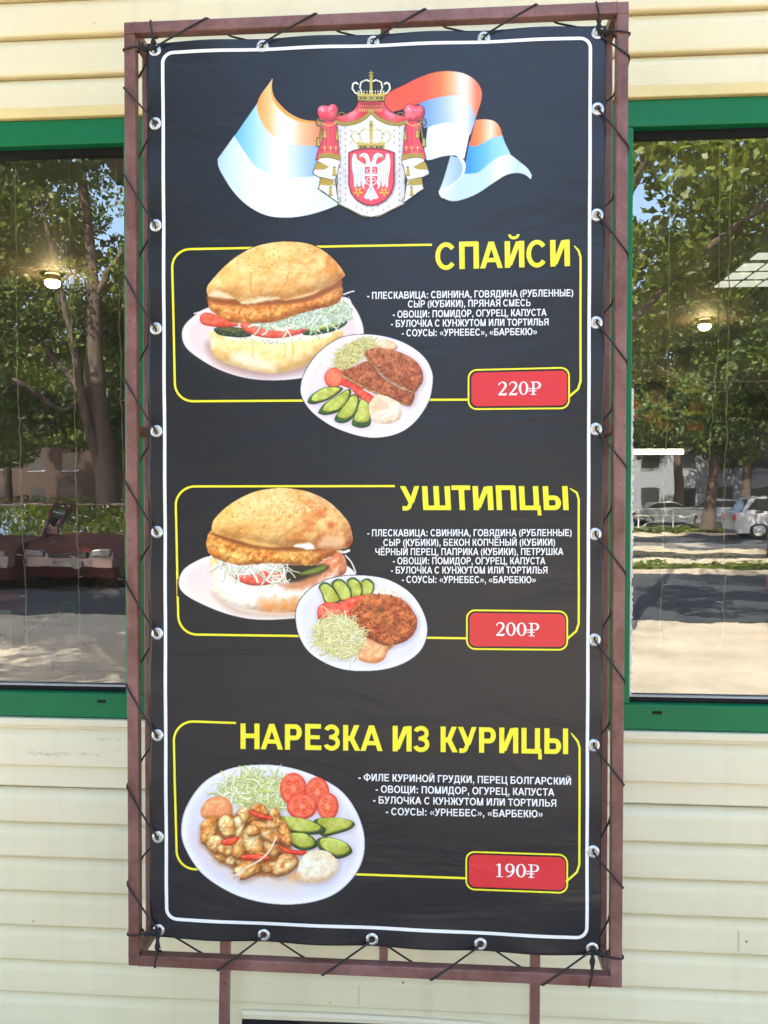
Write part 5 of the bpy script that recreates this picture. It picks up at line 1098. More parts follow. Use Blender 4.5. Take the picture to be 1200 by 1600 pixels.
desc([('- ПЛЕСКАВИЦА: СВИНИНА, ГОВЯДИНА (РУБЛЕННЫЕ)', 574, 893, 838, 837.5, 11), ('СЫР (КУБИКИ), БЕКОН КОПЧЁНЫЙ (КУБИКИ)', 599, 867, 853, 852.5, 11), ('ЧЁРНЫЙ ПЕРЕЦ, ПАПРИКА (КУБИКИ), ПЕТРУШКА', 586.5, 880, 867.5, 867, 11), ('- ОВОЩИ: ПОМИДОР, ОГУРЕЦ, КАПУСТА', 614, 852, 881.5, 881.5, 11), ('- БУЛОЧКА С КУНЖУТОМ ИЛИ ТОРТИЛЬЯ', 611, 855, 896, 896, 11), ('- СОУСЫ: «УРНЕБЕС», «БАРБЕКЮ»', 628, 837, 910.5, 911, 11)], 'six white lines of ingredients in the middle panel')
desc([('- ФИЛЕ КУРИНОЙ ГРУДКИ, ПЕРЕЦ БОЛГАРСКИЙ', 560, 892, 1220, 1226, 11.5), ('- ОВОЩИ: ПОМИДОР, ОГУРЕЦ, КАПУСТА', 587, 866, 1238.5, 1243, 11.5), ('- БУЛОЧКА С КУНЖУТОМ ИЛИ ТОРТИЛЬЯ', 583, 869, 1255.5, 1260, 11.5), ('- СОУСЫ: «УРНЕБЕС», «БАРБЕКЮ»', 603, 848, 1273.5, 1277, 11.5)], 'four white lines of ingredients in the bottom panel')

# price badges: red panel, yellow outline, old-style serif figures drawn stroke by stroke
def glyph(ch):
    E = lambda cx, cy, rx, ry, a0, a1, n=22: [(cx+rx*math.cos(math.radians(a0+(a1-a0)*k/n)), cy+ry*math.sin(math.radians(a0+(a1-a0)*k/n))) for k in range(n+1)]
    W = lambda pts, lo, hi, ph=0: [lo+(hi-lo)*abs(math.cos(math.atan2(p[1]-0.5, (p[0]-0.3)))) for p in pts]
    if ch == '0':
        p = E(0.30, 0.5, 0.215, 0.455, 0, 360, 40); return [(p, [0.05+0.105*abs(math.cos(math.radians(9*k)))**1.5 for k in range(41)])], 0.62
    if ch == '1': return [([(0.30, 0.03), (0.30, 0.96)], [0.14, 0.14]), ([(0.12, 0.025), (0.48, 0.025)], [0.05, 0.05]), ([(0.10, 0.84), (0.20, 0.88), (0.32, 0.965)], [0.03, 0.05, 0.06])], 0.60
    if ch == '2':
        p = E(0.29, 0.72, 0.20, 0.235, 175, -20, 16)+[(0.42, 0.52), (0.30, 0.32), (0.17, 0.17), (0.10, 0.075)]
        return [(p, [0.06, 0.07, 0.07, 0.065, 0.06, 0.06, 0.07, 0.08, 0.09, 0.105, 0.12, 0.13, 0.135, 0.14, 0.14, 0.14, 0.14, 0.125, 0.10, 0.07, 0.05]), ([(0.07, 0.065), (0.45, 0.065), (0.53, 0.075)], [0.12, 0.13, 0.12]), ([(0.50, 0.06), (0.54, 0.20)], [0.07, 0.03])], 0.62
    if ch == '9':
        p = E(0.29, 0.665, 0.20, 0.285, 0, 360, 32); q = [(0.50, 0.70), (0.505, 0.52), (0.46, 0.32), (0.36, 0.15), (0.22, 0.06), (0.10, 0.03)]
        return [(p, [0.05+0.10*abs(math.cos(math.radians(360/32*k)))**1.5 for k in range(33)]), (q, [0.13, 0.13, 0.125, 0.11, 0.08, 0.04])], 0.62
    if ch == '₽':
        bowl = [(0.26, 0.935), (0.42, 0.935)]+E(0.44, 0.70, 0.205, 0.235, 85, -90, 18)+[(0.26, 0.465)]
        return [([(0.26, 0.03), (0.26, 0.96)], [0.135, 0.135]), (bowl, [0.05, 0.055]+[0.05+0.10*max(0, math.cos(math.radians(85-175*k/18)))**1.3 for k in range(19)]+[0.05]), ([(0.10, 0.03), (0.44, 0.03)], [0.05, 0.05]), ([(0.10, 0.945), (0.30, 0.945)], [0.05, 0.05]), ([(-0.02, 0.46), (0.34, 0.46)], [0.055, 0.055]), ([(-0.02, 0.29), (0.44, 0.29)], [0.055, 0.055])], 0.74
def price(txt, BL, BR, h, parent):
    gl = [glyph(c) for c in txt]; tw = sum(g[1] for g in gl); BL, BR = np.array(BL, float), np.array(BR, float); b = MB(); x = 0
    ux = (BR-BL)/tw; uy = np.array((0, -1.0))*h; s_ = (np.linalg.norm(ux)+h)/2
    for g, w in gl:
        for i, (pts, ws) in enumerate(g):
            P = [BL+ux*(x+p[0])+uy*p[1] for p in pts]; r = ribbon(None, P, [q*s_ for q in ws], M_WHITEINK, 0.0012+0.00006*i); b.add(r.v, r.f)
        x += w
    return b.build('price_text', M_WHITEINK, parent)
def badge(o4, i4, txt, BL, BR, h, label):
    out = rrect(*o4, 13, 8, 16); inn = rrect(*i4, 10, 8, 16)
    b = MB(); c = np.mean(np.array(inn), 0); vv = [bp_(*c, 0.0010)]+[bp_(*q, 0.0010) for q in inn]; m = len(inn)
    b.add(vv, [(0, 1+k, 1+(k+1) % m) for k in range(m)]); o = b.build('price_badge', M_REDINK, banner); o['label'] = label
    r = ribbon(None, out, 2.6, M_YELINK, 0.0010, closed=True); r.build('badge_outline', M_YELINK, o)
    # dark gap between outline and panel covers the yellow rule that runs behind it
    price(txt, BL, BR, h, o)
badge(((732,578.5),(889,574.5),(889,638),(732,639.5)), ((736.5,582.5),(886,579),(886,633.5),(736.5,635)), '220₽', (777,618), (846,617), 21.5, 'red price badge reading 220 roubles')
badge(((729.5,953),(886,955),(886,1015),(729.5,1013.5)), ((733.5,957),(883,959),(883,1010.5),(733.5,1009.5)), '200₽', (773.5,993), (843,994), 21.5, 'red price badge reading 200 roubles')
badge(((728.5,1330.5),(886,1335),(886,1394),(728.5,1389)), ((732.5,1334.5),(883,1339),(883,1390),(732.5,1385)), '190₽', (772,1369.5), (843,1371), 21.5, 'red price badge reading 190 roubles')
# ------------------------------------------------------------------ inside the cafe
M_LAMP = emit('lit_lamp_glass', (1.0, 0.72, 0.36), 22.0)
M_TUBE = emit('lit_tube', (1.0, 0.84, 0.56), 1.3)
M_BRASS = mat('brass_ring', (0.62, 0.46, 0.24), 0.35, metal=0.7)
def ceiling_lamp(px, py, zc, label):
    p0 = np.array(at(px, py, 1.0)); d = p0-CAM; t = (zc-CAM[2])/d[2]; p = CAM+d*t
    o = empty('ceiling_lamp', (p[0], p[1], zc), label, 'ceiling lamp', 'round lamps on the cafe ceiling')
    b = MB(); b.lathe([(0.030, 0.0345), (0.040, 0.012), (0.039, 0.006), (0.030, 0.001), (0.028, 0.010)], p-np.array((0, 0, 0))+np.array((0, 0, zc-p[2])), 'z', 28); b.build('lamp_ring', M_BRASS, o)
    b = MB(); b.lathe([(0.028, 0.006), (0.033, -0.003), (0.031, -0.012), (0.024, -0.020), (0.013, -0.025), (0.0005, -0.027)], (p[0], p[1], zc), 'z', 24); b.build('lamp_glass', M_LAMP, o)
ceiling_lamp(82, 441, 2.584, 'lit round ceiling lamp seen through the window left of the stand')
ceiling_lamp(1101, 509, 2.584, 'lit round ceiling lamp seen through the window right of the stand')
def ceil_pt(px, py, z):
    p0 = np.array(at(px, py, 1.0)); d = p0-CAM; return CAM+d*((z-CAM[2])/d[2])
yt = BY-0.25; pa, pb = at(960, 706, yt), at(1067, 706, yt)
o = empty('tube_light', (pb[0]-0.3, yt, pb[2]), 'long lit tube light glowing across the window right of the stand', 'tube light')
b = MB(); b.tube([(pa[0]-0.5, yt, pb[2]), (pb[0], yt, pb[2])], 0.022, 12); b.build('lit_tube', M_TUBE, o)
b = MB(); b.box(pa[0]-0.55, pb[0]+0.05, yt+0.03, yt+0.07, pb[2]-0.012, pb[2]+0.03, 0.004); b.box(pb[0]+0.001, pb[0]+0.03, yt-0.022, yt+0.03, pb[2]-0.025, pb[2]+0.025, 0.003); b.build('fixture', mat('white_fixture', (0.7, 0.68, 0.62), 0.4), o)
# square louvre lamp in the ceiling, near the right edge
ZC = 2.605; q0, q1 = ceil_pt(1117, 448, ZC), ceil_pt(1174, 397, ZC); x0 = q0[0]
o = empty('louvre_lamp', (x0+0.3, (q0[1]+q1[1])/2, ZC), 'pale square louvre ceiling lamp at the far right of the window', 'ceiling lamp'); M_LOUV = emit('louvre_cells', (1.0, 0.97, 0.86), 0.11)
b = MB(); b.box(x0-0.02, x0+0.62, q1[1]-0.03, q0[1]+0.03, ZC+0.003, ZC+0.014); b.build('housing', mat('louvre_housing', (0.10, 0.10, 0.09), 0.5), o)
for (ya, yb) in ((397, 406), (413, 423), (427, 436), (440, 448)):
    a, c = ceil_pt(1150, ya, ZC)[1], ceil_pt(1150, yb, ZC)[1]; b = MB()
    for k in range(6): b.box(x0+0.10*k, x0+0.10*k+0.084, a, c, ZC-0.002, ZC+0.0025)
    b.build('louvre_strip', M_LOUV, o)
# fairy lights hanging inside the glass
M_WIRE = mat('clear_yellow_wire', (0.42, 0.36, 0.20), 0.4); M_BULB = mat('clear_bulb', (0.75, 0.72, 0.66), 0.25)
def fairy(px_pts, label, seed, ticks):
    rnd = random.Random(seed); pts = []
    yy = GLASS_Y+0.035
    P = [at(px, py, yy) for px, py in px_pts]
    for i in range(len(P)-1):
        for k in range(10):
            q = P[i]+(P[i+1]-P[i])*k/10; pts.append((q[0]+rnd.uniform(-.0022, .0022), yy+rnd.uniform(-.003, .003), q[2]))
    pts.append(tuple(P[-1]))
    top = (P[0][0], yy, 2.47)
    o = empty('fairy_light_string', tuple(top), label, 'fairy lights', 'fairy light wires hanging inside the windows')
    b = MB(); b.tube([top]+pts, 0.0012, 5)
    q2 = [(p[0]+0.0022*math.sin(i*0.9), p[1]+0.002*math.cos(i*0.9), p[2]) for i, p in enumerate(pts)]; b.tube(q2, 0.0009, 5); b.build('wire', M_WIRE, o)
    for t in ticks:
        p = at(t[0], t[1], yy); s_ = t[2]; b = MB(); b.tube([p, (p[0]+s_*0.006, p[1], p[2]+0.001), (p[0]+s_*0.010, p[1]-0.002, p[2]+0.002), (p[0]+s_*0.017, p[1]-0.003, p[2]+0.003*s_*s_)], [0.0010, 0.0016, 0.0019, 0.0012], 6); b.build('bulb', M_BULB, o)
fairy([(24,320),(27,560),(30,660),(33,790),(39,900),(43,1040)], 'fairy light wire hanging nearest the left side of the photo', 1, [(27,515,-1),(31,654,1),(30,724,-1),(36,868,-1),(40,932,-1)])
fairy([(108,330),(111,480),(115,600),(118,720),(121,850),(125,960),(126,1030)], 'fairy light wire hanging in front of the thick tree reflection', 2, [(111,450,1),(113,520,1),(120,871,-1),(121,902,1),(126,1015,-1)])
fairy([(182,300),(186,480),(190,640),(193,770),(196,890)], 'fairy light wire hanging close beside the left upright of the stand', 3, [(190,626,1),(195,835,-1),(194,906,-1)])
fairy([(1047,300),(1045,440),(1043,560),(1041,690),(1037,820),(1034,900),(1031,1010)], 'fairy light wire crossing the tube light right of the stand', 4, [(1044,488,-1),(1044,560,-1),(1042,632,1),(1036,914,1),(1034,986,1)])
fairy([(1142,200),(1140,380),(1138,520),(1134,700),(1131,800),(1132,900),(1130,1010)], 'fairy light wire hanging nearest the right side of the photo', 5, [(1140,572,1),(1138,655,1),(1130,942,-1),(1126,1011,-1)])
fairy([(1122,548),(1116,610),(1109,690),(1106,742)], 'short slanting fairy light wire between the two longer ones on the right', 6, [(1118,560,1)])
# back wall menu boards (right) and lettered counter
M_BOARD = mat('dark_board', (0.015, 0.014, 0.014), 0.5); M_ORANGE = mat('orange_print', (0.26, 0.105, 0.04), 0.6, var=0.5, vscale=14); M_YEL = mat('yellow_print', (0.85, 0.62, 0.03), 0.6, var=0.2); M_REDP = mat('red_print', (0.42, 0.05, 0.04), 0.6, var=0.2); M_WHITEP = mat('white_print', (0.6, 0.6, 0.56), 0.6)
def on_wall(px, py, y): return at(px, py, y)
def board(px0, py0, px1, py1, label, items):
    yb = BY-0.05; a, c = at(px0, py0, yb), at(px1, py1, yb)
    o = empty('menu_board', ((a[0]+c[0])/2, yb, c[2]), label, 'menu board', 'dim menu boards on the back wall of the cafe')
    b = MB(); b.box(a[0], c[0], yb-0.01, yb+0.03, c[2], a[2], 0.004); b.build('panel', M_BOARD, o)
    for (k, x, y, rx, ry) in items:
        q = at(x, y, yb-0.014); w, h = rx*abs(c[0]-a[0])/abs(px1-px0), ry*abs(a[2]-c[2])/abs(py1-py0)
        b = MB()
        if k == 'o': b.lathe([(0.0, -0.004), (w*0.6, -0.004), (w, 0.0), (w, 0.006)], (0, 0, 0), 'y', 18); b.v = [(q[0]+v[0], q[1]+v[1], q[2]+v[2]*h/w) for v in b.v]; b.build('food_picture', M_ORANGE, o)
        else: b.box(q[0]-w, q[0]+w, q[1]-0.003, q[1]+0.006, q[2]-h, q[2]+h); b.build({'r': 'red_label', 'y': 'yellow_strip'}[k], {'r': M_REDP, 'y': M_YEL}[k], o)
board(1006, 562, 1112, 676, 'dim menu board with three burger pictures behind the right window', [('o',1026,582,17,13),('o',1046,596,12,9),('o',1025,617,17,13),('o',1045,632,12,7),('o',1022,650,15,11),('o',1040,664,12,8),('r',1091,600,12,6),('r',1088,634,12,6),('r',1086,667,13,6),('y',1086,645,18,2.5),('y',1084,611,20,2.5)])
board(1117, 566, 1240, 640, 'dim board with a wide yellow strip at the far right of the window', [('r',1150,571,34,4),('y',1178,588,58,9)])
board(960, 570, 1003, 690, 'dim board with a small yellow tag at the left edge of the right window', [('y',997,590,6,9),('r',992,632,8,8),('r',990,650,7,4)])
M_COUNTER = mat('dark_counter', (0.02, 0.018, 0.014), 0.45, var=0.3)
yc = 4.2; a = at(1004, 887, yc); c = at(1240, 867, yc)
o = empty('service_counter', (c[0]-0.8, yc, 0.1), 'dark counter with yellow lettering behind the right window', 'counter')
b = MB(); b.box(a[0]-0.8, 4.0, yc, yc+0.5, 0.1, a[2]-0.02, 0.01); b.build('front', M_COUNTER, o)
b = MB(); b.box(a[0]-0.8, 4.0, yc-0.004, yc+0.52, c[2]+0.03, c[2]+0.07, 0.006); b.build('top', M_COUNTER, o)
def plain_text(name, txt, p0, p1, h, mat_, parent):
    cu = bpy.data.curves.new(name, 'FONT'); cu.body = txt; cu.offset = 0.03; cu.extrude = 0.02
    ob = bpy.data.objects.new('temporary', cu); col.objects.link(ob); bpy.context.view_layer.update()
    me = bpy.data.meshes.new_from_object(ob.evaluated_get(bpy.context.evaluated_depsgraph_get())); bpy.data.objects.remove(ob); bpy.data.curves.remove(cu)
    xs = [v.co.x for v in me.vertices]; x0, x1 = min(xs), max(xs)
    for v in me.vertices:
        t = (v.co.x-x0)/(x1-x0); y = v.co.y/0.727
        v.co = (p0[0]+(p1[0]-p0[0])*t, p0[1]-v.co.z*0.3, p0[2]+(p1[2]-p0[2])*t+h*y)
    return link_mesh(name, me, mat_, parent)
b0, b1 = at(1010, 881, yc-0.01), at(1150, 878, yc-0.01); plain_text('lettering', 'СЕРВИС', b0, b1, 0.058, M_YEL, o)
# tables and what stands on them (left window)
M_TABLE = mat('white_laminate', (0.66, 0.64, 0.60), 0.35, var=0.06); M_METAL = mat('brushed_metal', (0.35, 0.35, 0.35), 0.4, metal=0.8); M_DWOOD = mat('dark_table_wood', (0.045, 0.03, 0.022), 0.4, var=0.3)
def floor_pt(px, py, z):
    p0 = np.array(at(px, py, 1.0)); d = p0-CAM; t = (z-CAM[2])/d[2]; return CAM+d*t
TZ = 0.76
p = floor_pt(48, 1053, TZ)
o = empty('round_table', (p[0], p[1], 0.1), 'small round white cafe table inside the left window', 'table')
b = MB(); b.lathe([(0.0, 0.0), (0.135, 0.0), (0.142, -0.006), (0.142, -0.016), (0.132, -0.022), (0.0, -0.022)], (p[0], p[1], TZ), 'z', 36); b.build('tabletop', M_TABLE, o)
b = MB(); b.lathe([(0.10, 0.11), (0.10, 0.125), (0.03, 0.14), (0.018, 0.3), (0.018, 0.70), (0.05, 0.735)], (p[0], p[1], 0.0), 'z', 20); b.build('pedestal', M_METAL, o)
p = floor_pt(77, 1048, TZ)
o = empty('paper_cup', tuple(p), 'white paper cup on the round white table', 'cup'); b = MB(); b.lathe([(0.0, 0.001), (0.022, 0.001), (0.030, 0.085), (0.0315, 0.088), (0.029, 0.086), (0.022, 0.01)], p, 'z', 24); b.build('cup_body', M_TABLE, o)
y2 = floor_pt(70, 1035, TZ)[1]
o = empty('long_table', (-2.2, y2+0.7, 0.1), 'long dark table behind the round white one, with crumpled paper on it', 'table')
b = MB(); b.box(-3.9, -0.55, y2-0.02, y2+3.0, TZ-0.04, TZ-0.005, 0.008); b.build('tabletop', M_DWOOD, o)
for x in (-3.7, -0.75):
    for y in (y2+0.1, y2+2.8):
        b = MB(); b.box(x-0.03, x+0.03, y-0.03, y+0.03, 0.1, TZ-0.041); b.build('leg', M_DWOOD, o)
M_PAPER = mat('crumpled_beige_paper', (0.44, 0.36, 0.25), 0.8, var=0.15, vscale=20); M_BROWN = mat('brown_paper', (0.36, 0.17, 0.07), 0.8, var=0.25, vscale=16)
def crumple(px, py, w, d_, h, m_, name, label, cat, seed, group=None):
    import bmesh
    rnd = random.Random(seed); p = floor_pt(px, py, TZ); bm = bmesh.new(); bmesh.ops.create_icosphere(bm, subdivisions=3, radius=1.0)
    from mathutils import noise as mn
    for v in bm.verts:
        n = mn.noise(Vector(v.co)*2.1+Vector((seed*3.1, 0, 0)))*0.38+mn.noise(Vector(v.co)*5.0+Vector((0, seed*2.0, 0)))*0.18
        q = v.co*(1.0+n); v.co = (p[0]+q.x*w, p[1]+q.y*d_, TZ+max(-0.9, q.z)*h*0.5+h*0.45)
    me = bpy.data.meshes.new(name); bm.to_mesh(me); bm.free(); o = link_mesh(name, me, m_); tag(o, label, cat, group)
crumple(62, 1024, 0.11, 0.10, 0.075, M_PAPER, 'paper_bag', 'crumpled beige paper bag left of the cup on the dark table', 'paper bag', 1); crumple(112, 1021, 0.13, 0.09, 0.10, M_PAPER, 'paper_wrapper', 'larger crumpled beige wrapper right of the cup on the dark table', 'wrapper', 2)
crumple(43, 987, 0.085, 0.08, 0.10, M_BROWN, 'bread_roll', 'round brown bread roll far back on the dark table', 'bread roll', 3)
crumple(164, 944, 0.10, 0.06, 0.24, M_BROWN, 'takeaway_bag', 'folded brown takeaway bag standing near the stand upright, inside the left window', 'paper bag', 4)
p = floor_pt(105, 974, TZ)
M_GREENG = mat('green_plastic', (0.10, 0.32, 0.03), 0.3, trans=0.3)
o = empty('green_cup', tuple(p), 'bright green cup far back on the dark table', 'cup'); b = MB(); b.lathe([(0.0, 0.001), (0.044, 0.001), (0.056, 0.13), (0.058, 0.134), (0.054, 0.13), (0.043, 0.01)], p, 'z', 24); b.build('cup_body', M_GREENG, o)
pa_ = floor_pt(-40, 1024, TZ); pb_ = floor_pt(19, 1022, TZ); zt = at(19, 936, pb_[1])[2]
o = empty('snack_box', ((pa_[0]+pb_[0])/2, pb_[1]+0.05, TZ), 'red and cream card box at the left edge of the window', 'box')
b = MB(); b.box(pa_[0], pb_[0], pb_[1], pb_[1]+0.12, TZ+0.001, TZ+(zt-TZ)*0.62, 0.002); b.build('box_base', mat('cream_card', (0.55, 0.47, 0.33), 0.6, var=0.1), o)
b = MB(); b.box(pa_[0], pb_[0], pb_[1]+0.0005, pb_[1]+0.1195, TZ+(zt-TZ)*0.621, zt-0.01, 0.002)
b.add([(pa_[0], pb_[1], zt-0.0095), (pb_[0], pb_[1], zt-0.0095), (pb_[0], pb_[1]+0.119, zt-0.0095), (pa_[0], pb_[1]+0.119, zt-0.0095), (pa_[0]+0.01, pb_[1]+0.06, zt+0.03), (pb_[0]-0.02, pb_[1]+0.06, zt+0.02)], [(0, 1, 5, 4), (1, 2, 5), (2, 3, 4, 5), (3, 0, 4)]); b.build('box_lid', mat('red_card', (0.30, 0.035, 0.03), 0.6, var=0.15), o)
b = MB(); zz = TZ+(zt-TZ)*0.72; b.box(pa_[0]+0.02, pb_[0]-0.006, pb_[1]-0.0015, pb_[1]+0.001, zz, zz+0.022); b.build('box_label', M_WHITEP, o)
b = MB(); b.lathe([(0.018, 0.0), (0.027, -0.0012), (0.027, 0.0)], (pb_[0]-0.05, pb_[1]-0.0003, TZ+(zt-TZ)*0.28), 'y', 20); b.build('box_mark', mat('grey_ink', (0.12, 0.12, 0.11), 0.6), o)
# ------------------------------------------------------------------ the street behind the photographer, mirrored in the windows
def strip(name, y0, y1, z, m_, x0=-60, x1=60, ny=1):
    b = MB(); b.add([(x0, y0, z), (x1, y0, z), (x1, y1, z), (x0, y1, z)], [(0, 1, 2, 3)]); o = b.build(name, m_); tag(o, kind='structure'); return o
M_CONC = mat('worn_concrete_paving', (0.36, 0.31, 0.24), 0.85, var=0.22, vscale=1.6, bump=0.3, bscale=9)
M_ASPH = mat('grey_asphalt', (0.045, 0.049, 0.056), 0.9, spec=0.1, var=0.25, vscale=2.0, bump=0.2, bscale=60)  # kept very dark so the colour carries tree shade too
M_ROAD = mat('pale_worn_road', (0.30, 0.27, 0.23), 0.8, var=0.15, vscale=1.2)
M_SOIL = mat('shaded_soil_and_turf', (0.030, 0.034, 0.012), 0.95, c2=(0.014, 0.012, 0.008), vscale=3.0, bump=0.5, bscale=20)  # soil and turf darkened, tree shade is put into the colour
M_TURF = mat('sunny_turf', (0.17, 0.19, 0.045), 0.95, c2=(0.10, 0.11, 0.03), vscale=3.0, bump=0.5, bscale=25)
g = strip('ground', -400, 60, -0.02, M_SOIL, -400, 400)
strip('forecourt_paving', -8.2, WF+0.3, 0.0, M_CONC); strip('asphalt_lane', -14.6, -8.201, 0.004, M_ASPH); strip('verge', -17.6, -14.75, 0.02, M_SOIL)
strip('footpath', -19.4, -17.75, 0.024, M_ASPH); strip('lawn', -21.2, -19.55, 0.03, M_SOIL); strip('road', -31.5, -21.35, -0.004, M_ROAD); strip('shaded_road', -31.3, -26.4, 0.0, M_ASPH)  # shade put into colour: dark footpath, lawn and far half of the road
strip('tree_verge', -35.5, -31.65, 0.04, M_TURF); strip('far_path', -39.5, -35.6, 0.01, M_ROAD); strip('far_lawn', -43.0, -39.6, 0.03, M_TURF); strip('far_parking', -52, -43.1, 0.0, M_ASPH)
for i, (y0, y1) in enumerate(((-14.75, -14.6), (-17.75, -17.6), (-21.35, -21.2), (-31.65, -31.5))):
    b = MB(); b.box(-60, 60, y0+0.0005, y1-0.0005, -0.02, 0.11); o = b.build('kerb', M_CONC); tag(o, kind='structure')
b = MB()
for k in range(-14, 15): b.add([(k*4.0, -26.36, 0.004), (k*4.0+2.2, -26.36, 0.004), (k*4.0+2.2, -26.24, 0.004), (k*4.0, -26.24, 0.004)], [(0, 1, 2, 3)])
tag(b.build('road_marking', mat('white_road_paint', (0.7, 0.7, 0.68), 0.7)), kind='structure')

# ---- trees
M_BARK = mat('grey_brown_bark', (0.065, 0.045, 0.033), 0.9, var=0.4, vscale=5, stretch=(3, 3, 0.6), bump=0.8, bscale=14)
def leaf_mat(name, c, c2):
    m, nt, p = nodes(name); N, L = nt.nodes, nt.links
    tc = N.new('ShaderNodeTexCoord'); nz = N.new('ShaderNodeTexNoise'); nz.inputs['Scale'].default_value = 0.9; nz.inputs['Detail'].default_value = 5; L.new(tc.outputs['Object'], nz.inputs['Vector'])
    rp = N.new('ShaderNodeValToRGB'); rp.color_ramp.elements[0].position = 0.35; rp.color_ramp.elements[0].color = (*c, 1); rp.color_ramp.elements[1].position = 0.65; rp.color_ramp.elements[1].color = (*c2, 1); L.new(nz.outputs['Fac'], rp.inputs[0])
    L.new(rp.outputs[0], p.inputs['Base Color']); p.inputs['Roughness'].default_value = 0.5
    t = N.new('ShaderNodeBsdfTranslucent'); L.new(rp.outputs[0], t.inputs[0]); mx = N.new('ShaderNodeMixShader'); mx.inputs[0].default_value = 0.4
    L.new(p.outputs[0], mx.inputs[1]); L.new(t.outputs[0], mx.inputs[2]); L.new(mx.outputs[0], nt.nodes['Material Output'].inputs[0]); return m
M_LEAF = leaf_mat('maple_leaves', (0.060, 0.095, 0.012), (0.15, 0.18, 0.020)); M_LEAF2 = leaf_mat('dark_leaves', (0.040, 0.072, 0.014), (0.10, 0.135, 0.018))
def leaves(name, clumps, n, size, m_, parent, seed):      # leaf-sized faces scattered through the clumps' volume
    rs = np.random.RandomState(seed); cl_ = np.array(clumps, float); w = cl_[:, 3]**2; w /= w.sum()
    k = rs.choice(len(cl_), n, p=w); u = rs.normal(size=(n, 3)); u /= np.linalg.norm(u, axis=1)[:, None]
    rad = cl_[k, 3]*(0.35+0.65*rs.rand(n)**0.6); c = cl_[k, :3]+u*rad[:, None]*np.array((1.0, 1.0, 0.7))
    a = rs.normal(size=(n, 3)); a[:, 2] *= 0.6; a /= np.linalg.norm(a, axis=1)[:, None]
    t = np.cross(a, rs.normal(size=(n, 3))); t /= np.linalg.norm(t, axis=1)[:, None]; s_ = size*(0.6+0.8*rs.rand(n))[:, None]
    nn = np.cross(a, t)
    V = np.stack([c-a*s_, c-a*s_*0.15+t*s_*0.62+nn*s_*0.15, c+a*s_, c-a*s_*0.15-t*s_*0.62+nn*s_*0.15], 1).reshape(-1, 3)
    me = bpy.data.meshes.new(name); F = np.arange(4*n, dtype=np.int32)
    me.vertices.add(4*n); me.loops.add(4*n); me.polygons.add(n); me.vertices.foreach_set('co', V.astype(np.float32).ravel()); me.loops.foreach_set('vertex_index', F); me.polygons.foreach_set('loop_start', np.arange(0, 4*n, 4, dtype=np.int32)); me.update(calc_edges=True)
    return link_mesh(name, me, m_, parent)
def tree(label, base, trunk, limbs, clumps, n, size, m_, seed, group='trees along the street'):
    o = empty('street_tree', tuple(base), label, 'tree', group); B = np.array(base)
    b = MB(); b.tube(smooth_path([B+np.array(q[:3]) for q in trunk], 5), list(np.interp(np.linspace(0, len(trunk)-1, (len(trunk)-1)*5+1), range(len(trunk)), [q[3] for q in trunk])), 12)
    for lm in limbs: b.tube(smooth_path([B+np.array(q[:3]) for q in lm], 4), list(np.interp(np.linspace(0, len(lm)-1, (len(lm)-1)*4+1), range(len(lm)), [q[3] for q in lm])), 8)
    b.build('trunk', M_BARK, o); leaves('crown', [(B[0]+q[0], B[1]+q[1], B[2]+q[2], q[3]) for q in clumps], n, size, m_, o, seed); return o
def rand_clumps(seed, n, rx, ry, z0, z1, r0, r1):
    rnd = random.Random(seed); return [(rnd.gauss(0, rx*0.5), rnd.gauss(0, ry*0.5), rnd.uniform(z0, z1), rnd.uniform(r0, r1)) for _ in range(n)]
# thick leaning tree of the left window
yT = -14.4; t0 = street(160, 905, yT); t0[2] = 0
def rel(px, py, y): return street(px, py, y)-t0
tr = [(*(rel(166, 905, yT)*np.array((1, 1, 0))), 0.36)]+[(*rel(px, py, yT), r) for px, py, r in ((174,850,0.30),(170,780,0.25),(164,720,0.22),(150,630,0.24),(147,560,0.19),(147,460,0.13),(143,410,0.11),(131,310,0.10),(126,250,0.09),(122,150,0.07),(118,40,0.04))]
lm = [[(*rel(150,640,yT),0.12),(*rel(110,590,yT-0.3),0.10),(*rel(60,540,yT-0.8),0.08),(*rel(0,505,yT-1.2),0.06),(*rel(-80,440,yT-1.5),0.03)],
      [(*rel(160,740,yT),0.12),(*rel(138,670,yT+0.3),0.10),(*rel(118,560,yT+0.5),0.08),(*rel(92,440,yT+0.6),0.06),(*rel(60,300,yT+0.5),0.04)],
      [(*rel(145,470,yT),0.08),(*rel(185,400,yT),0.06),(*rel(240,330,yT),0.04)], [(*rel(150,600,yT),0.08),(*rel(100,640,yT+0.6),0.06),(*rel(20,590,yT+1.2),0.035)]]
cl2 = [(*rel(px, py, yT+dy), r) for px, py, dy, r in ((20,290,0,1.0),(60,330,.6,.9),(10,400,0.4,1.1),(80,400,-.5,.7),(30,470,.8,.8),(100,270,.4,.6),(170,270,-.3,.5),(20,560,.5,.7),(70,590,1.0,.45),(-40,500,.5,1.2),(-60,330,.2,1.3),(110,430,.8,.55),(190,470,-.4,.5),(60,500,-.6,.6),(150,220,.5,.6),(60,200,.4,1.1),(-20,180,.2,1.2),(180,560,-1.0,.5),(230,420,0,1.0),(300,300,0,1.3),(140,120,0,1.2),(20,60,0,1.4),(130,350,-1,.45),(95,350,.2,.45),(100,530,.9,.4))]
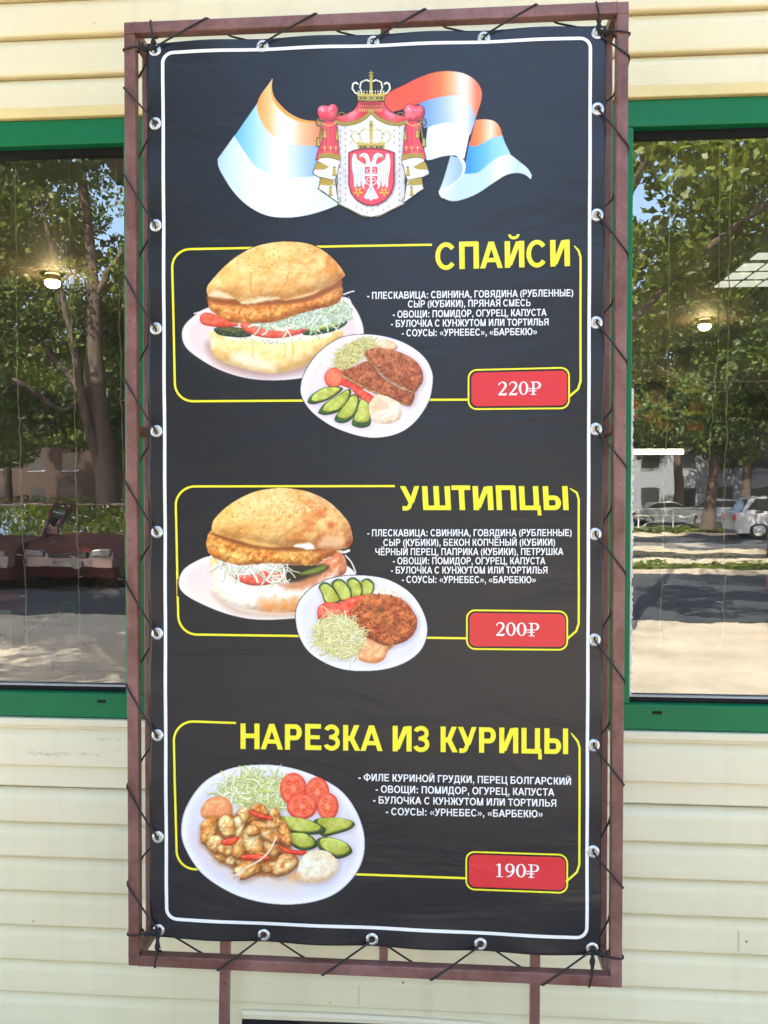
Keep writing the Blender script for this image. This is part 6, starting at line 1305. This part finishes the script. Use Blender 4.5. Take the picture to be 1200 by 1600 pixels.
rnd = random.Random(77); cl2 += [(rnd.uniform(-7, 5), rnd.uniform(-5, 2.5), rnd.uniform(8.0, 14.0), rnd.uniform(0.8, 1.4)) for _ in range(46)]+[(rnd.uniform(-10, -1), rnd.uniform(-3.0, 2.5), rnd.uniform(5.5, 9.5), rnd.uniform(0.7, 1.2)) for _ in range(34)]  # extra crown clumps added to shade the verge and road
tree('thick leaning maple with a long low limb, mirrored in the left window', t0, tr, lm, cl2, 70000, 0.055, M_LEAF, 5)
# near maple whose crown hangs over the forecourt and shades the lane
base = (1.9, -6.6, 0)
rnd = random.Random(21); clm = [(rnd.uniform(1.6, 5.5), rnd.gauss(0.4, 1.5), rnd.uniform(3.9, 8.5), rnd.uniform(0.45, 1.0)) for _ in range(40)]
def r2(px, py, y): return street(px, py, y)-np.array(base)
clm += [(*r2(px, py, y), r) for px, py, y, r in ((1010,250,-5,.35),(1080,300,-5.5,.45),(1030,390,-6,.5),(1150,260,-6,.5),(1180,340,-6.5,.55),(1090,420,-7,.5),(1000,440,-7,.5),(1060,470,-8,.5),(1010,500,-8,.6),(1050,220,-4.5,.3),(1120,220,-4.5,.3),(1195,230,-4.8,.3),(1120,380,-6.5,.4))]
lm2 = [[(0,0,3.2,.04),(1.0,.4,4.2,.03),(2.2,.6,5.0,.02),(3.4,.5,5.8,.01)],[(0,0,4.2,.06),(.4,-1.0,5.4,.04),(.8,-2.2,6.6,.02)],[(0,0,4.4,.06),(.6,1.0,5.6,.04),(1.2,2.0,6.3,.02)]]
tree('near spreading maple over the forecourt, its big leaves filling the top of the right window', base, [(0,0,0,.20),(.05,0,1.4,.16),(0,.05,3.0,.14),(.1,0,5.0,.11),(0,0,7.5,.07),(.1,.1,9.2,.03)], lm2, clm, 30000, 0.055, M_LEAF, 6)
bL = (-2.7, -5.4, 0); rnd = random.Random(33)  # tree added out of view, crown shaped to shade paving, lane and cars
clL = [(rnd.uniform(-9.0, 0.2), rnd.uniform(-0.6, 3.9), rnd.uniform(5.6, 8.5), rnd.uniform(0.6, 1.1)) for _ in range(40)]+[(rnd.uniform(-9.5, -0.2), rnd.uniform(2.0, 5.6), rnd.uniform(5.4, 7.6), rnd.uniform(0.4, 0.75)) for _ in range(60)]+[(rnd.uniform(-9.5, -0.5), rnd.uniform(-0.5, 3.4), rnd.uniform(9.0, 12.5), rnd.uniform(0.6, 1.1)) for _ in range(26)]+[(rnd.uniform(-5.5, -0.8), rnd.uniform(4.2, 7.6), rnd.uniform(5.6, 7.2), rnd.uniform(0.40, 0.65)) for _ in range(26)]
tree('unseen near lime added to shade the forecourt in front of the left window', bL, [(0,0,0,.24),(.05,.05,2.0,.2),(-.1,0,4.6,.16),(-.3,.1,7.5,.1),(-.3,.1,9.5,.04)], [[(-.1,0,4.6,.08),(-1.6,1.0,6.4,.06),(-3.6,2.0,7.4,.04),(-6,2.4,8.2,.02)],[(-.1,0,5.0,.07),(-.8,1.6,6.6,.05),(-1.4,2.8,7.8,.02)]], clL, 75000, 0.075, M_LEAF2, 34)
# straight tree on the verge across the road, right window
yT2 = -33.3; tb = street(1105, 824, yT2); tb[2] = 0.04
tree('slim straight tree on the sunny verge across the road, mirrored in the right window', tuple(tb), [(0,0,0,.36),(.1,0,1.2,.24),(.25,0,3.0,.22),(.5,0,6.0,.19),(.8,0,10,.13),(1,0,14,.06)], [[(.3,0,4.0,.1),(2.0,.3,5.6,.06),(3.4,.4,6.4,.03)],[(.4,0,5.0,.1),(-1.6,.2,6.8,.06),(-3.0,.2,7.6,.03)]], rand_clumps(9, 46, 5.5, 3.5, 3.2, 15, 0.6, 1.5), 45000, 0.085, M_LEAF2, 7)
# rows of further trees
rnd = random.Random(4)
rows = [(9.0,-19.5,12,0),(-5.2,-16.2,9.5,1),(-13.6,-16.4,11,0),(-16.5,-20.0,12,1),(-6.6,-20.6,12,0),(10.2,-16.2,10,0),(13.5,-15.6,11,1),(-22,-33.5,13,0),(-25,-36.4,14,1),(-11,-33.6,13,0),(6.0,-37.8,14,1),(8,-40.8,14,0),(21,-41.0,14,1),(26,-34.0,13,0),(-27,-41,15,1),(-19,-45,15,0),(14.5,-47.5,15,1),(31,-47.0,15,0),(5,-56,16,0),(22,-57,17,1),(-12,-55,16,1),(-32,-55,17,0)]
kinds = {}
desc_t = ['bushy dark green street tree', 'taller pale green street tree']
for i, (x, y, h, kd) in enumerate(rows):
    lab = '%s, %s' % (desc_t[kd], 'on the verge beyond the lane' if y > -21 else ('on the verge across the road' if y > -38 else 'behind the far lawn'))
    if kd not in kinds:
        kinds[kd] = tree(lab, (0, 0, 0), [(0,0,0,.26),(.05,0,1.5,.2),(-.1,.05,4,.17),(.1,0,7,.12),(0,0,10,.05)], [[(0,0,3.2,.1),(1.4,.5,4.8,.06),(2.4,.6,5.6,.03)],[(0,0,3.8,.1),(-1.3,-.4,5.4,.06),(-2.3,-.5,6.2,.03)],[(0,0,4.5,.08),(.4,1.3,6.0,.05)]], rand_clumps(30+kd, 40, 3.8, 3.6, 2.9 if kd == 0 else 3.6, 11.5, 0.55, 1.2), 34000, 0.070, M_LEAF2 if kd == 0 else M_LEAF, 40+kd)
        o = kinds[kd]; o.location = (x, y, 0)
    else: o = dup_tree(kinds[kd], (x, y, 0), rnd.uniform(0, 6.28), lab)
    s_ = h/11.0; o.scale = (s_, s_, s_)

# ---- hedge, railings, kerb-side railings
def railing(x0, x1, y, z0, label, m_, h, step, rails):
    o = empty('railing', ((x0+x1)/2, y, z0), label, 'railing', 'metal railings along the far footpath'); b = MB()
    for z in rails: b.box(x0, x1, y-0.02, y+0.02, z0+z-0.02, z0+z+0.02)
    b.build('rail', m_, o); x = x0; b = MB()
    while x <= x1: b.box(x-0.025, x+0.025, y-0.023, y+0.023, z0, z0+h); x += step
    b.build('posts', m_, o); o.children[-1].name = 'post'
    b = MB(); x = x0
    while x < x1-step/2:
        b.tube([(x, y, z0+0.15), (x+step, y, z0+rails[0]-0.05)], 0.012, 5); b.tube([(x+step, y, z0+0.15), (x, y, z0+rails[0]-0.05)], 0.012, 5); x += step
    b.build('lattice', m_, o)
M_RAIL = mat('white_painted_rail', (0.72, 0.70, 0.62), 0.5)
railing(3, 30, -36.2, 0.01, 'long white double railing beyond the straight tree, mirrored in the right window', M_RAIL, 1.1, 1.6, (0.72, 1.08))
railing(-40, -8, -36.2, 0.01, 'grey railing in front of the clipped hedge, mirrored in the left window', mat('grey_rail', (0.4, 0.4, 0.38), 0.5), 1.1, 1.6, (0.2, 0.72, 1.08))
o = empty('clipped_hedge', (-24, -37.5, 0), 'long clipped hedge behind the grey railing', 'hedge'); rs = np.random.RandomState(3)
leaves('foliage', [(x, -37.5, 0.55+0.35*(k % 2)+0.4, 0.62) for k, x in enumerate(np.arange(-40, -8, 0.5))], 9000, 0.07, M_LEAF, o, 12)
o = tag(leaves('grass', [(x, -15.2-1.8*((k*7) % 10)/10, 0.05, 0.5) for k, x in enumerate(np.arange(-14, 14, 0.22))], 9000, 0.07, M_LEAF, None, 13), kind='stuff')
for v in o.data.vertices: v.co.z = 0.02+abs(v.co.z-0.05)*0.35
o = tag(leaves('grass', [(x, -32.2-2.8*((k*7) % 10)/10, 0.08, 0.6) for k, x in enumerate(np.arange(2, 24, 0.25))], 7000, 0.09, M_LEAF, None, 14), kind='stuff')
for v in o.data.vertices: v.co.z = 0.04+abs(v.co.z-0.08)*0.5

# ---- cars
M_TYRE = mat('black_tyre', (0.015, 0.015, 0.016), 0.8); M_RIM = mat('silver_rim', (0.55, 0.55, 0.57), 0.3, metal=0.8); M_CGLASS = mat('dark_car_glass', (0.012, 0.014, 0.016), 0.05, spec=0.8); M_TAIL = mat('red_tail_lamp', (0.45, 0.02, 0.02), 0.2); M_HEAD = mat('clear_headlamp', (0.7, 0.72, 0.74), 0.1)
def car(paint, label, L_=4.3, H_=1.46, W_=1.75, suv=False, group='cars parked along the street'):
    o = empty('parked_car', (0, 0, 0), label, 'car', group); b = MB()
    g_ = 0.2 if not suv else 0.24; bl = H_*0.60; h2 = W_/2
    low = [(-L_/2, g_+0.16), (-L_/2+0.06, bl*0.92), (-L_*0.30, bl*1.02), (L_*0.16, bl), (L_*0.40, bl*0.86), (L_/2-0.04, bl*0.70), (L_/2, g_+0.18), (L_/2-0.1, g_), (-L_/2+0.1, g_)]
    if suv: low[1] = (-L_/2+0.02, bl*1.0); low[2] = (-L_*0.36, bl*1.08)
    roof = [(-L_*0.44 if suv else -L_*0.36, bl*1.0), (-L_*0.36 if suv else -L_*0.25, H_*0.95), (-L_*0.14, H_), (L_*0.04, H_*0.985), (L_*0.24, bl*0.98)]
    def shell(sec, ws, bev):
        n = len(sec); v = []
        for (yy, k) in ((-ws, 0.0), (-ws+bev, 1.0), (ws-bev, 1.0), (ws, 0.0)):
            c = np.mean(np.array(sec), 0)
            for (x, z) in sec: q = (x-c[0], z-c[1]); s_ = 1.0 if k else 0.955; v.append((c[0]+q[0]*s_, yy, c[1]+q[1]*s_))
        f = [tuple(range(n)), tuple(range(4*n-1, 3*n-1, -1))]+[(r*n+k, r*n+(k+1) % n, (r+1)*n+(k+1) % n, (r+1)*n+k) for r in range(3) for k in range(n)]
        b.add(v, f, False)
    shell(low, h2, 0.09); shell(roof, h2-0.13, 0.10)
    b.build('body', paint, o)
    gb = MB(); P = np.array(roof); c = P.mean(0)
    for sgn in (-1, 1):
        y = sgn*(h2-0.128); q = [(c[0]+(x-c[0])*0.86, c[1]+0.01+(z-c[1])*0.74) for x, z in roof]
        gb.add([(x, y, z) for x, z in q], [tuple(range(len(q)))])
    r_ = [(roof[3], roof[4]), (roof[1], roof[0])]
    for (a, d) in r_:
        dx, dz = d[0]-a[0], d[1]-a[1]; nx, nz = (dz, -dx); l_ = math.hypot(nx, nz); nx, nz = nx/l_*0.012, nz/l_*0.012
        if (a[0] > 0) != (nx > 0): nx, nz = -nx, -nz
        p0 = (a[0]+dx*0.12+nx, a[1]+dz*0.12+abs(nz)); p1 = (a[0]+dx*0.86+nx, a[1]+dz*0.86+abs(nz)); y = h2-0.26
        gb.add([(p0[0], -y, p0[1]), (p0[0], y, p0[1]), (p1[0], y, p1[1]), (p1[0], -y, p1[1])], [(0, 1, 2, 3)])
    gb.build('window', M_CGLASS, o)
    wr = 0.31 if not suv else 0.36
    for x in (-L_*0.31, L_*0.32):
        for sgn in (-1, 1):
            y = sgn*(h2-0.10); t = MB(); t.lathe([(wr*0.62, -0.11), (wr*0.95, -0.11), (wr, -0.07), (wr, 0.07), (wr*0.95, 0.11), (wr*0.62, 0.11)], (x, y, wr), 'y', 24); w_ = t.build('wheel', M_TYRE, o)
            t = MB()
            for k in range(5):
                a = 2*math.pi*k/5; t.add([(x+0.05*math.cos(a+1.3), y+sgn*0.105, wr+0.05*math.sin(a+1.3)), (x+wr*0.6*math.cos(a+0.16), y+sgn*0.10, wr+wr*0.6*math.sin(a+0.16)), (x+wr*0.6*math.cos(a-0.16), y+sgn*0.10, wr+wr*0.6*math.sin(a-0.16)), (x+0.05*math.cos(a-1.3), y+sgn*0.105, wr+0.05*math.sin(a-1.3))], [(0, 1, 2, 3)])
            t.lathe([(0.0, sgn*0.108), (0.06, sgn*0.106), (0.07, sgn*0.09)], (x, y, wr), 'y', 12); t.lathe([(wr*0.57, sgn*0.10), (wr*0.64, sgn*0.112), (wr*0.66, sgn*0.10)], (x, y, wr), 'y', 24); t.build('rim', M_RIM, w_)
    for sgn in (-1, 1):
        t = MB(); t.box(-L_/2-0.012, -L_/2+0.14, sgn*(h2-0.2)-0.13, sgn*(h2-0.2)+0.13, bl*0.74, bl*0.93, 0.02); t.build('tail_lamp', M_TAIL, o)
        t = MB(); t.box(L_/2-0.16, L_/2+0.005, sgn*(h2-0.26)-0.14, sgn*(h2-0.26)+0.14, bl*0.60, bl*0.72, 0.02); t.build('headlamp', M_HEAD, o)
    return o
def fleet_car(paint_, label):                               # car whose cabin one can see through: body, roof, pillars, glass, seats
    o = empty('parked_car', (0, 0, 0), label, 'car', 'dark red cars parked nose in along the lane'); b = MB()
    L_, W_, H_ = 4.1, 1.68, 1.46; h2 = W_/2; bl = 0.90
    low = [(-2.05, 0.42), (-2.0, 0.78), (-1.85, 0.90), (-0.95, 0.93), (0.9, 0.92), (1.75, 0.80), (2.0, 0.66), (2.05, 0.40), (1.9, 0.20), (-1.9, 0.20)]
    n = len(low); c = (0, 0.6); v = []
    for (yy, k) in ((-h2, .95), (-h2+.07, 1), (h2-.07, 1), (h2, .95)): v += [(c[0]+x*k, yy, c[1]+(z-c[1])*k) for x, z in low]
    b.add(v, [tuple(range(n)), tuple(range(4*n-1, 3*n-1, -1))]+[(r*n+k, r*n+(k+1) % n, (r+1)*n+(k+1) % n, (r+1)*n+k) for r in range(3) for k in range(n)])
    b.build('body', paint_, o)
    t = MB(); t.box(-1.15, 0.28, -h2+.20, h2-.20, H_-.055, H_, 0.025); t.build('roof', paint_, o)
    top = {1: (0.28, H_-.03), 0: (-0.15, H_-.02), -1: (-1.15, H_-.03)}; bot = {1: (1.0, bl), 0: (-0.2, bl), -1: (-1.75, bl)}
    for k in (1, 0, -1):
        for sg in (-1, 1):
            t = MB(); t.tube([(bot[k][0], sg*(h2-.06), bot[k][1]), ((bot[k][0]+top[k][0])/2, sg*(h2-.12), (bot[k][1]+top[k][1])/2+.02), (top[k][0], sg*(h2-.21), top[k][1])], 0.032, 8); t.build('pillar', paint_, o)
    for k in (1, -1):
        t = MB(); e = 0.012*k; t.add([(bot[k][0]-e*2, -h2+.09, bl), (bot[k][0]-e*2, h2-.09, bl), (top[k][0]-e, h2-.23, top[k][1]), (top[k][0]-e, -h2+.23, top[k][1])], [(0, 1, 2, 3)]); t.build('windscreen' if k > 0 else 'rear_window', M_CARPANE, o)
    for sg in (-1, 1):
        t = MB(); t.add([(bot[-1][0]+.05, sg*(h2-.065), bl), (bot[1][0]-.05, sg*(h2-.065), bl), (top[1][0]-.02, sg*(h2-.212), top[1][1]), (top[-1][0]+.02, sg*(h2-.212), top[1][1])], [(0, 1, 2, 3)]); t.build('side_window', M_CARPANE, o)
        t = MB(); t.box(-0.35, -0.22, sg*.36-.23, sg*.36+.23, .45, 1.02, .04); t.box(-0.33, -0.23, sg*.36-.13, sg*.36+.13, 1.03, 1.22, .035); t.build('seat', M_TYRE, o)
        t = MB(); t.box(1.93, 2.06, sg*.58-.16, sg*.58+.16, .58, .70, .02); t.build('headlamp', M_LENS, o)
        t = MB(); t.box(.78, .86, sg*(h2+.08)-.09, sg*(h2+.08)+.09, .92, 1.04, .02); t.build('mirror', paint_, o)
    t = MB(); t.box(1.98, 2.075, -.34, .34, .56, .66, .01); t.build('grille', M_TYRE, o)
    t = MB(); t.box(2.03, 2.085, -.26, .26, .38, .48, .005); t.build('number_plate', M_PLATE, o)
    for x in (-1.3, 1.3):
        for sg in (-1, 1):
            y = sg*(h2-.10); t = MB(); t.lathe([(.19, -.1), (.29, -.1), (.31, -.06), (.31, .06), (.29, .1), (.19, .1)], (x, y, .31), 'y', 24); w_ = t.build('wheel', M_TYRE, o)
            t = MB(); t.lathe([(0.0, sg*.09), (.1, sg*.085), (.18, sg*.10), (.195, sg*.085)], (x, y, .31), 'y', 20); t.build('rim', M_RIM, w_)
    return o
M_PLATE = mat('white_plate', (0.12, 0.12, 0.12), 0.5)
def pane_mat():
    m, nt, p = nodes('car_pane'); N, L = nt.nodes, nt.links; nt.nodes.remove(p)
    tr = N.new('ShaderNodeBsdfTransparent'); tr.inputs[0].default_value = (.72, .76, .74, 1); gl = N.new('ShaderNodeBsdfGlossy'); gl.inputs['Roughness'].default_value = 0.02
    fr = N.new('ShaderNodeFresnel'); fr.inputs['IOR'].default_value = 1.45; mx = N.new('ShaderNodeMixShader'); L.new(fr.outputs[0], mx.inputs[0]); L.new(tr.outputs[0], mx.inputs[1]); L.new(gl.outputs[0], mx.inputs[2]); L.new(mx.outputs[0], nt.nodes['Material Output'].inputs[0]); return m
M_CARPANE = pane_mat()
def paint(nm, c): return mat(nm, c, 0.25, coat=0.6)
def put(o, px, py, y, rz): q = street(px, py, y); o.location = (q[0], y, 0.0); o.rotation_euler = (0, 0, rz)
RED = mat('dark_red_paint', (0.050, 0.007, 0.007), 0.4, coat=0.25)  # dark red deepened further to put the cars' shade into the paint
M_LENS = mat('shaded_headlamp', (0.10, 0.10, 0.105), 0.3)  # lens darkened, its shade is in the colour
c1 = fleet_car(RED, 'dark red car parked nose in, its whole cabin visible in the left window')
c2 = dup_tree(c1, label='dark red car parked nose in, half behind the thick tree in the left window reflection'); c3 = dup_tree(c1, label='dark red car parked nose in, cut off by the left side of the photo')
for o_, px, yy in ((c1, 50, -12.6), (c2, 176, -12.9), (c3, -82, -12.7)):
    q = street(px, 800, yy); o_.location = (q[0], yy, 0.0); o_.rotation_euler = (0, 0, R(90+{50: 3, 176: -2, -82: 1}[px]))
c4 = car(paint('white_paint', (0.40, 0.40, 0.42)), 'white sport utility car at the roadside in the right window reflection', 4.5, 1.68, 1.85, True); put(c4, 1236, 800, -28.6, 0.06)
c5 = car(paint('light_grey_paint', (0.42, 0.43, 0.45)), 'pale grey saloon parked beyond the white railing', 4.4, 1.45); put(c5, 1046, 790, -45.0, 0.0)
c6 = car(paint('blue_grey_paint', (0.18, 0.22, 0.30)), 'blue grey hatchback parked beyond the straight tree', 4.2, 1.5); put(c6, 1114, 790, -45.6, math.pi)
# ---- buildings far behind, steps and sign post
M_BRICKH = mat('shaded_brick_wall', (0.034, 0.018, 0.012), 0.9, var=0.3, vscale=4); M_PLAST = mat('pale_render', (0.17, 0.18, 0.20), 0.8, var=0.08); M_WIN = mat('dark_window', (0.02, 0.022, 0.026), 0.1)  # brick darkened so its colour holds the shade of the trees
def house(x0, x1, y0, y1, h, m_, label, floors, bays, name='apartment_block'):
    o = empty(name, ((x0+x1)/2, (y0+y1)/2, 0), label, 'building'); b = MB(); b.box(x0, x1, y0, y1, 0, h); b.build('wall', m_, o)
    b = MB(); b.box(x0-0.3, x1+0.3, y0-0.3, y1+0.3, h+0.002, h+0.35); b.build('roof', mat(name+'_roof', (0.12, 0.11, 0.11), 0.8), o)
    for f in range(floors):
        for k in range(bays):
            xc = x0+(x1-x0)*(k+0.5)/bays; zc = h*(f+0.55)/floors; t = MB(); t.box(xc-0.7, xc+0.7, y1-0.05, y1+0.02, zc-0.75, zc+0.75); w_ = t.build('window', M_WIN, o)
            t = MB(); t.box(xc-0.8, xc+0.8, y1, y1+0.06, zc-0.87, zc-0.755); t.build('sill', M_PLAST, w_)
house(-46, -22, -78, -66, 15, M_BRICKH, 'long red brick apartment block beyond the trees on the left', 5, 8)
house(4, 30, -76, -64, 9, M_PLAST, 'low pale rendered building beyond the parked cars on the right', 3, 9, 'pale_building')
house(-17.5, -14.8, -52, -49, 4.2, M_PLAST, 'small white gabled shed behind the hedge on the left', 1, 1, 'white_shed')
# red entrance steps with pale edges beside the right window
q = street(1195, 905, -7.2); o = empty('entrance_steps', (q[0]+1.2, -7.2, 0), 'red steps with pale nosings at the far right of the window reflection', 'steps')
for k in range(4):
    b = MB(); b.box(q[0]+k*0.1, q[0]+3.0, -7.0-0.3*k, -6.3-0.0001*k, 0.16*k+0.001, 0.16*k+0.155, 0.006); s_ = b.build('step', mat('red_step_paint', (0.26, 0.03, 0.035), 0.6, var=0.2), o) if k == 0 else b.build('step', bpy.data.materials['red_step_paint'], o)
    b = MB(); b.box(q[0]+k*0.1, q[0]+3.0, -6.302-0.0001*k, -6.285, 0.16*k+0.11, 0.16*k+0.157); b.build('nosing', M_CONC, s_)
